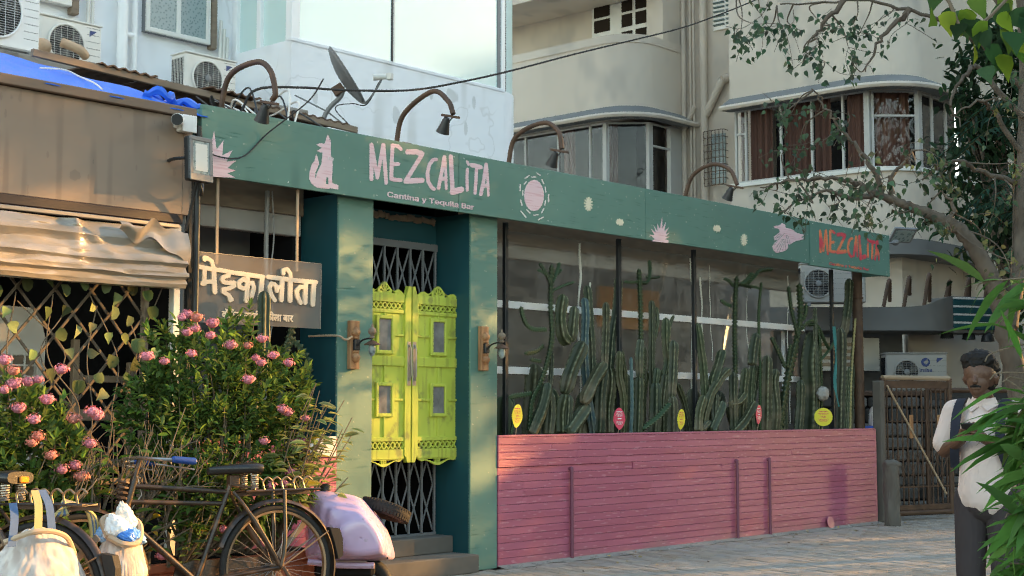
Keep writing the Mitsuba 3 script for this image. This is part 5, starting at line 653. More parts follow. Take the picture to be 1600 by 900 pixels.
# ground floor
part(CB, 'ground_wall', MB().box(14.4, 3.6, 0, 14.8, 8.2, 4.1).box(14.4, 3.4, 0, 17, 3.6, 4.1), 'cream_stucco'); part(CB, 'ground_wall', MB().box(16.9, -1.5, 0, 17.2, 3.4, 13), 'cream_stucco')
cw0, cw1 = np.array([10.6, 4.6]), np.array([13.9, 2.2])
def strip(p, q, z0, z1, t, off=0):
    d = unit(np.array([*(q - p), 0])); n = np.array([-d[1], d[0], 0]); c = np.array([*((p + q) / 2), (z0 + z1) / 2]) + n * off
    return MB().obox(c, (np.linalg.norm(q - p) / 2, t / 2, (z1 - z0) / 2), rotz(math.atan2(d[1], d[0])), .004)
EN = thing('entrance_block', 'low grey entrance block under the cream building, behind the gate', 'building')
part(EN, 'wall', strip(np.array([9.3, 4.6]), np.array([11.35, 1.9]), 0, 2.55, .15), 'grey_render'); part(EN, 'wall', strip(np.array([11.40, 1.85]), np.array([13.4, .2]), 0, 2.7, .15), 'cream_stucco')
cp = [(8.5, 3.25), (9.2, 2.35), (9.9, 1.58), (10.35, 1.1), (10.62, .9), (10.9, .84)]; cz = [2.86, 2.86, 2.86, 2.88, 2.98, 3.05]
cps = spl([(a, b, z) for (a, b), z in zip(cp, cz)], 8); n = len(cps)
v = np.vstack([[[p[0], p[1], p[2]] for p in cps], [[p[0], p[1], 2.52] for p in cps], [[p[0] + .9, p[1] + .75, 2.52] for p in cps], [[p[0] + .9, p[1] + .75, 2.8] for p in cps]])
part(EN, 'canopy', MB().raw(v, np.vstack([[[i + k * n, i + 1 + k * n, i + 1 + ((k + 1) % 4) * n, i + ((k + 1) % 4) * n] for i in range(n - 1)] for k in range(4)])), 'grey_render', 40)
p, q = np.array([10.9, .835]), np.array([11.66, .44])
part(EN, 'canopy_end', strip(p, q, 2.50, 3.04, .5, .27), 'grey_render')
for z in (2.55, 2.67, 2.79, 2.91): part(EN, 'canopy_louvre', strip(p, q, z, z + .085, .03, 0), 'teal_paint'); part(EN, 'canopy_strip', strip(p, q, z + .087, z + .115, .02, -.002), 'white_paint')
W = part(EN, 'window', strip(np.array([9.98, 2.62]), np.array([10.75, 2.02]), 1.95, 2.45, .04, -.1) , 'off_white')
for z in (2.02, 2.12, 2.22, 2.32): part(W, 'louvre', strip(np.array([10.0, 2.605]), np.array([10.45, 2.25]), z, z + .05, .02, -.14), 'wood_pale')
part(EN, 'opening', strip(np.array([9.62, 3.5]), np.array([9.82, 3.2]), 0, 2.5, .1, -.16), 'dark_void')
part(EN, 'pipe', MB().tube([(9.2, 2.7, 1.5), (9.2, 2.7, 2.5)], .03, 8), 'white_paint')
for i, (x, y, z) in enumerate(((11.08, 1.03, 2.46), (11.30, .79, 2.44), (11.49, .58, 2.41))):
    k = thing('pendant_lamp', ['small black dome pendant lamp under the grey canopy, leftmost of three', 'small black dome pendant lamp under the grey canopy, middle of three', 'small black dome pendant lamp under the grey canopy, rightmost of three'][i], 'lamp', 'pendant lamps under the canopy')
    part(k, 'shade', MB().lathe([(.015, .12), (.05, .10), (.085, .05), (.10, -.03), (.095, -.03), (.08, .045), (.04, .09), (0, .1)], (x, y, z), None, 20), 'black_metal', 40); part(k, 'rod', MB().tube([(x, y, z + .1), (x, y, z + .3)], .006, 6), 'black_metal')
a = acu('air_conditioner', 'cream air-conditioner unit with a round blue emblem behind the rusty gate', (9.59, 1.26, 1.64), .87, .52, .3, math.atan2(-.66, .57), .29, .17, 'dull_white')
Rm = rotz(math.atan2(-.66, .57)); o = np.array([9.59, 1.26, 1.64])
ring = Point(.56, .40).buffer(.062); part(a, 'emblem', MB().prism(ring.difference(affinity.rotate(affinity.scale(Point(.56, .405).buffer(.03), 1.1, .55), 35)).difference(Polygon([(.55, .40), (.585, .44), (.60, .40), (.565, .37)]).buffer(.004)), -.009, -.004).xf(Rm, o), 'navy_print')
t = meshkit.text_mesh('Cruise', .05, .003, True); v = np.array(t.vertices); v = np.stack([.44 + v[:, 0] * 1.0, -.005 - v[:, 2], .265 + v[:, 1]], 1); part(a, 'lettering', MB().raw(v, t.faces).xf(Rm, o), 'navy_print')
acu('air_conditioner', 'air-conditioner unit on the grey canopy, behind the right end of the cactus window', (8.66, 2.06, 2.88), .92, .55, .3, math.atan2(-.66, .62), .24, .2, 'dull_white')
m = MB()
for i in range(6):
    x, y = 10.4 + .25 * i, 1.7 - .2 * i
    m.tube(spl([(x, y, 2.9), (x + .1, y - .05, 3.3 + .05 * (i % 3)), (x + .3, y + .05, 3.0 + .1 * (i % 2))], 6), .03, 7)
one('pipe_bundle', 'tangle of dark pipes on top of the grey canopy', 'pipes', m, 'rust_metal', 40)
fl = thing('floodlight', 'small grey floodlight tilted out past the right end of the green fascia', 'floodlight'); Rf = rotz(-.5) @ rotx(-.75)
part(fl, 'housing', MB().obox((0, 0, 0), (.17, .12, .018), None, .006).xf(Rf, (7.78, .05, 3.60)), 'grey_metal'); part(fl, 'glass', MB().obox((0, 0, -.021), (.14, .09, .002)).xf(Rf, (7.78, .05, 3.60)), 'frosted'); part(fl, 'arm', MB().tube([(7.70, .1, 3.5), (7.1, .12, 3.42)], .018, 6).ell((7.68, .1, 3.5), (.05, .05, .04), n=6), 'grey_metal')
# ================================================================ vegetation
def leaf_template(shape):
    s = {'oval': [(0, 0), (.25, .42), (.55, .46), (.82, .26), (1, 0)], 'heart': [(0, .16), (.12, .52), (.4, .50), (.72, .2), (1, 0)], 'lance': [(0, 0), (.15, .34), (.4, .48), (.75, .28), (1, 0)], 'round': [(0, .1), (.08, .48), (.45, .6), (.85, .42), (1, .05)]}[shape]
    return np.array(s)
def leaves(mb, P, D, L, W, rng, col, shape='oval', fold=.25, droop=.25, up=None, cvar=.25, edge=None):
    """many leaves at once: base points P, directions D, lengths L, widths W, base colours col"""
    P, D = np.asarray(P, float), np.asarray(D, float); n = len(P)
    D = D / (np.linalg.norm(D, axis=1, keepdims=True) + 1e-9); L = np.broadcast_to(L, (n,)); W = np.broadcast_to(W, (n,))
    U = np.tile([0, 0, 1.], (n, 1)) if up is None else np.broadcast_to(up, (n, 3))
    U = U + rng.normal(0, .35, (n, 3)); S = np.cross(D, U); S /= np.linalg.norm(S, axis=1, keepdims=True) + 1e-9; N = np.cross(S, D)
    t = leaf_template(shape); k = len(t); V = []
    for (a, w) in t:
        for q in (-1, 0, 1):
            V.append(P + D * (a * L)[:, None] + S * (q * w * W)[:, None] + N * (abs(q) * fold * w * W - droop * a * a * L)[:, None])
    V = np.stack(V, 1)
    f = []
    for i in range(k - 1):
        for q in (0, 1): f += [[i * 3 + q, i * 3 + q + 1, (i + 1) * 3 + q + 1], [i * 3 + q, (i + 1) * 3 + q + 1, (i + 1) * 3 + q]]
    f = np.array(f); F = (f[None] + (np.arange(n) * 3 * k)[:, None, None]).reshape(-1, 3)
    c = np.broadcast_to(np.asarray(col, float), (n, 3)) * (1 + rng.normal(0, cvar, (n, 1))) * (1 + rng.normal(0, .08, (n, 3))); c = np.clip(c, .008, .75)
    C = np.repeat(c[:, None], 3 * k, 1)
    if edge is not None: 
        m = np.arange(3 * k) % 3 != 1; C[:, m] = .45 * C[:, m] + .55 * np.asarray(edge)
    mb.raw(V.reshape(-1, 3), F, C.reshape(-1, 3)); return mb
def rdir(rng, n, zb=0.): 
    d = rng.normal(0, 1, (n, 3)); d[:, 2] += zb; return d / np.linalg.norm(d, axis=1, keepdims=True)
GREEN = np.array([.086, .150, .042])
def flower_head(p, r, rng, col):
    m = MB(); n = 46
    for i in range(n):
        z = 1 - 1.15 * (i + .5) / n; a = i * 2.39996; q = math.sqrt(max(0, 1 - z * z)); d = np.array([q * math.cos(a), q * math.sin(a), z]); d = unit(d + rng.normal(0, .12, 3))
        c = np.asarray(p) + d * r * rng.uniform(.68, 1.18) * np.array([1, 1, .8]); u = unit(np.cross(d, [.3, .2, .9])); w = np.cross(d, u); s = r * .26; b = rng.uniform(0, 1.5)
        v = [c]; 
        for j in range(8):
            t = b + j * math.pi / 4; rr = s * (1 if j % 2 == 0 else .32); v.append(c + rr * (math.cos(t) * u + math.sin(t) * w) + d * (.15 * s if j % 2 == 0 else 0))
        m.raw(v, [[0, 1 + j, 1 + (j + 1) % 8] for j in range(8)], np.asarray(col) * rng.uniform(.75, 1.2))
    m.ell(p, (r * .75, r * .75, r * .6), n=6, c=np.asarray(col) * .55); return m
def shrub(name, label, blobs, base, rng, nl, ll, col, flowers=(), fcol=(.72, .27, .34), shape='oval', ntwig=None, edge=None, group=None, lit=.3):
    k = thing(name, label, 'shrub', group); st, fo = MB(), MB(); tips = []
    for (x, y, z, rx, ry, rz, n) in blobs:
        d = rdir(rng, n, .15); r = rng.uniform(.55, 1.08, (n, 1)) ** .6
        nz = meshkit.fbm(np.array([[x, y, z]]) + d * 1.7, 3, 7)[:, None]; q = np.array([x, y, z]) + d * r * (.72 + .56 * nz) * np.array([rx, ry, rz])
        tips.append(q)
    tips = np.vstack(tips); tips = tips[tips[:, 2] > .32]
    for p in [tips[i] for i in rng.choice(len(tips), min(len(tips), 90), False)]:
        b = np.array(base[rng.integers(len(base))]) + rng.normal(0, .04, 3) * [1, 1, 0]; mid = (b * .45 + p * .55) + rng.normal(0, .05, 3); mid[2] = b[2] + (p[2] - b[2]) * .45
        st.tube(spl([b, mid, p], 5), np.linspace(.011, .003, 11), 5)
    cen = np.array([np.mean([b[0] for b in blobs]), np.mean([b[1] for b in blobs]), np.mean([b[2] for b in blobs]) - .5])
    ax = tips - cen; ax /= np.linalg.norm(ax, axis=1, keepdims=True); ax = ax + rng.normal(0, .45, ax.shape); ax[:, 2] += .35; ax /= np.linalg.norm(ax, axis=1, keepdims=True)
    P, D = [], []
    for j in range(nl):
        a = rng.uniform(0, 2 * math.pi, len(tips)) + j * 1.57; u = np.cross(ax, [[.31, .2, .93]]); u /= np.linalg.norm(u, axis=1, keepdims=True); w = np.cross(ax, u)
        back = (j // 2) * ll * .33
        P.append(tips - ax * back); op = .35 + .8 * j / nl
        D.append(ax * (1.1 - .8 * j / nl) + (np.cos(a)[:, None] * u + np.sin(a)[:, None] * w) * op)
    P, D = np.vstack(P), np.vstack(D); n = len(P)
    young = rng.random(n) < .2; c = np.tile(col, (n, 1)); c[young] = c[young] * [2.1, 1.8, 1.3]
    leaves(fo, P, D, rng.uniform(.7, 1.15, n) * ll, rng.uniform(.36, .48, n) * ll, rng, c, shape, .3, .25, edge=edge)
    part(k, 'stems', st, 'twig', 40, stuff=True); part(k, 'foliage', fo, 'leaf', stuff=True)
    for p in flowers:
        cc = np.array(fcol) * rng.uniform(.85, 1.15) if rng.random() > .25 else np.array([.68, .26, .20])
        part(k, 'flower', flower_head(np.array(p) + [0, rng.uniform(-.03, .05), 0], rng.uniform(.032, .048), rng, cc), 'vcol')
    return k
rv = np.random.default_rng(21)
shrub('flowering_shrub', 'dense flowering shrub with round pink flower heads at the left edge, before the lattice', [(-5.15, -.75, 1.30, .42, .32, .30, 190), (-5.35, -.85, .95, .45, .36, .40, 210), (-4.80, -.80, 1.10, .26, .28, .34, 120), (-4.62, -.85, .98, .18, .22, .22, 50), (-4.95, -.85, .70, .40, .3, .3, 130), (-4.75, -.95, .62, .30, .2, .3, 120)], [(-5.1, -.7, .35), (-4.9, -.65, .35)], rv, 8, .072, GREEN, VEG['FL'][0], group=None)
shrub('flowering_shrub', 'tall flowering shrub with pink flower heads in front of the hanging sign', [(-3.62, -.72, 1.52, .44, .30, .34, 260), (-3.15, -.75, 1.45, .36, .28, .34, 210), (-3.95, -.72, 1.35, .26, .24, .30, 130), (-3.5, -.78, 1.05, .50, .3, .36, 230), (-3.1, -.72, 1.1, .26, .2, .34, 90), (-2.92, -.78, 1.55, .16, .18, .16, 40), (-3.3, -.82, .75, .45, .26, .26, 200), (-3.75, -.88, .85, .3, .2, .3, 120), (-3.72, -.70, 1.84, .10, .08, .14, 14), (-3.22, -.7, 1.90, .08, .07, .16, 14), (-3.95, -.7, 1.86, .12, .07, .05, 10), (-3.35, -.7, 1.93, .05, .05, .10, 8)], [(-3.6, -.6, .35), (-3.2, -.6, .35), (-3.4, -.62, .35)], rv, 8, .066, GREEN, VEG['FL'][1])
# variegated bush and loose leafy bush: leaves large enough to tell apart
def leafy(name, label, pts, n, ll, wl, col, edge, bs, shape='oval', spread=(.2, .15, .2), mt='leaf_bright', zb=.5, seed=1):
    g = np.random.default_rng(seed); k = thing(name, label, 'shrub'); st = MB(); cnt = 0; extra = MB()
    for (x, y, z) in pts:
        p1 = np.array([x, y, z]); b = np.array(bs); mid = (b + p1) / 2 + g.normal(0, .04, 3); path = spl([b, mid, p1], 6); st.tube(path, np.linspace(.009, .003, len(path)), 5)
        for i in range(n):
            t = .45 + .55 * (i + .5) / n; q = path[min(int(t * (len(path) - 1)), len(path) - 1)] + g.normal(0, .012, 3)
            a = g.uniform(0, 6.28); d = unit([math.cos(a), math.sin(a) - .35, zb * g.uniform(.1, 1.2)]); L = ll * g.uniform(.65, 1.15)
            q2 = q + d * .02; c = np.array(col) * g.uniform(.75, 1.35)
            if g.random() < .06: c = np.array([.42, .34, .05])
            tgt = MB() if cnt < 300 else extra
            leaves(tgt, [q2], [d], L, L * wl, g, [c], shape, .25, .35, cvar=.05, edge=edge)
            if cnt < 300: part(k, 'leaf', tgt, mt, True)
            cnt += 1
    if cnt > 300: part(k, 'leaf', extra, mt, True, stuff=True)
    part(k, 'stems', st, 'twig', 40, stuff=True); return k
gv = np.random.default_rng(8)
leafy('variegated_shrub', 'variegated shrub with pale-edged leaves beside the green column', [(-2.92 + gv.normal(0, .17), -1.02 + gv.normal(0, .08), 1.22 + gv.normal(0, .13)) for _ in range(36)], 11, .115, .42, (.13, .20, .06), (.55, .56, .28), (-3.0, -.72, .4), seed=3)
leafy('young_plant', 'young leafy plant with bright oval leaves between the two flowering shrubs', [(-4.45 + gv.normal(0, .16), -.98 + gv.normal(0, .06), 1.02 + gv.normal(0, .22)) for _ in range(15)] + [(-3.95 + gv.normal(0, .12), -1.0, .95 + gv.normal(0, .2)) for _ in range(10)], 7, .105, .42, (.10, .19, .045), None, (-4.35, -.8, .35), seed=4)
leafy('green_shrub', 'low shrub with broad green and cream leaves behind the bicycle saddle', [(-3.75 + gv.normal(0, .22), -.98 + gv.normal(0, .05), .72 + gv.normal(0, .14)) for _ in range(16)], 8, .10, .42, (.06, .13, .05), (.25, .28, .12), (-3.8, -.8, .35), seed=5)
BT = thing('bare_shrub', 'leggy shrub of bare branching twigs behind the bicycle handlebar', 'shrub'); g = np.random.default_rng(9)
def branchy(mb, p, d, L, r, lev):
    q = p + d * L; mb.tube(spl([p, (p + q) / 2 + g.normal(0, .08 * L, 3), q], 4), np.linspace(r, r * .6, 9), 5)
    if lev:
        for _ in range(g.integers(2, 4)): branchy(mb, p + (q - p) * g.uniform(.6, 1), unit(d + g.normal(0, .42, 3) + [0, 0, .25]), L * g.uniform(.55, .8), r * .62, lev - 1)
for i in range(9):
    m = MB(); x = (-4.55, -4.42, -4.3, -4.2, -4.1, -4.6, -3.92, -3.85, -4.75)[i]; branchy(m, np.array([x, -.85 - .05 * (i % 3), .38]), unit([g.normal(0, .2), -.1, 1]), .40, .012, 3); part(BT, 'branch', m, 'twig', 40)
# terracotta planters
def trough(name, label, x0, x1, y0, y1, h):
    k = thing(name, label, 'planter')
    part(k, 'body', MB().box(x0, y0, 0, x1, y1, h - .06, .01), 'terracotta'); part(k, 'rim', MB().box(x0 - .02, y0 - .02, h - .06, x1 + .02, y1 + .02, h, .01), 'terracotta')
    part(k, 'soil', MB().box(x0 + .02, y0 + .02, h, x1 - .02, y1 - .02, h + .006), 'dark_void')
    for x in np.arange(x0 + .12, x1 - .05, .14): part(k, 'rib', MB().box(x, y0 - .012, .03, x + .03, y0 + .002, h - .07, .004), 'terracotta')
trough('planter', 'terracotta trough planter behind the bicycle wheel, nearest the lilac scooter', -3.35, -2.66, -.80, -.45, .40); trough('planter', 'terracotta trough planter under the tall flowering shrub, middle of three', -4.15, -3.42, -.80, -.45, .40); trough('planter', 'terracotta trough planter at the left, mostly hidden behind the parked bicycles', -5.4, -4.22, -.80, -.45, .40)
# creeper on the lattice
CR = thing('creeper', 'creeper with round pale leaves climbing the wooden lattice', 'plant'); g = np.random.default_rng(14); st = MB()
for i in range(9):
    x = -4.75 + i * .15; zt = g.uniform(1.9, 2.22)
    st.tube(spl([(x, -.04, 1.0), (x + g.normal(0, .08), -.05, 1.35), (x + g.normal(0, .1), -.035, 1.7), (x + g.normal(0, .1), -.04, zt)], 8), .0045, 5)
part(CR, 'stem', st, 'twig', 40, stuff=True)
pos = [(-4.72, 2.14), (-4.50, 2.19), (-4.36, 2.21), (-4.24, 2.17), (-4.10, 2.20), (-3.93, 2.20), (-3.82, 2.14), (-3.72, 2.20), (-3.60, 2.17), (-4.62, 2.0), (-4.36, 2.02), (-4.20, 2.03), (-4.03, 2.06), (-3.86, 2.05), (-3.73, 1.99), (-3.58, 2.06), (-4.55, 1.87), (-4.28, 1.86), (-4.12, 1.91), (-4.02, 1.93), (-3.90, 1.87), (-3.78, 1.86), (-3.66, 1.84), (-3.54, 1.90), (-3.53, 1.78), (-4.45, 1.74), (-4.2, 1.75), (-4.05, 1.72), (-3.85, 1.72), (-3.68, 1.70), (-3.6, 1.62), (-4.32, 1.62), (-4.58, 1.63), (-3.95, 1.60), (-3.76, 1.58), (-4.12, 1.55), (-4.4, 1.5), (-3.9, 1.48), (-3.62, 1.5), (-3.5, 1.66)]
for x, z in pos:
    m = MB(); d = unit([g.normal(0, .5), -.25, -.8 + g.normal(0, .4)]); L = g.uniform(.07, .10)
    leaves(m, [(x, -.05 - g.uniform(0, .04), z)], [d], L, L * .85, g, [np.array([.15, .19, .085]) * g.uniform(.6, 1.5)], 'round' if g.random() < .6 else 'heart', .4, .25, up=[0, -1, .2], edge=None); part(CR, 'leaf', m, 'leaf', True)

# ---------------------------------------------------------------- cacti
def resample(P, step):
    P = np.asarray(P, float); s = np.r_[0, np.cumsum(np.linalg.norm(np.diff(P, axis=0), axis=1))]; n = max(int(s[-1] / step), 6); t = np.linspace(0, s[-1], n); return np.stack([np.interp(t, s, P[:, i]) for i in range(3)], 1), t
def cactus_seg(kind, r, path, Y, rng, first):
    jy = Y + (0 if first else rng.normal(0, .015)); P = spl([(x, jy + rng.normal(0, .008), z) for x, z in path], 10)
    P, t = resample(P, max(.006, min(.02, r * .3))); L = t[-1]; k = len(P); m = MB()
    if kind in 'cb':
        ribs = 5 if r > .035 else 6; n = ribs * 6
        rr = r * np.sqrt(np.clip(1 - np.clip((t - (L - r * 1.5)) / (r * 1.5), 0, 1) ** 2, .0, 1)); rr = np.maximum(rr, r * .04); rr *= (1 + .05 * np.sin(t / r * 1.1 + rng.uniform(0, 6))) 
        if not first: rr *= np.clip(.55 + t / (r * 2.2), 0, 1)
        ph = rng.uniform(0, 6.28); a = np.arange(n) / n * 2 * math.pi * ribs
        prof = .64 + .42 * (.5 + .5 * np.cos(a)) ** 1.6
        base = np.array([.040, .053, .030]) if kind == 'c' else np.array([.045, .10, .105])
        base = base * rng.uniform(.75, 1.35) * np.array([rng.uniform(.9, 1.25), 1, rng.uniform(.8, 1.2)])
        pk = (.5 + .5 * np.cos(a)) ** 9; lt = np.array([.26, .27, .16]) * rng.uniform(.6, 1.2)
        areole = (.6 + .4 * np.sin(t / .011))[:, None]
        col = base[None, None] * (1 + .35 * (meshkit.fbm(P * 9, 3)[:, None, None] - .5)) + (pk[None] * areole)[..., None] * .75 * lt
        scar = np.clip((meshkit.fbm(P * 5 + 31, 3) - .50) * 6, 0, 1) * np.clip(1 - t / max(L, .01) * 1.1, 0, 1)
        col = col * (1 - .6 * scar[:, None, None]) + np.array([.15, .12, .08]) * .8 * scar[:, None, None]
        m.tube(P, rr, n, np.clip(col, .005, .5), True, lambda k_, n_: np.tile(prof, (k_, 1)))
    elif kind == 'e':
        n = 12; rr = r * np.clip((L - t) / (r * 1.2), .12, 1); f = max(.022, r * 1.6); ph = rng.uniform(0, 6)
        a = np.arange(n) / n * 2 * math.pi * 3
        tooth = .5 + .5 * np.sin(t[:, None] / f * 2 * math.pi + ph); prof = .55 + (.35 + .75 * tooth) * ((.5 + .5 * np.cos(a)) ** 3)[None]
        base = np.array([.030, .060, .026]) * rng.uniform(.7, 1.3); col = base[None, None] + (((.5 + .5 * np.cos(a)) ** 6)[None] * tooth ** 3)[..., None] * np.array([.12, .12, .07])
        m.tube(P, rr, n, np.clip(col, .005, .5), True, lambda k_, n_: prof)
    else:
        m.tube(P, r * (.7 + .5 * np.abs(np.sin(t * 70))), 8, (np.array([.30, .27, .12])[None, None] * (.7 + .5 * meshkit.fbm(P * 20, 2)[:, None, None])) * np.ones((1, 8, 1)))
    return m
ge = np.random.default_rng(101)
for x in (.18, .55, .95, 1.25, 1.62, 1.95, 2.35, 2.62, 3.02, 3.55, 3.9, 4.45, 4.75, 5.2, 5.9, 6.5):
    h = ge.uniform(.30, .75); dx = ge.normal(0, .09); CACTI.append(['c', .42 if x < 5 else .3, [[float(ge.uniform(.045, .075)), [[x, 1.06], [x + dx * .4, 1.06 + h * .5], [x + dx, 1.06 + h]]]] + ([[.04, [[x + dx * .4, 1.06 + h * .4], [x + .1, 1.06 + h * .5], [x + .11, 1.06 + h * .95]]]] if ge.random() < .5 else [])])
marks = [(.02, 'the doorway column'), (.29, 'the first yellow card'), (.41, 'the first black post'), (1.76, 'the first red card'), (2.09, 'the second black post'), (2.78, 'the second yellow card'), (3.39, 'the third black post'), (4.23, 'the second red card'), (5.61, 'the last yellow card'), (6.29, 'the last black post'), (6.93, 'the rusty corner pole'), (9, 'the gate')]
info = []
CACTI = [[a, b, [[r * (1.28 if a in 'cb' else 1.12), q] for r, q in c]] for a, b, c in CACTI]
for i, (kind, Y, segs) in enumerate(CACTI):
    x = segs[0][1][0][0]; h = max(p[1] for s_ in segs for p in s_[1]); j = max([q for q in range(len(marks)) if marks[q][0] <= x] + [0]); info.append([i, j, h, kind])
ordn = ['tallest', 'second tallest', 'third tallest', 'fourth tallest', 'fifth tallest', 'sixth tallest', 'seventh tallest', 'eighth tallest', 'ninth tallest', 'tenth tallest', 'eleventh tallest', 'twelfth tallest', 'shortest']
gc = np.random.default_rng(33)
for i, (kind, Y, segs) in enumerate(CACTI):
    j = info[i][1]; same = sorted([q for q in info if q[1] == j], key=lambda q: -q[2]); rank = [q[0] for q in same].index(i)
    nm = {'c': 'column_cactus', 'b': 'blue_cactus', 'e': 'candelabra_cactus', 't': 'dry_stalk'}[kind]; ds = {'c': 'ribbed dark-green column cactus', 'b': 'smooth blue-green cactus', 'e': 'knobbly branching cactus', 't': 'dry yellowish stalk'}[kind]
    where = f'between {marks[j][1]} and {marks[min(j + 1, len(marks) - 1)][1]}'.replace('the first', 'first').replace('the second', 'second').replace('the third', 'third').replace('the last', 'last').replace('the ', '')
    k = thing(nm, f'{ds} {where}' + (f', {ordn[min(rank, 12)]} there' if len(same) > 1 else ''), 'cactus' if kind != 't' else 'stalk', 'cacti in the window planter' if kind != 't' else None)
    for q, (r, path) in enumerate(segs): part(k, 'stem' if q == 0 else 'arm', cactus_seg(kind, r, path, Y, gc, q == 0), 'cactus_skin', True)
# cacti in the left window
for lab, path, r in (('green column cactus standing in front of the hanging acrylic sign', [(-2.83, 1.06), (-2.72, 1.7), (-2.70, 2.22)], .045), ('curling spiny cactus arm right of the hanging sign, before the dark window', [(-2.30, 1.06), (-2.28, 1.62), (-2.2, 1.88), (-2.05, 1.78), (-1.99, 1.62), (-2.08, 1.47), (-2.28, 1.44)], .026), ('pale thin cactus behind the right part of the hanging sign', [(-2.32, 1.06), (-2.25, 1.7), (-2.15, 2.1)], .03)):
    k = thing('column_cactus' if r > .04 else 'candelabra_cactus', lab, 'cactus'); part(k, 'stem', cactus_seg('c' if r > .04 else 'e', r, path, -.22 if r > .04 else .12, gc, True), 'cactus_skin', True)
one('cloth_strip', 'faded teal cloth strip hanging among the cacti near the last yellow card', 'cloth', MB().raw(*thick(*grid(4, 24, lambda a, b: (6.0 + .05 * a + .03 * math.sin(b * 7) + .06 * b, .08 + .012 * math.sin(a * 5 + b * 11), 2.35 - .95 * b)), .003)), 'tarp_teal', 50)
one('crumpled_bag', 'crumpled grey plastic bag caught on the cacti near the last yellow card', 'bag', MB().tm((lambda t: (setattr(t, 'vertices', np.array(t.vertices) * (1 + .5 * (meshkit.fbm(np.array(t.vertices) * 3, 3)[:, None] - .5)) * [.10, .06, .085]), t)[1])(trimesh.creation.icosphere(3)), None, (5.82, .12, 1.55)), 'dull_white', True)

# ---------------------------------------------------------------- leaf-shaped cards on sticks
cards = [(.29, 1.305, 'yellow', 'drop', 'yellow drop-shaped card on the planter edge, nearest the doorway'), (1.76, 1.275, 'red', 'shield', 'red drop-shaped card between the first and second yellow cards'), (2.78, 1.265, 'yellow', 'drop', 'yellow drop-shaped card at the middle of the planter edge, beside a black post'), (4.23, 1.31, 'red', 'drop', 'narrow red drop-shaped card between the second and third yellow cards'), (5.61, 1.28, 'yellow', 'round', 'round yellow card at the right end of the planter edge')]
for i, (x, z, c, sh, lab) in enumerate(cards):
    k = thing('plant_card', lab, 'sign', 'coloured cards along the planter')
    a = np.linspace(0, 2 * math.pi, 40, endpoint=False)
    if sh == 'round': pg = Point(0, 0).buffer(.105, quad_segs=12); hh = .105; ww = .10
    else:
        hh, ww = (.105, .078) if sh != 'round' else (.1, .1); ww = .062 if i == 3 else ww
        pg = Polygon([(ww * math.sin(t) * (1 - .12 * math.cos(t)) , hh * math.cos(t)) if math.cos(t) > -.2 else (ww * math.sin(t) * (1.0 + .38 * (math.cos(t) + .2)), hh * math.cos(t)) for t in a])
    pg = affinity.rotate(pg, (-12, 2, -14, -10, 3)[i]); yw = -.012 - .01 * i % 3
    Rm = rotz((.1, -.15, .1, .05, -.9)[i]); o = np.array([x, .0, z])
    part(k, 'card', MB().prism(pg, -.002, .002).xf(Rm, o), c + '_card')
    ink = 'red_card' if c == 'yellow' else 'white_paint'
    for j, (zz, L, t) in enumerate(((.062, .045, .007), (.044, .055, .003), (.034, .055, .003), (.024, .04, .003), (-.004, .028, .009), (-.026, .05, .003), (-.036, .05, .003), (-.046, .045, .003), (-.056, .03, .003))):
        L *= ww / .08; part(k, 'print_line', MB().box(-L * .9, -.0045, zz, L * .9, -.0025, zz + t).xf(Rm, o), ink)
    part(k, 'stick', MB().tube([(x, .004, z - hh + .01), (x - .005, .03, 1.08)], .004, 6), 'wood_pale')

# ---------------------------------------------------------------- the pavement tree on the right
ER = np.array([.669, -.743, 0]); EF = np.array([.743, .669, 0]); TO = np.array([4.39, -2.74, 0])
def tp(a, z, d=0): return TO + ER * a + EF * d + np.array([0, 0, z])
TREE = thing('pavement_tree', 'slender pavement tree at the right with a leaning limb and sparse heart-shaped leaves', 'tree'); gt = np.random.default_rng(17)
tr = MB()
def limb(pts, r0, r1, n=9): P = spl([tp(*p) for p in pts], 8); tr.tube(P + gt.normal(0, .006, P.shape), np.linspace(r0, r1, len(P)) * .66, n)
limb([(.22, 0, .1), (.20, .8, .08), (.10, 1.5, .04), (-.02, 2.1), (-.12, 2.55), (-.28, 2.9), (-.47, 3.13), (-.69, 3.25), (-.97, 3.36), (-1.22, 3.46)], .20, .05, 12)
limb([(.0, 2.15), (.18, 2.8, .15), (.30, 3.8, .3), (.38, 5.0, .4), (.3, 6.5, .3)], .13, .07)
trunk_k = part(TREE, 'trunk', tr, 'bark', 50); 
lb = [[(-1.2, 3.45), (-1.3, 3.75), (-1.45, 3.95), (-1.65, 4.2), (-1.85, 4.5)], [(-1.22, 3.46), (-1.4, 3.56), (-1.7, 3.62), (-2.1, 3.6), (-2.4, 3.52)], [(-1.1, 3.42), (-1.12, 3.6), (-1.0, 3.75), (-.9, 3.9)], [(-.55, 3.17), (-.5, 3.35), (-.62, 3.5)], [(-1.25, 3.46), (-1.5, 3.42), (-1.75, 3.5), (-2.2, 3.3)],
      [(.36, 4.6, .4), (-.1, 5.0, .2), (-.7, 5.25), (-1.4, 5.4), (-2.2, 5.35)], [(.36, 4.9, .4), (0, 5.6, .3), (-.8, 5.9, .2), (-1.6, 5.75), (-2.6, 5.5)], [(-.9, 5.3), (-1.15, 5.05), (-1.35, 4.7)], [(-1.5, 5.45), (-1.75, 5.15), (-1.9, 4.95)], [(.3, 3.9, .3), (.0, 4.3, .2), (-.2, 4.4), (-.5, 4.25)], [(.3, 3.6, .3), (-.2, 3.72, .15), (-.45, 3.8), (-.8, 3.62)], [(.3, 4.3, .3), (-.15, 4.75, .2), (-.35, 4.65), (-.5, 4.4), (-.42, 4.15)]]
bw = MB()
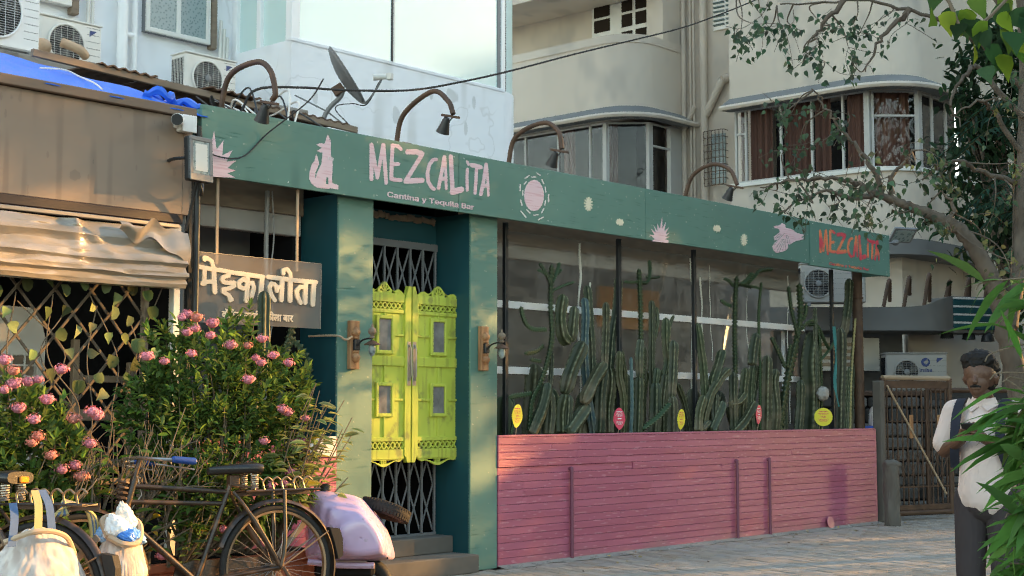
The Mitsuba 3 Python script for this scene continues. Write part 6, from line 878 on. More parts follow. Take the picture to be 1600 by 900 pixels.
for pts in lb: P = spl([tp(*(p if len(p) == 3 else (*p, 0))) for p in pts], 7); bw.tube(P + gt.normal(0, .012, P.shape), np.linspace(.032, .007, len(P)), 7)
ends = []
fo = MB(); P_, D_, L_ = [], [], []
allb = np.vstack([spl([tp(*(p if len(p) == 3 else (*p, 0))) for p in pts], 5) for pts in lb])
lc = 0
lfs = []
for (a, z) in VEG['TC']:
    if -1.9 < a < -1.0 and z < 3.36: z += .20
    d = gt.uniform(-.5, .4); c = tp(a, z, d); near = allb[np.argmin(np.linalg.norm(allb - c - [0, 0, .15], axis=1))]
    bw.tube(spl([near, (near + c) / 2 + gt.normal(0, .06, 3), c], 5), np.linspace(.010, .003, 11), 5)
    for q in range(gt.integers(3, 5)):
        e = c + gt.normal(0, .16, 3) - [0, 0, .08]; tw = spl([c, (c + e) / 2 + gt.normal(0, .03, 3), e], 4); bw.tube(tw, .003, 4)
        for s_ in range(gt.integers(4, 8)):
            p = tw[gt.integers(1, len(tw))] + gt.normal(0, .035, 3); lfs.append((p, unit([gt.normal(0, .6), gt.normal(0, .6), -.75]), gt.uniform(.042, .088)))
order = np.argsort([-l[2] for l in lfs]); rest = []
for n_, i in enumerate(order):
    if n_ < 300:
        m = MB(); leaves(m, [lfs[i][0]], [lfs[i][1]], lfs[i][2], lfs[i][2] * .62, gt, [(.072, .112, .070)], 'heart', .15, .25, up=[-.6, -.7, .3]); part(TREE, 'leaf', m, 'leaf', True)
    else: rest.append(lfs[i])
leaves(fo, [l[0] for l in rest], [l[1] for l in rest], np.array([l[2] for l in rest]), np.array([l[2] * .62 for l in rest]), gt, [(.072, .112, .070)], 'heart', .15, .25, up=[-.6, -.7, .3]); part(TREE, 'leaf', fo, 'leaf', True, stuff=True)
part(TREE, 'branches', bw, 'bark', 50, stuff=True)
# dense crowns
def crown(mb, c, rad, n, rng, col, ls, shape='oval', cl=60):
    cc = rdir(rng, cl) * rng.uniform(.35, 1, (cl, 1)) ** .5 * np.asarray(rad) + np.asarray(c); i = rng.integers(0, cl, n)
    P = cc[i] + rng.normal(0, 1, (n, 3)) * np.asarray(rad) * .16; D = rdir(rng, n, -.4); tone = rng.uniform(.6, 1.35, cl)[i]
    leaves(mb, P, D, rng.uniform(.7, 1.3, n) * ls, rng.uniform(.4, .55, n) * ls, rng, np.asarray(col)[None] * tone[:, None], shape, .2, .2, cvar=.15); return cc
def tree(label, x, y, h, trunk_r, blobs, n, col, ls, seed, shape='oval'):
    g = np.random.default_rng(seed); k = thing('street_tree', label, 'tree'); t = MB(); top = np.array([x, y, h])
    t.tube(spl([(x, y, -.05), (x + g.normal(0, .1), y + g.normal(0, .1), h * .4), top], 8), np.linspace(trunk_r, trunk_r * .5, 17), 10); f = MB()
    for (bx, by, bz, rx, ry, rz) in blobs:
        cc = crown(f, (x + bx, y + by, bz), (rx, ry, rz), n, g, col, ls, shape)
        for q in cc[:10]: t.tube(spl([top, (top + q) / 2 + [0, 0, .2], q], 4), np.linspace(trunk_r * .4, .015, 9), 5)
    part(k, 'trunk', t, 'bark', 40); part(k, 'crown', f, 'leaf', stuff=True)
tree('dark leafy tree behind the leaning tree limb at the right edge, before the far building', 10.2, -.35, 3.0, .16, [(0, 0, 4.4, 1.2, .9, 1.2), (.7, -.5, 3.2, .9, .7, .9), (-.15, .05, 5.8, .75, .6, .9)], 1500, (.030, .055, .028), .16, 41)
FT = thing('feathery_tree', 'dark tree with drooping feathery fronds at the right edge above the pavement tree', 'tree'); g = np.random.default_rng(77); tk = MB().tube([(7.2, -2.4, 0), (7.15, -2.3, 4.6)], .1, 9); part(FT, 'trunk', tk, 'bark', 40)
for i in range(16):
    a = g.uniform(1.2, 4.6); o = np.array([7.1 - .3 * g.random(), -2.2 + .3 * g.random(), g.uniform(3.3, 5.2)]); e = o + np.array([math.cos(a), math.sin(a), -.15]) * g.uniform(.7, 1.15) ; P = spl([o, (o + e) / 2 + [0, 0, .14], e - [0, 0, .18]], 8); m = MB(); m.tube(P, .006, 5, np.array([.06, .06, .03]))
    t_ = np.gradient(P, axis=0); n2 = len(P); idx = np.repeat(np.arange(2, n2), 2); sd = np.tile([1, -1], n2 - 2)[:, None] * np.cross(t_[idx], [0, 0, 1.]); sd /= np.linalg.norm(sd, axis=1, keepdims=True); leaves(m, P[idx], sd + unit(e - o) * .5 - [0, 0, .25], .17, .038, g, [(.028, .058, .040)], 'lance', .1, .3); part(FT, 'frond', m, 'leaf', True)
BL = thing('broad_leaf_creeper', 'overhanging creeper with large bright lobed leaves in the top right corner', 'plant'); g = np.random.default_rng(78); vs = MB()
vs.tube(spl([np.array(VEG['BIG'][5]) + [.2, -.3, .5], np.array(VEG['BIG'][3]), np.array(VEG['BIG'][0]) + [0, 0, .06]], 8), .008, 6); part(BL, 'stem', vs, 'twig', 40)
for i, p in enumerate([np.array(q) + g.normal(0, .045, 3) * (j > 0) for q in VEG['BIG'] for j in range(3)]):
    m = MB(); L = g.uniform(.10, .15); leaves(m, [p], [unit([g.normal(0, .5), g.normal(0, .4), -.8])], L, L * .62, g, [[(.17, .25, .03), (.045, .095, .05), (.05, .10, .04), (.10, .17, .03)][(i * 7 + i // 3) % 4]], 'heart', .1, .2, up=[-.6, -.6, .3]); part(BL, 'leaf', m, 'leaf_bright', True)
# ---------------------------------------------------------------- bamboo at the right edge
BB = thing('bamboo', 'bamboo clump with long narrow leaves in the right foreground', 'plant'); g = np.random.default_rng(52); bo = np.array([-5.06, -6.82, 0]); lf = []
culm = []
for i in range(7):
    b = bo + g.normal(0, .07, 3) * [1, 1, 0] + ER * .10; t = b + ER * g.uniform(-.06, .12) + EF * g.normal(0, .08); P = spl([(b[0], b[1], .0), (b[0] * .5 + t[0] * .5, b[1] * .5 + t[1] * .5, .9), (t[0], t[1], g.uniform(1.4, 1.85))], 10); part(BB, 'cane', MB().tube(P, np.linspace(.010, .004, len(P)), 7), 'twig', 40); culm.append(P)
for i in range(105):
    P = culm[g.integers(7)]; p = P[int(g.uniform(.42, .99) * (len(P) - 1))]
    br = unit(-ER * g.uniform(.2, 1.0) + EF * g.normal(0, .45) + np.array([0, 0, g.uniform(-.2, .45)])); L = g.uniform(.05, .16); e = p + br * L; tw = MB().tube(spl([p, e, e + br * .03 - [0, 0, .02]], 4), .0022, 4); part(BB, 'twig', tw, 'twig')
    for q in range(g.integers(4, 7)):
        d = unit(br * .9 + g.normal(0, .45, 3) + np.array([0, 0, -.30])); lf.append((e - br * .02 * q, d, g.uniform(.13, .24)))
def clear_of_path(p, d, L):      # the clump is thin at head height on its street side
    return not any(1.385 < q[2] < 1.585 and (q - bo) @ ER < -.055 for q in (p, p + d * L * .5, p + d * L))
for p, d, L in [q for q in lf if clear_of_path(*q)]:
    m = MB(); leaves(m, [p], [d], L, L * .19, g, [np.array([.095, .20, .050]) * g.uniform(.7, 1.3)], 'lance', .18, .35, cvar=.02); part(BB, 'leaf', m, 'leaf_bright', True)
# special long leaves reaching left over the man
for p, d, L in (((-5.17, -6.76, 1.60), (-.75, .62, .02), .20), ((-5.12, -6.8, 1.50), (-.2, .2, .9), .16), ((-5.16, -6.77, 1.42), (-.7, .5, -.28), .20)):
    m = MB(); leaves(m, [p], [d], L, L * .14, g, [(.09, .20, .045)], 'lance', .18, .2, cvar=.02); part(BB, 'leaf', m, 'leaf_bright', True)

g = np.random.default_rng(123); m = MB(); n = 46; P = np.stack([g.uniform(-.3, 7.5, n), -.08 - np.abs(g.normal(0, .7, n)), np.full(n, .012)], 1); leaves(m, P, np.stack([g.normal(0, 1, n), g.normal(0, 1, n), g.uniform(.0, .12, n)], 1), g.uniform(.025, .06, n), g.uniform(.015, .03, n), g, [(.24, .17, .08)], 'oval', .3, .0, cvar=.4)
k = one('fallen_leaves', 'dry leaves scattered on the paving along the pink wall', 'leaves', m, 'vcol', True); labels[k]['kind'] = 'stuff'
# ================================================================ lamps, dish, cable
LP = [[[-2.93, 0.05, 3.50], [-2.93, -0.06, 3.778], [-2.93, -0.372, 3.836], [-2.93, -0.533, 3.749], [-2.93, -0.594, 3.58], [-2.93, -0.56, 3.532]], [[-1.13, 0.08, 3.50], [-1.13, -0.01, 3.778], [-1.13, -0.345, 3.926], [-1.13, -0.527, 3.821], [-1.13, -0.585, 3.709]],
      [[0.25, 0.08, 3.50], [0.25, -0.014, 3.787], [0.25, -0.339, 3.877], [0.25, -0.515, 3.78], [0.25, -0.558, 3.62]], [[2.97, 0.08, 3.50], [2.97, -0.039, 3.77], [2.97, -0.286, 3.862], [2.97, -0.494, 3.785], [2.97, -0.583, 3.62]]]
ll = ['rusty gooseneck sign lamp above the pink coyote end of the fascia', 'dark gooseneck sign lamp above the large pink lettering, before the white wall', 'gooseneck sign lamp above the pink painted sun', 'gooseneck sign lamp above the small pink agave, farthest right']
for P, lab in zip(LP, ll):
    k = thing('sign_lamp', lab, 'lamp', 'gooseneck lamps along the fascia'); S_ = spl(P, 10); e = S_[-1]
    part(k, 'arm', MB().tube(S_, .021, 10), 'rust_metal', 40); part(k, 'base', MB().box(P[0][0] - .05, -.06, 3.532, P[0][0] + .05, .1, 3.545, .003), 'rust_metal')
    part(k, 'bracket', MB().obox(e + [0, .03, -.015], (.012, .10, .01), rotx(.25), .003), 'rust_metal')
    h0 = e + np.array([0, .07, -.02]); d = unit([.1, .45, -.8])
    part(k, 'lamp_head', MB().tube([h0, h0 + d * .03, h0 + d * .07, h0 + d * .13], [.022, .032, .040, .056], 14), 'black_metal', 40)
    part(k, 'wire', MB().tube(spl([e + [0, .0, -.02], e + [.02, .08, -.06], h0 + d * .02], 5), .005, 5), 'black_metal', 40)
DS = thing('satellite_dish', 'grey satellite dish seen edge-on on a tripod mast behind the fascia', 'satellite dish')
c = np.array([.694, 2.822, 4.857]); n = unit(ER * .80 + np.array([0, 0, .52]) + EF * .04); u = unit(np.cross(n, [0, 0, 1.])); w = np.cross(u, n); RM = np.stack([u, w, n], 1)
prof = [(r, .22 * (r / .36) ** 2 * .36 - .03) for r in np.linspace(0, .34, 9)] + [(.348, .055), (.34, .045)] + [(r, .22 * (r / .36) ** 2 * .36 - .042) for r in np.linspace(.33, 0, 8)]
part(DS, 'dish', MB().lathe(prof, c, RM, 36), 'grey_metal', 40)
part(DS, 'mast', MB().tube(spl([(.45, 3.02, 3.42), (.576, 3.016, 4.372), (.69, 2.85, 4.66), (.69, 2.83, 4.76)], 5), .026, 9), 'grey_metal', 40)
part(DS, 'clamp', MB().obox(c - n * .06 - [0, 0, .1], (.035, .05, .06), RM, .006), 'rust_metal')
part(DS, 'feed_arm', MB().tube(spl([c - w * .12 - n * .04, c - w * .33 + n * .02, (.745, 2.48, 4.57), (.765, 2.36, 4.70), (.769, 2.31, 4.77)], 6), .012, 7), 'grey_metal', 40)
part(DS, 'feed_horn', MB().tube([(.80, 2.28, 4.80), (.70, 2.36, 4.785)], [.03, .036], 10).obox((.83, 2.25, 4.80), (.03, .03, .035), rotz(.4), .006), 'off_white', 40)
for a, b in (((.62, 2.98, 4.5), (.40, 3.25, 4.68)), ((.62, 2.98, 4.5), (.95, 2.6, 4.1)), ((.60, 3.0, 4.45), (.2, 3.3, 4.0))): part(DS, 'strut', MB().tube([a, b], .009, 6), 'grey_metal')
part(DS, 'cable', MB().tube(spl([(.76, 2.34, 4.74), (.74, 2.5, 4.53), (.70, 2.7, 4.56), (.66, 2.9, 4.52), (.85, 2.7, 4.2), (.95, 2.55, 3.7)], 8), .006, 5), 'black_metal', 40)
CAB = [[-3.01, .043, 3.638], [-2.89, .086, 3.52], [-2.667, .151, 3.588], [-2.488, .193, 3.795], [-1.705, .609, 4.006], [-.884, .987, 4.179], [.351, 1.454, 4.456], [1.387, 1.764, 4.764], [2.467, 2.018, 5.119], [4.452, 2.726, 5.798], [6.553, 3.301, 6.505], [7.87, 3.58, 6.955], [8.996, 3.774, 7.386], [10.618, 3.985, 8.059], [13.7, 4.4, 9.4]]
one('overhead_cable', 'thin black cable slung from the left lamp across the white wall to the cream building', 'cable', MB().tube(spl(CAB, 8), .011, 5), 'rubber', True)
one('loose_wire', 'loose black wire looping over the left end of the green fascia', 'wire', MB().tube(spl([(-2.45, -.55, 3.77), (-2.47, -.4, 3.62), (-2.62, -.13, 3.40), (-2.85, -.125, 3.19), (-3.1, -.125, 3.17), (-3.2, -.14, 3.24), (-3.22, -.12, 3.36)], 9), .0055, 5), 'black_metal', True)
# wall lanterns
for X, lab in ((-1.675, 'wooden wall lantern with a black bracket on the left green column, in the sun'), (-.185, 'wooden wall lantern with a black bracket on the right green column')):
    k = thing('wall_lantern', lab, 'lantern', None); z0 = 1.865 if X < -1 else 1.885
    part(k, 'backboard', MB().box(X - .048, -.055, z0 - .19, X + .048, -.012, z0 + .19, .004), 'wood')
    for s_ in (1, -1):
        pf = [(.0, .0), (.022, .0), (.030, .01), (.020, .02), (.034, .035), (.040, .055), (.030, .078), (.014, .088), (.008, .096), (0, .1)]
        part(k, 'spindle', MB().lathe(pf, (X, -.058, z0 + s_ * .045), np.diag([1, 1, s_]), 16), 'wood', 40)
    part(k, 'bracket', MB().box(X - .028, -.085, z0 - .042, X + .028, -.056, z0 + .042, .004), 'black_metal')
    part(k, 'arm', MB().tube(spl([(X, -.08, z0 - .01), (X, -.13, z0 + .03), (X, -.20, z0 + .045), (X, -.25, z0 + .04)], 6), .007, 7), 'black_metal', 40)
    part(k, 'finial', MB().lathe([(0, .0), (.02, .0), (.022, .012), (.012, .02), (.030, .04), (.033, .055), (.026, .075), (.010, .085), (.006, .11), (0, .115)], (X, -.25, z0 + .045), None, 16), 'wood_old', 40)
    part(k, 'shade', MB().lathe([(.012, .03), (.03, .02), (.062, .0), (.066, -.006), (.06, -.004), (.02, .012), (0, .014)], (X, -.25, z0 - .0), None, 20), 'rust_metal', 40)
    part(k, 'glass', MB().lathe([(.022, 0), (.030, -.03), (.024, -.07), (.010, -.09), (0, -.093)], (X, -.25, z0 - .002), None, 14), 'frosted', 40)
one('bent_branch', 'thin pale twig poking out from behind the left green column towards the lantern', 'twig', MB().tube(spl([(-1.95, .18, 1.93), (-1.86, -.05, 1.93), (-1.80, -.08, 1.90), (-1.73, -.08, 1.925)], 6), .009, 6), 'wood_pale', 40)

# ================================================================ gates at the right
def gate(name, label, p, q, z0, z1, nb, brace, mt='rust_metal'):
    k = thing(name, label, 'gate'); p, q = np.array(p, float), np.array(q, float); d = q - p; L = np.linalg.norm(d); Rm = rotz(math.atan2(d[1], d[0])); o = np.array([*p, 0])
    W = lambda m: m.xf(Rm, o)
    for nm, pts, r in (('top_rail', [(0, 0, z1), (L, 0, z1)], .032), ('bottom_rail', [(0, 0, z0 + .03), (L, 0, z0 + .03)], .034), ('side_post', [(0, 0, z0), (0, 0, z1)], .034), ('side_post', [(L, 0, z0), (L, 0, z1)], .034)): part(k, nm, W(MB().tube(pts, r, 10)), 'wood_pale' if mt == 'rust_metal' and nm == 'top_rail' else 'rust_metal', 40)
    part(k, 'header', W(MB().box(.03, -.012, z1 - .13, L - .03, .012, z1 - .035, .003)), mt); part(k, 'kick_plate', W(MB().box(.03, -.012, z0 + .065, L - .03, .012, z0 + .13, .003)), mt)
    xs = np.linspace(.07, L - .07, nb)
    for i, x in enumerate(xs): part(k, 'bar', W(MB().box(x - .008, -.008, z0 + .13, x + .008, .008, z1 - .13, .002)), mt)
    for i in range(0, nb - 1):
        x = (xs[i] + xs[i + 1]) / 2; r = (xs[1] - xs[0]) * .42; zz = z0 + (z1 - z0) * .70
        m = MB().torus((x, 0, zz), r, .0055, (0, 1, 0), 14, 5, math.pi, 2 * math.pi); m.tube([(x - r, 0, zz), (x - r, 0, zz - .11)], .0055, 5).tube([(x + r, 0, zz), (x + r, 0, zz - .07)], .0055, 5); part(k, 'hook_scroll', W(m), mt, 40)
        zz = z0 + (z1 - z0) * .36; t = np.linspace(0, 1, 14); s_ = 1 if i % 2 else -1
        part(k, 's_scroll', W(MB().tube(np.stack([x + s_ * r * .8 * np.sin(t * 2 * math.pi), 0 * t, zz - .30 * (t - .5)], 1), .0055, 5)), mt, 40)
    for z in (z0 + (z1 - z0) * .2,): part(k, 'mid_rail', W(MB().box(.03, -.006, z, L - .03, .006, z + .02, .002)), mt)
    if brace: part(k, 'brace', W(MB().tube([(.05, -.03, z1 - .1), (L - .12, -.03, z0 + .25)], .013, 7)), 'wood_pale')
    for x in ((.40, .82) if brace else ()): part(k, 'rusty_plate', W(MB().box(L * x - .03, -.02, z0 + .95, L * x + .035, -.010, z0 + 1.24, .003)), 'wood')
    return k
gate('iron_gate', 'rusty iron bar gate with scrolls and a diagonal brace, right of the pink wall', (7.05, 0), (8.1, -.38), .06, 1.76, 13, True)
gate('iron_gate', 'dark iron bar gate behind the man, further back than the braced gate', (8.35, .05), (9.6, -.75), .10, 1.62, 15, False, 'black_metal')
one('stone_stump', 'short rough stone post at the foot of the gate', 'post', (lambda t: MB().raw(*t))((lambda m: (np.array(m.vertices) * 1.0, m.faces))((lambda b: (setattr(b, 'vertices', np.array(b.vertices) + np.array(b.vertex_normals) * .10 * (meshkit.fbm(np.array(b.vertices) * [11, 11, 7], 4)[:, None] - .5)), b.apply_translation([6.54, -.36, 0]), b)[2])(trimesh.util.concatenate([(lambda c_: (c_.apply_transform(trimesh.transformations.translation_matrix([0, 0, .36])), c_)[1])(trimesh.creation.cylinder(.088, .72, sections=20).subdivide().subdivide().subdivide()), (lambda s: (s.apply_scale([1, 1, .6]), s.apply_translation([0, 0, .72]), s)[2])(trimesh.creation.icosphere(3, .088))])))), 'step_stone', 50)
one('gate_pillar', 'weathered square pillar holding the braced gate', 'pillar', MB().box(6.90, -.06, 0, 7.0, .06, 1.72, .012), 'step_stone')
SW = thing('boundary_wall', 'dark rough stone boundary wall seen through the gates', 'wall'); g = np.random.default_rng(61)
a0, a1 = np.array([7.4, 1.75]), np.array([11.6, -1.55]); dd = a1 - a0; LL = np.linalg.norm(dd); Rw = rotz(math.atan2(dd[1], dd[0])); ow = np.array([*a0, 0])
part(SW, 'core', MB().box(0, .03, 0, LL, .3, 1.55).xf(Rw, ow), 'dark_void'); part(SW, 'coping', MB().box(0, -.03, 1.55, LL, .33, 1.62, .01).xf(Rw, ow), 'rust_metal')
z = 0.
while z < 1.5:
    h = g.uniform(.12, .20); x = -g.uniform(0, .2)
    while x < LL:
        w_ = g.uniform(.16, .38); m = MB().obox((x + w_ / 2, .03 + g.uniform(-.02, .02), z + h / 2), (w_ / 2 - .008, .06, h / 2 - .008), None, .025, c=np.array([.12, .112, .102]) * g.uniform(.4, 1.6)).xf(Rw, ow); part(SW, 'stone', m, 'paver'); x += w_
    z += h
one('waste_bin', 'blue plastic bin behind the left end of the gate', 'bin', MB().lathe([(0, .55), (.14, .55), (.17, 1.12), (.185, 1.12), (.185, 1.16), (.12, 1.20), (0, 1.21)], (7.75, .55, -.05), None, 18), 'blue_bin', 40)
one('cloth_bundle', 'pale cloth hanging behind the gate bars beside the blue bin', 'cloth', MB().ell((7.95, .62, 1.15), (.07, .05, .26), n=8), 'sack', True)

# ================================================================ bicycles
def xform(o, ang, lean=0):
    Rz = rotz(ang); 
    if lean: Rz = Rz @ rotx(lean)
    return Rz * 1.07, np.array(o, float)
def wheel(k, name, s, W, r=.355, sp=32):
    w = part(k, name, W(MB().torus((s, 0, .36), r - .018, .0205, (0, 1, 0), 64, 10)), 'rubber', 50)
    part(w, 'rim', W(MB().lathe([(r - .045, -.014), (r - .032, -.016), (r - .032, .016), (r - .045, .014), (r - .045, -.014)], (s, 0, .36), rotx(math.pi / 2), 64)), 'rim_metal', 50)
    m = MB()
    for i in range(sp):
        a = i * 2 * math.pi / sp; q = a + (.35 if i % 4 < 2 else -.35); sd = .028 if i % 2 else -.028
        m.tube([(s + .022 * math.cos(q), sd, .36 + .022 * math.sin(q)), (s + (r - .04) * math.cos(a), 0, .36 + (r - .04) * math.sin(a))], .0013, 4, caps=False)
    part(w, 'spokes', W(m), 'steel', stuff=True); part(w, 'hub', W(MB().tube([(s, -.055, .36), (s, -.03, .36), (s, .03, .36), (s, .055, .36)], [.012, .026, .026, .012], 12)), 'rim_metal', 40)
def guard(k, s, W, a0, a1, mt='bike_paint'):
    a = np.linspace(a0, a1, 40); v, f = [], []
    for t in a:
        for q in range(7):
            u = (q - 3) / 3; rr = .392 - .022 * u * u; v.append((s + rr * math.cos(t), .030 * u, .36 + rr * math.sin(t)))
    f = [[i * 7 + j, i * 7 + j + 1, (i + 1) * 7 + j + 1, (i + 1) * 7 + j] for i in range(39) for j in range(6)]
    part(k, 'mudguard', W(MB().raw(*thick(np.array(v), np.array(f), .002))), mt, 40)
def saddle(k, W, s, z):
    sec = [(-.14, .115, .030), (-.10, .125, .036), (-.02, .105, .030), (.06, .055, .022), (.13, .032, .016), (.155, .02, .010)]; V = []
    for x, hw, t in sec:
        for j in range(16):
            a = j * 2 * math.pi / 16; c_, s_ = math.cos(a), math.sin(a); V.append((s + x, hw * (abs(c_) ** .7) * np.sign(c_), z + (t if s_ > 0 else .032) * (abs(s_) ** .6) * np.sign(s_)))
    F = [[i * 16 + j, i * 16 + (j + 1) % 16, (i + 1) * 16 + (j + 1) % 16, (i + 1) * 16 + j] for i in range(5) for j in range(16)]
    V += [(s - .14, 0, z), (s + .155, 0, z)]; m = MB().raw(V, F); m.raw(V, [[96, (j + 1) % 16, j] for j in range(16)]).raw(V, [[97, 80 + j, 80 + (j + 1) % 16] for j in range(16)])
    sd = part(k, 'saddle', W(m), 'leather', 50)
    for y in (-.07, .07):
        t = np.linspace(0, 1, 60); part(sd, 'spring', W(MB().tube(np.stack([s - .10 + .020 * np.cos(t * 44), y + .020 * np.sin(t * 44), z - .115 + .085 * t], 1), .005, 5)), 'steel', 40)
    part(sd, 'seat_clamp', W(MB().box(s - .03, -.03, z - .1, s + .03, .03, z - .035, .006).tube([(s - .1, -.07, z - .112), (s + .02, -.03, z - .09), (s + .02, .03, z - .09), (s - .1, .07, z - .112)], .006, 6)), 'rust_metal', 30)
def rack(k, W, z=.80):
    m = MB().tube([(.22, -.07, z), (-.26, -.07, z), (-.26, .07, z), (.22, .07, z)], .008, 6)
    for x in np.linspace(-.2, .16, 5): m.tube([(x, -.07, z), (x, .07, z)], .006, 5)
    r = part(k, 'carrier', W(m), 'bike_paint', 40); part(r, 'side_strip', W(MB().box(-.27, -.085, z - .03, .22, -.079, z + .008, .002)), 'rust_metal')
    for x in (-.16, -.02, .10):
        for y in (-.06, .06): part(r, 'hook', W(MB().tube(spl([(x, y, z), (x + .01, y, z + .05), (x - .02, y, z + .075), (x - .05, y, z + .055)], 5), .006, 6)), 'rim_metal', 40)
    for y in (-.075, .075): part(r, 'carrier_stay', W(MB().tube(spl([(-.02, y, z), (-.02, y, .5), (-.0, y * .9, .37)], 4), .012, 6)), 'bike_paint', 40)
def bicycle(name, label, o, ang, lean, bars=True, grips='blue_grip'):
    Rm, o = xform(o, ang, lean); W = lambda m: m.xf(Rm, o)
    k = thing(name, label, 'bicycle', None)
    wheel(k, 'wheel', 0, W); wheel(k, 'wheel', 1.17, W); guard(k, 0, W, .35, 3.5); guard(k, 1.17, W, .9, 3.3)
    BBk, ST, HT, HB = (.50, 0, .31), (.29, 0, .84), (.86, 0, .90), (.93, 0, .66)
    for nm, pts, r in (('seat_tube', [BBk, ST], .016), ('top_tube', [(.30, 0, .80), (.87, 0, .85)], .015), ('top_tube', [(.32, 0, .735), (.895, 0, .765)], .014), ('down_tube', [(.925, 0, .685), BBk], .018), ('head_tube', [HB, HT], .021), ('stem', [HT, (.83, 0, 1.0)], .014)): part(k, nm, W(MB().tube(pts, r, 10)), 'bike_paint', 40)
    for y in (-.06, .06):
        part(k, 'seat_stay', W(MB().tube(spl([(.28, y * .3, .80), (.20, y, .68), (.0, y, .36)], 6), [.010] * 7 + [.017] * 6, 8)), 'bike_paint', 40); part(k, 'chain_stay', W(MB().tube([(.48, y * .7, .31), (0, y, .36)], .011, 8)), 'bike_paint', 40)
        part(k, 'fork', W(MB().tube(spl([(.935, y * .8, .66), (1.03, y, .50), (1.17, y, .36)], 6), np.linspace(.015, .010, 13), 8)), 'bike_paint', 40); part(k, 'guard_stay', W(MB().tube([(0, y * 1.1, .36), (-.33, y * .6, .55)], .0045, 6)), 'rim_metal')
    part(k, 'parking_stand', W(MB().tube(spl([(0, -.09, .36), (-.1, -.12, .18), (-.16, -.14, .01), (-.16, .14, .01), (-.1, .12, .18), (0, .09, .36)], 4), .011, 7)), 'rust_metal', 40)
    part(k, 'stand_strut', W(MB().obox((-.13, -.075, .5), (.20, .004, .018), roty(.80), .002)), 'wood_old')
    part(k, 'chain_case', W(MB().prism(Polygon([(.0, .30), (.50, .22), (.60, .30), (.58, .38), (.50, .40), (.0, .40)]).buffer(.02), -.062, -.052)), 'bike_paint'); part(k, 'crank', W(MB().tube([(.50, -.09, .31), (.40, -.095, .17)], .010, 7).box(.34, -.19, .155, .44, -.10, .18, .005)), 'rim_metal', 30)
    saddle(k, W, .27, .93); rack(k, W)
    part(k, 'mud_flap', W(MB().prism(Polygon([(-.375, .48), (-.345, .57), (-.41, .56), (-.43, .50), (-.43, .40), (-.40, .38)]), -.03, .03)), 'rubber')
    hb = part(k, 'handlebar', W(MB().tube(spl([(.74, -.27, .985), (.82, -.25, .99), (.875, -.12, 1.0), (.84, 0, 1.005), (.875, .12, 1.0), (.82, .25, .99), (.74, .27, .985)], 6), .011, 8)), 'steel', 40)
    for y in (-.272, .272): part(hb, 'grip', W(MB().tube([(.76, y, .987), (.75, y, .987), (.63, y, .975), (.62, y, .974)], [.014, .019, .020, .014], 12)), grips, 40)
    part(hb, 'brake_lever', W(MB().tube(spl([(.83, -.22, .965), (.74, -.24, .95), (.62, -.25, .93)], 4), .005, 6).tube(spl([(.83, .22, .965), (.74, .24, .95), (.62, .25, .93)], 4), .005, 6).tube([(.84, -.05, .97), (.80, -.05, .80), (.93, 0, .66)], .004, 5)), 'steel', 40)
    t = np.linspace(0, 1, 70); P = np.stack([.925 + .03 * t + .028 * np.cos(t * 60), .028 * np.sin(t * 60), .88 - .27 * t], 1); part(k, 'wound_chain', W(MB().tube(P, .008, 5)), 'rust_metal', 40)
    return k, W
bicycle('bicycle', 'old rusty bicycle with blue handlebar grips parked in front of the planters', (-3.47, -1.36, 0), math.pi - .20, .05)
k2, W2 = bicycle('bicycle', 'old bicycle cut by the left edge, carrying cloth bags on its rack', (-5.19, -1.50, 0), math.radians(118), .04, grips='rubber')
part(k2, 'reflector', W2(MB().box(.115, -.055, .905, .128, .02, .935, .004)), 'orange_lens')
# bags on the second bicycle
def lump(c, r, amp, fr, seed, bsdf, k, nm, top=None, sub=6):
    t = trimesh.creation.icosphere(sub); v = np.array(t.vertices); d = v.copy()
    f1 = meshkit.fbm(d * fr + seed, 4, seed) - .5; f2 = np.abs(meshkit.noise(d * [fr * 2.4, fr * 2.4, fr * .8] + seed, seed) - .5) + .28 * np.abs(meshkit.noise(d * [fr * 4.5, fr * 4.5, fr * 1.2] + 9 + seed, seed) - .5) + .05 * np.abs(meshkit.noise(d * [fr * 9, fr * 9, fr * 4] + 9 + seed, seed) - .5) - .1
    v = v * (1 + amp * f1 + amp * .7 * (f2 - .25))[:, None]
    v[:, :2] *= (1.0 - .32 * np.clip(v[:, 2:3], 0, 1.2)); return part(k, nm, MB().raw(v * r + c, t.faces), bsdf, True)
b1 = thing('cloth_bag', 'pale woven shopping bag hanging from the left bicycle by striped straps', 'bag'); c1 = np.array([-5.33, -1.72, .46]); lump(c1, (.29, .20, .30), .20, 1.7, 3, 'sack', b1, 'sack')
part(b1, 'hem', MB().tube(spl([c1 + [-.22, -.08, .24], c1 + [-.08, -.15, .29], c1 + [.08, -.13, .26], c1 + [.2, -.03, .16], c1 + [.26, .02, .06]], 8), .014, 7), 'sack_brown', 40)
for i, (a, b_) in enumerate((((-.20, .22), (-.10, .36)), ((-.06, .27), (.02, .42)), ((.02, .27), (.06, .42)))):
    p0 = c1 + [a[0] if 0 else a[0], -.12, a[1]]; p1 = c1 + [b_[0], .06, b_[1] + .06]; s_ = np.array([.022, 0, 0]); pp = spl([p0, (p0 + p1) / 2 + [.0, -.02, .03], p1], 5); v = np.vstack([pp - s_, pp + s_]); n = len(pp); part(b1, 'strap', MB().raw(*thick(v, np.array([[i_, i_ + 1, n + i_ + 1, n + i_] for i_ in range(n - 1)]), .003)), 'strap' if i != 1 else 'strap_yellow', 50)
b2 = thing('sack_bag', 'frayed sack stuffed with blue and white plastic packets hanging behind the left bicycle wheel', 'bag'); c2 = np.array([-4.72, -1.55, .47]); lump(c2, (.16, .12, .29), .18, 1.8, 8, 'sack', b2, 'sack')
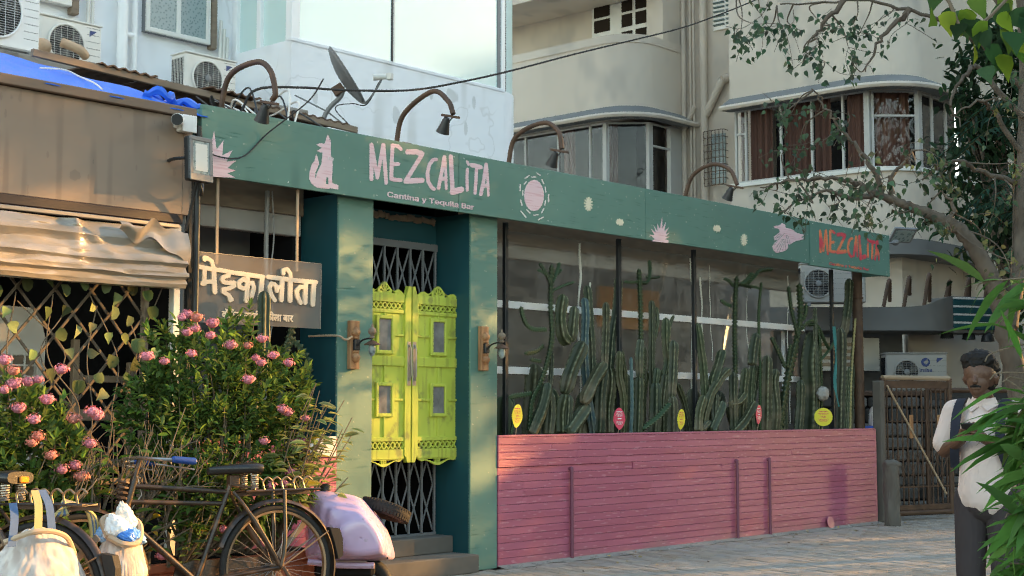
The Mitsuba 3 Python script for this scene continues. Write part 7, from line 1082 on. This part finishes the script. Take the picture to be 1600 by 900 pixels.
part(b2, 'frayed_rim', MB().tube(spl([c2 + [-.11, -.05, .20], c2 + [-.05, -.11, .16], c2 + [.05, -.10, .17], c2 + [.11, .0, .26], c2 + [.04, .08, .30], c2 + [-.08, .06, .28], c2 + [-.11, -.05, .20]], 5), .018, 6), 'sack_brown', 40)
for i, (x, y, z, w_, h, mt) in enumerate(((-.05, -.02, .30, .06, .12, 'white_paint'), (.03, .02, .34, .05, .15, 'off_white'), (.05, -.05, .24, .05, .08, 'blue_plastic'), (-.08, .03, .27, .04, .10, 'blue_plastic'), (.0, -.07, .25, .05, .07, 'blue_deep'))):
    t = trimesh.creation.icosphere(4); v = np.array(t.vertices); v = v * (1 + .5 * (meshkit.fbm(v * 1.6 + i * 7, 2, i) - .5) + .35 * (np.abs(meshkit.noise(v * 4.3 + i, i) - .5) - .2))[:, None]; v[:, :2] *= (1.15 - .55 * np.clip(v[:, 2:3], -1, 1))
    part(b2, 'packet', MB().raw(v * [w_ * 1.1, w_ * .85, h * .62] @ roty(.25 * (i - 2)).T + c2 + [x, y, z - .05], t.faces), mt, True)
Rk = thing('strap_bundle', 'bundle of blue and yellow luggage straps on the rack of the left bicycle', 'straps')
for i in range(5): part(Rk, 'strap', MB().tube(spl([(-5.16 + .02 * i, -1.60, .80), (-5.06, -1.56 + .01 * i, .845 + .006 * i), (-4.94, -1.52, .83), (-4.88 + .01 * i, -1.50, .74), (-4.86, -1.5, .5)], 6), .010, 5), 'strap' if i % 2 else 'strap_yellow', 40)

# ================================================================ lilac scooter
SC = thing('scooter', 'lilac painted scooter body with a bulging side panel beside the doorway step', 'scooter'); sc = np.array([-2.671, -1.141, .551])
out = np.array([(-.285, .12), (-.27, .235), (-.205, .26), (-.08, .245), (.05, .215), (.14, .125), (.225, -.0), (.275, -.13), (.278, -.205), (.18, -.215), (-.10, -.225), (-.28, -.20), (-.30, -.04)])
oc = np.vstack([spl(np.vstack([out, out[:1]]), 8)[:-1]]); n = len(oc); cen = np.array([-.01, -.0]); S_ = np.linspace(1, 0, 44)[:-1]; V, F = [], []
def dep(s): 
    t = 1 - s; return .19 * (1 - (1 - min(t / .62, 1)) ** 2.2) ** .55 - .036 * (1 / (1 + math.exp((t - .17) / .010))) - .034 * (1 / (1 + math.exp((t - .34) / .010)))
for s in S_:
    for (a, z) in oc:
        sh = np.array([.055, -.035]) * (1 - s); p = cen + sh + (np.array([a, z]) - cen) * s; b = .065 / (1 + math.exp((math.hypot((p[0] - .06) / .19, (p[1] + .03) / .15) - 1) / .10)); V.append((p[0], p[1], dep(s) + b))
k_ = len(V); V.append((cen[0] + .055, cen[1] - .035, dep(0) + .05)); F = [[i * n + j, i * n + (j + 1) % n, (i + 1) * n + (j + 1) % n, (i + 1) * n + j] for i in range(len(S_) - 1) for j in range(n)]
V = np.array(V); Wd = sc + V[:, :1] * (ER * .97 + EF * .2)[None] + np.array([0, 0, 1.]) * V[:, 1:2] - (EF * .97 - ER * .2)[None] * V[:, 2:3]
Fq = np.array(F); Ft = np.vstack([Fq[:, [0, 1, 2]], Fq[:, [0, 2, 3]], [[(len(S_) - 1) * n + j, (len(S_) - 1) * n + (j + 1) % n, k_] for j in range(n)]])
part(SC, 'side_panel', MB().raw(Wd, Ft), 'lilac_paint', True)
rim = Wd[:n]; bk = rim + EF * .30 + [0, 0, -.03]; part(SC, 'body_shell', MB().raw(np.vstack([rim, bk]), [[j, (j + 1) % n, n + (j + 1) % n, n + j] for j in range(n)]).raw(bk, [[0, j, j + 1] for j in range(1, n - 1)]), 'lilac_paint', 50)
part(SC, 'rain_gutter', MB().tube(spl([sc + ER * a - EF * .12 + [0, 0, z] for a, z in ((-.27, -.20), (-.05, -.222), (.17, -.225))], 6), .022, 8), 'lilac_paint', 40); part(SC, 'trim_strip', MB().tube([sc - ER * .12 - EF * .135 + [0, 0, -.195], sc + ER * .12 - EF * .135 + [0, 0, -.197]], .006, 6), 'steel')
part(SC, 'cap', MB().lathe([(0, 0), (.04, 0), (.04, .03), (.02, .045), (0, .045)], sc + ER * -.18 + EF * .05 + [0, 0, .26], None, 14), 'black_metal', 40)
part(SC, 'underbody', MB().obox(sc + [0, .05, -.26], (.20, .10, .05), rotz(-.84), .02), 'dark_void'); part(SC, 'wheel', MB().torus(sc + ER * .10 + EF * .08 + [0, 0, -.37], .13, .048, unit(EF * .97 - ER * .2), 36, 12), 'rubber', 50); part(SC, 'wheel_hub', MB().lathe([(0, .03), (.03, .03), (.05, .01), (.085, .0), (.09, -.02)], sc + ER * .10 + EF * .03 + [0, 0, -.37], np.stack([ER, np.array([0, 0, 1.]), -EF], 1), 20), 'grey_metal', 40)
part(SC, 'bolt', MB().ell(sc + ER * .25 - EF * .02 + [0, 0, -.185], (.007, .007, .007), n=5), 'black_metal')
ta = unit(np.array([0, 0, .92]) + EF * .22 + ER * .30); tc = np.array([-2.24, -1.02, .655]); 
SP = part(SC, 'spare_tyre', MB().torus(tc, .135, .047, ta, 44, 12), 'rubber', 50); tr_ = MB()
u = unit(np.cross(ta, [0, 0, 1.])); w = np.cross(u, ta)
for i in range(44):
    a = i * 2 * math.pi / 44; d = u * math.cos(a) + w * math.sin(a)
    for q in (-.5, .5): c_ = tc + d * (.135 + .047 * math.cos(q)) + ta * .047 * math.sin(q); tr_.obox(c_, (.0035, .008, .015), np.stack([d, np.cross(ta, d), ta], 1))
part(SP, 'tread', tr_, 'rubber', stuff=True); part(SP, 'rim', MB().lathe([(.045, -.01), (.09, -.01), (.095, .02), (.09, .025), (.04, .01)], tc, np.stack([u, w, ta], 1), 24), 'grey_metal', 40)

# ================================================================ the man
import manifold3d as m3
def hull_chain(chains, edge=.018, it=8):
    parts = []
    for ch in chains:
        for (p, r), (q, s) in zip(ch[:-1], ch[1:]):
            a = m3.Manifold.sphere(r, 20).translate(list(map(float, p))); b = m3.Manifold.sphere(s, 20).translate(list(map(float, q))); parts.append(m3.Manifold.batch_hull([a, b]))
    m = m3.Manifold.batch_boolean(parts, m3.OpType.Add).refine_to_length(edge); q = m.to_mesh(); t = trimesh.Trimesh(q.vert_properties[:, :3], q.tri_verts, process=True); trimesh.smoothing.filter_taubin(t, iterations=it); return t
PO = np.array([-1.53, -5.10, 0]); pf = unit(-EF * .80 - ER * .55); pr = np.cross(pf, [0, 0, 1.]); PM = .965 * np.stack([pr, pf, np.array([0, 0, 1.])], 1)
def toW(t): t = t.copy(); t.vertices = np.array(t.vertices) @ PM.T + PO; return t
MAN = thing('person', 'man in a pale short-sleeved shirt with a dark backpack strap, looking down at his phone', 'person')
hc = np.array([0, .085, 1.585])
arm = lambda s: [[((s * .175, 0, 1.405), .055), ((s * .235, .02, 1.17), .042)], [((s * .235, .02, 1.17), .041), ((s * .07, .235, 1.235), .028)], [((s * .07, .235, 1.235), .028), ((s * .045, .275, 1.265), .03)]]
fing = []
for s in (1, -1):
    for j in range(4):
        b = np.array([s * (.055 - .0 * j), .285 - .004 * j, 1.29 - .018 * j]); fing.append([(b, .011), (b + [-s * .025, .03, .006], .0095), (b + [-s * .05, .022, .010], .0085)])
    fing.append([((s * .05, .265, 1.285), .012), ((s * .03, .262, 1.315), .0105), ((s * .012, .268, 1.33), .009)])
body = hull_chain([[((0, 0, .98), .135), ((0, .0, 1.15), .125), ((0, .0, 1.32), .125)], [((-.12, 0, 1.34), .075), ((.12, 0, 1.34), .075)], [((0, .0, 1.40), .062), ((0, .045, 1.50), .056)],
                   [((.085, 0, .93), .09), ((.10, .02, .50), .062), ((.10, -.01, .09), .043)], [((-.085, 0, .93), .09), ((-.10, .02, .50), .062), ((-.10, -.01, .09), .043)], [((.10, -.02, .05), .04), ((.11, .14, .035), .034)], [((-.10, -.02, .05), .04), ((-.11, .14, .035), .034)],
                   [((0, .06, 1.60), .088), ((0, .10, 1.615), .086)], [((0, .125, 1.56), .062), ((0, .14, 1.515), .040)], [((0, .165, 1.595), .018), ((0, .192, 1.562), .016)], [((-.085, .075, 1.585), .018), ((-.085, .065, 1.56), .012)], [((.085, .075, 1.585), .018), ((.085, .065, 1.56), .012)], [((-.045, .150, 1.605), .018), ((.045, .150, 1.605), .018)], [((-.018, .175, 1.527), .010), ((.018, .175, 1.527), .010)]] + arm(1) + arm(-1) + fing, .012, 5)
put(MAN + '__body', toW(body), 'skin', True)
shirt = hull_chain([[((0, 0, .93), .165), ((0, 0, 1.10), .152), ((0, .005, 1.30), .148)], [((-.13, 0, 1.355), .085), ((.13, 0, 1.355), .085)], [((0, .01, 1.40), .078), ((0, .03, 1.44), .068)]] + [[((s * .165, 0, 1.39), .076), ((s * .228, .015, 1.215), .068)] for s in (1, -1)], .016, 6)
v = np.array(shirt.vertices); nz = meshkit.fbm(v * [7, 7, 4], 3, 3) - .5; shirt.vertices = v + np.array(shirt.vertex_normals) * (nz * .03)[:, None]; put(MAN + '__shirt', toW(shirt), 'shirt', True)
put(MAN + '__trousers', toW(hull_chain([[((0, 0, .97), .15), ((0, 0, .90), .15)]] + [[((s * .085, 0, .90), .105), ((s * .10, .025, .50), .082), ((s * .10, 0, .10), .068)] for s in (1, -1)], .02, 6)), 'trousers', True)
for s in (1, -1): part(MAN, 'shoe', toW(hull_chain([[((s * .10, -.04, .045), .045), ((s * .11, .10, .04), .045), ((s * .112, .17, .03), .032)]], .015, 4)), 'leather', True)
hair = hull_chain([[((0, .04, 1.645), .098), ((0, .085, 1.660), .092)], [((0, .015, 1.60), .088), ((0, .03, 1.56), .075)], [((-.05, .12, 1.685), .045), ((.05, .12, 1.685), .045)]], .012, 3); v = np.array(hair.vertices); hair.vertices = v + np.array(hair.vertex_normals) * ((meshkit.fbm(v * 60, 2, 5) - .5) * .022)[:, None]; put(MAN + '__hair', toW(hair), 'hair', True)
part(MAN, 'moustache', toW(hull_chain([[((-.026, .178, 1.535), .006), ((0, .190, 1.540), .008), ((.026, .178, 1.535), .006)]], .006, 2)), 'hair', True)
for s in (1, -1): part(MAN, 'eyebrow', toW(hull_chain([[((s * .018, .176, 1.618), .005), ((s * .05, .160, 1.620), .005)]], .006, 2)), 'hair', True); part(MAN, 'eye', toW(hull_chain([[((s * .028, .164, 1.596), .007), ((s * .040, .159, 1.596), .006)]], .006, 2)), 'hair', True)
for s in (1, -1): part(MAN, 'collar', MB().raw(*thick(np.array([(s * .01, .098, 1.425), (s * .075, .06, 1.475), (s * .095, .065, 1.43), (s * .045, .125, 1.395)]), np.array([[0, 1, 2, 3]]), .006)).xf(PM, PO), 'shirt')
for s in (1, -1):
    pp = spl([(s * .12, -.10, 1.43), (s * .125, .02, 1.458), (s * .125, .135, 1.36), (s * .13, .16, 1.20), (s * .15, .10, 1.08)], 8); v = np.vstack([pp - [.026, 0, 0], pp + [.026, 0, 0]]); n = len(pp); part(MAN, 'backpack_strap', MB().raw(*thick(v, np.array([[i, i + 1, n + i + 1, n + i] for i in range(n - 1)]), .010)).xf(PM, PO), 'navy_cloth', 40)
one('backpack', 'dark backpack on the back of the standing man', 'backpack', MB().obox((0, -.23, 1.22), (.15, .085, .22), None, .05).xf(PM, PO), 'navy_cloth', 40)
one('mobile_phone', 'dark mobile phone held in both hands by the man', 'phone', MB().obox((0, .30, 1.285), (.036, .005, .075), rotx(-.9), .003).xf(PM, PO), 'leather')
# ================================================================ added beyond the frame, unseen, to shade the street and dim reflections
tree('street tree added outside the frame to the right, to shade the cantina front', 17.0, -4.7, 3.6, .22, [(0, 0, 5.4, 2.6, 1.9, 2.2), (2.5, .2, 4.6, 1.8, 1.8, 1.6), (-1.5, .8, 6.4, 1.8, 1.3, 1.6), (-2.4, -3.2, 8.4, 2.2, 1.7, .85), (-2.6, -1.2, 7.4, 2.0, 1.3, .7), (-2.2, .9, 7.3, 2.0, 1.5, 1.0), (-1.2, 3.0, 7.2, 2.0, 1.5, 1.4), (-.4, .5, 8.6, 2.4, 1.8, 1.2), (-.8, -.2, 6.6, 1.8, 1.4, .8), (-1, -.5, 3.9, 1.6, 1.1, .9), (-1, 1.3, 4.2, 1.6, 1.2, 1.0)], 1700, (.045, .085, .035), .24, 51)  # unseen crowns added and shaped to shade fascia, columns and planks
tree('street tree added outside the frame, farther right, to shade the wall and paving', 24.0, -7.6, 4.2, .26, [(0, 0, 6.5, 3.2, 3.0, 3.0), (1.5, 2.2, 8.6, 2.6, 2.4, 2.2), (-1, 2.6, 4.6, 2.2, 1.6, 1.6)], 2600, (.045, .085, .035), .26, 52)  # unseen crowns added as sun blockers
tree('tall street tree added outside the frame beside the far block to block sun', 29.0, -4.5, 6.0, .3, [(0, 0, 8.5, 3.4, 3.2, 3.6), (0, 3.0, 11.0, 3.0, 2.8, 3.0)], 2400, (.045, .085, .035), .28, 53)  # another unseen tree added to hold back the sun
tree('street tree outside the frame, behind the photographer', -1.5, -14.5, 5.0, .3, [(0, 0, 8.0, 3.6, 3.0, 3.0), (3.5, .5, 7.0, 2.6, 2.6, 2.4), (-4.5, 0, 9.5, 3.2, 2.8, 3.2), (3.0, -.5, 11.5, 3.2, 2.8, 2.6)], 2400, (.045, .085, .035), .26, 54)
FB = thing('added_far_block', 'apartment block added outside the frame at the street end to block the sun', 'building')  # unseen block added to keep sun off the upper walls
part(FB, 'wall', MB().box(44, -15.6, 0, 56, 8, 20), 'cream_stucco')
for z in np.arange(1.5, 19, 3.0):
    for y in np.arange(-14.6, 7, 2.4): part(FB, 'window', MB().box(43.97, y, z, 43.998, y + 1.4, z + 1.5), 'curtain_grey')

OB = thing('added_opposite_block', 'cream apartment block added outside the frame across the street to darken reflections', 'building')  # unseen block added so the plastic sheets mirror something dark
part(OB, 'wall', MB().box(5, -30, 0, 36, -19, 13), 'cream_stucco')
for z in np.arange(1.2, 12, 3.0):
    for x in np.arange(6.2, 35, 2.6): part(OB, 'window', MB().box(x, -19.002, z, x + 1.5, -18.97, z + 1.5), 'curtain_grey')

g = np.random.default_rng(90); HG = thing('shade_hedge', 'leafy screen added outside the frame at the right to shade the paving', 'shade_hedge'); m = MB(); n = 5200  # unseen leaf mass added to keep sun off the paving
P = np.stack([g.uniform(9.6, 11.2, n), g.uniform(-9.0, -3.6, n), g.uniform(.1, 2.7, n)], 1); leaves(m, P, rdir(g, n, .3), g.uniform(.09, .16, n), g.uniform(.05, .08, n), g, [(.05, .09, .035)], 'oval', .2, .2); part(HG, 'foliage', m, 'leaf', stuff=True)

part(OB, 'wall', MB().box(36.01, -42, 0, 46, -22.6, 13), 'cream_stucco')  # extra wall added to cover bright sky mirrored in the plastic
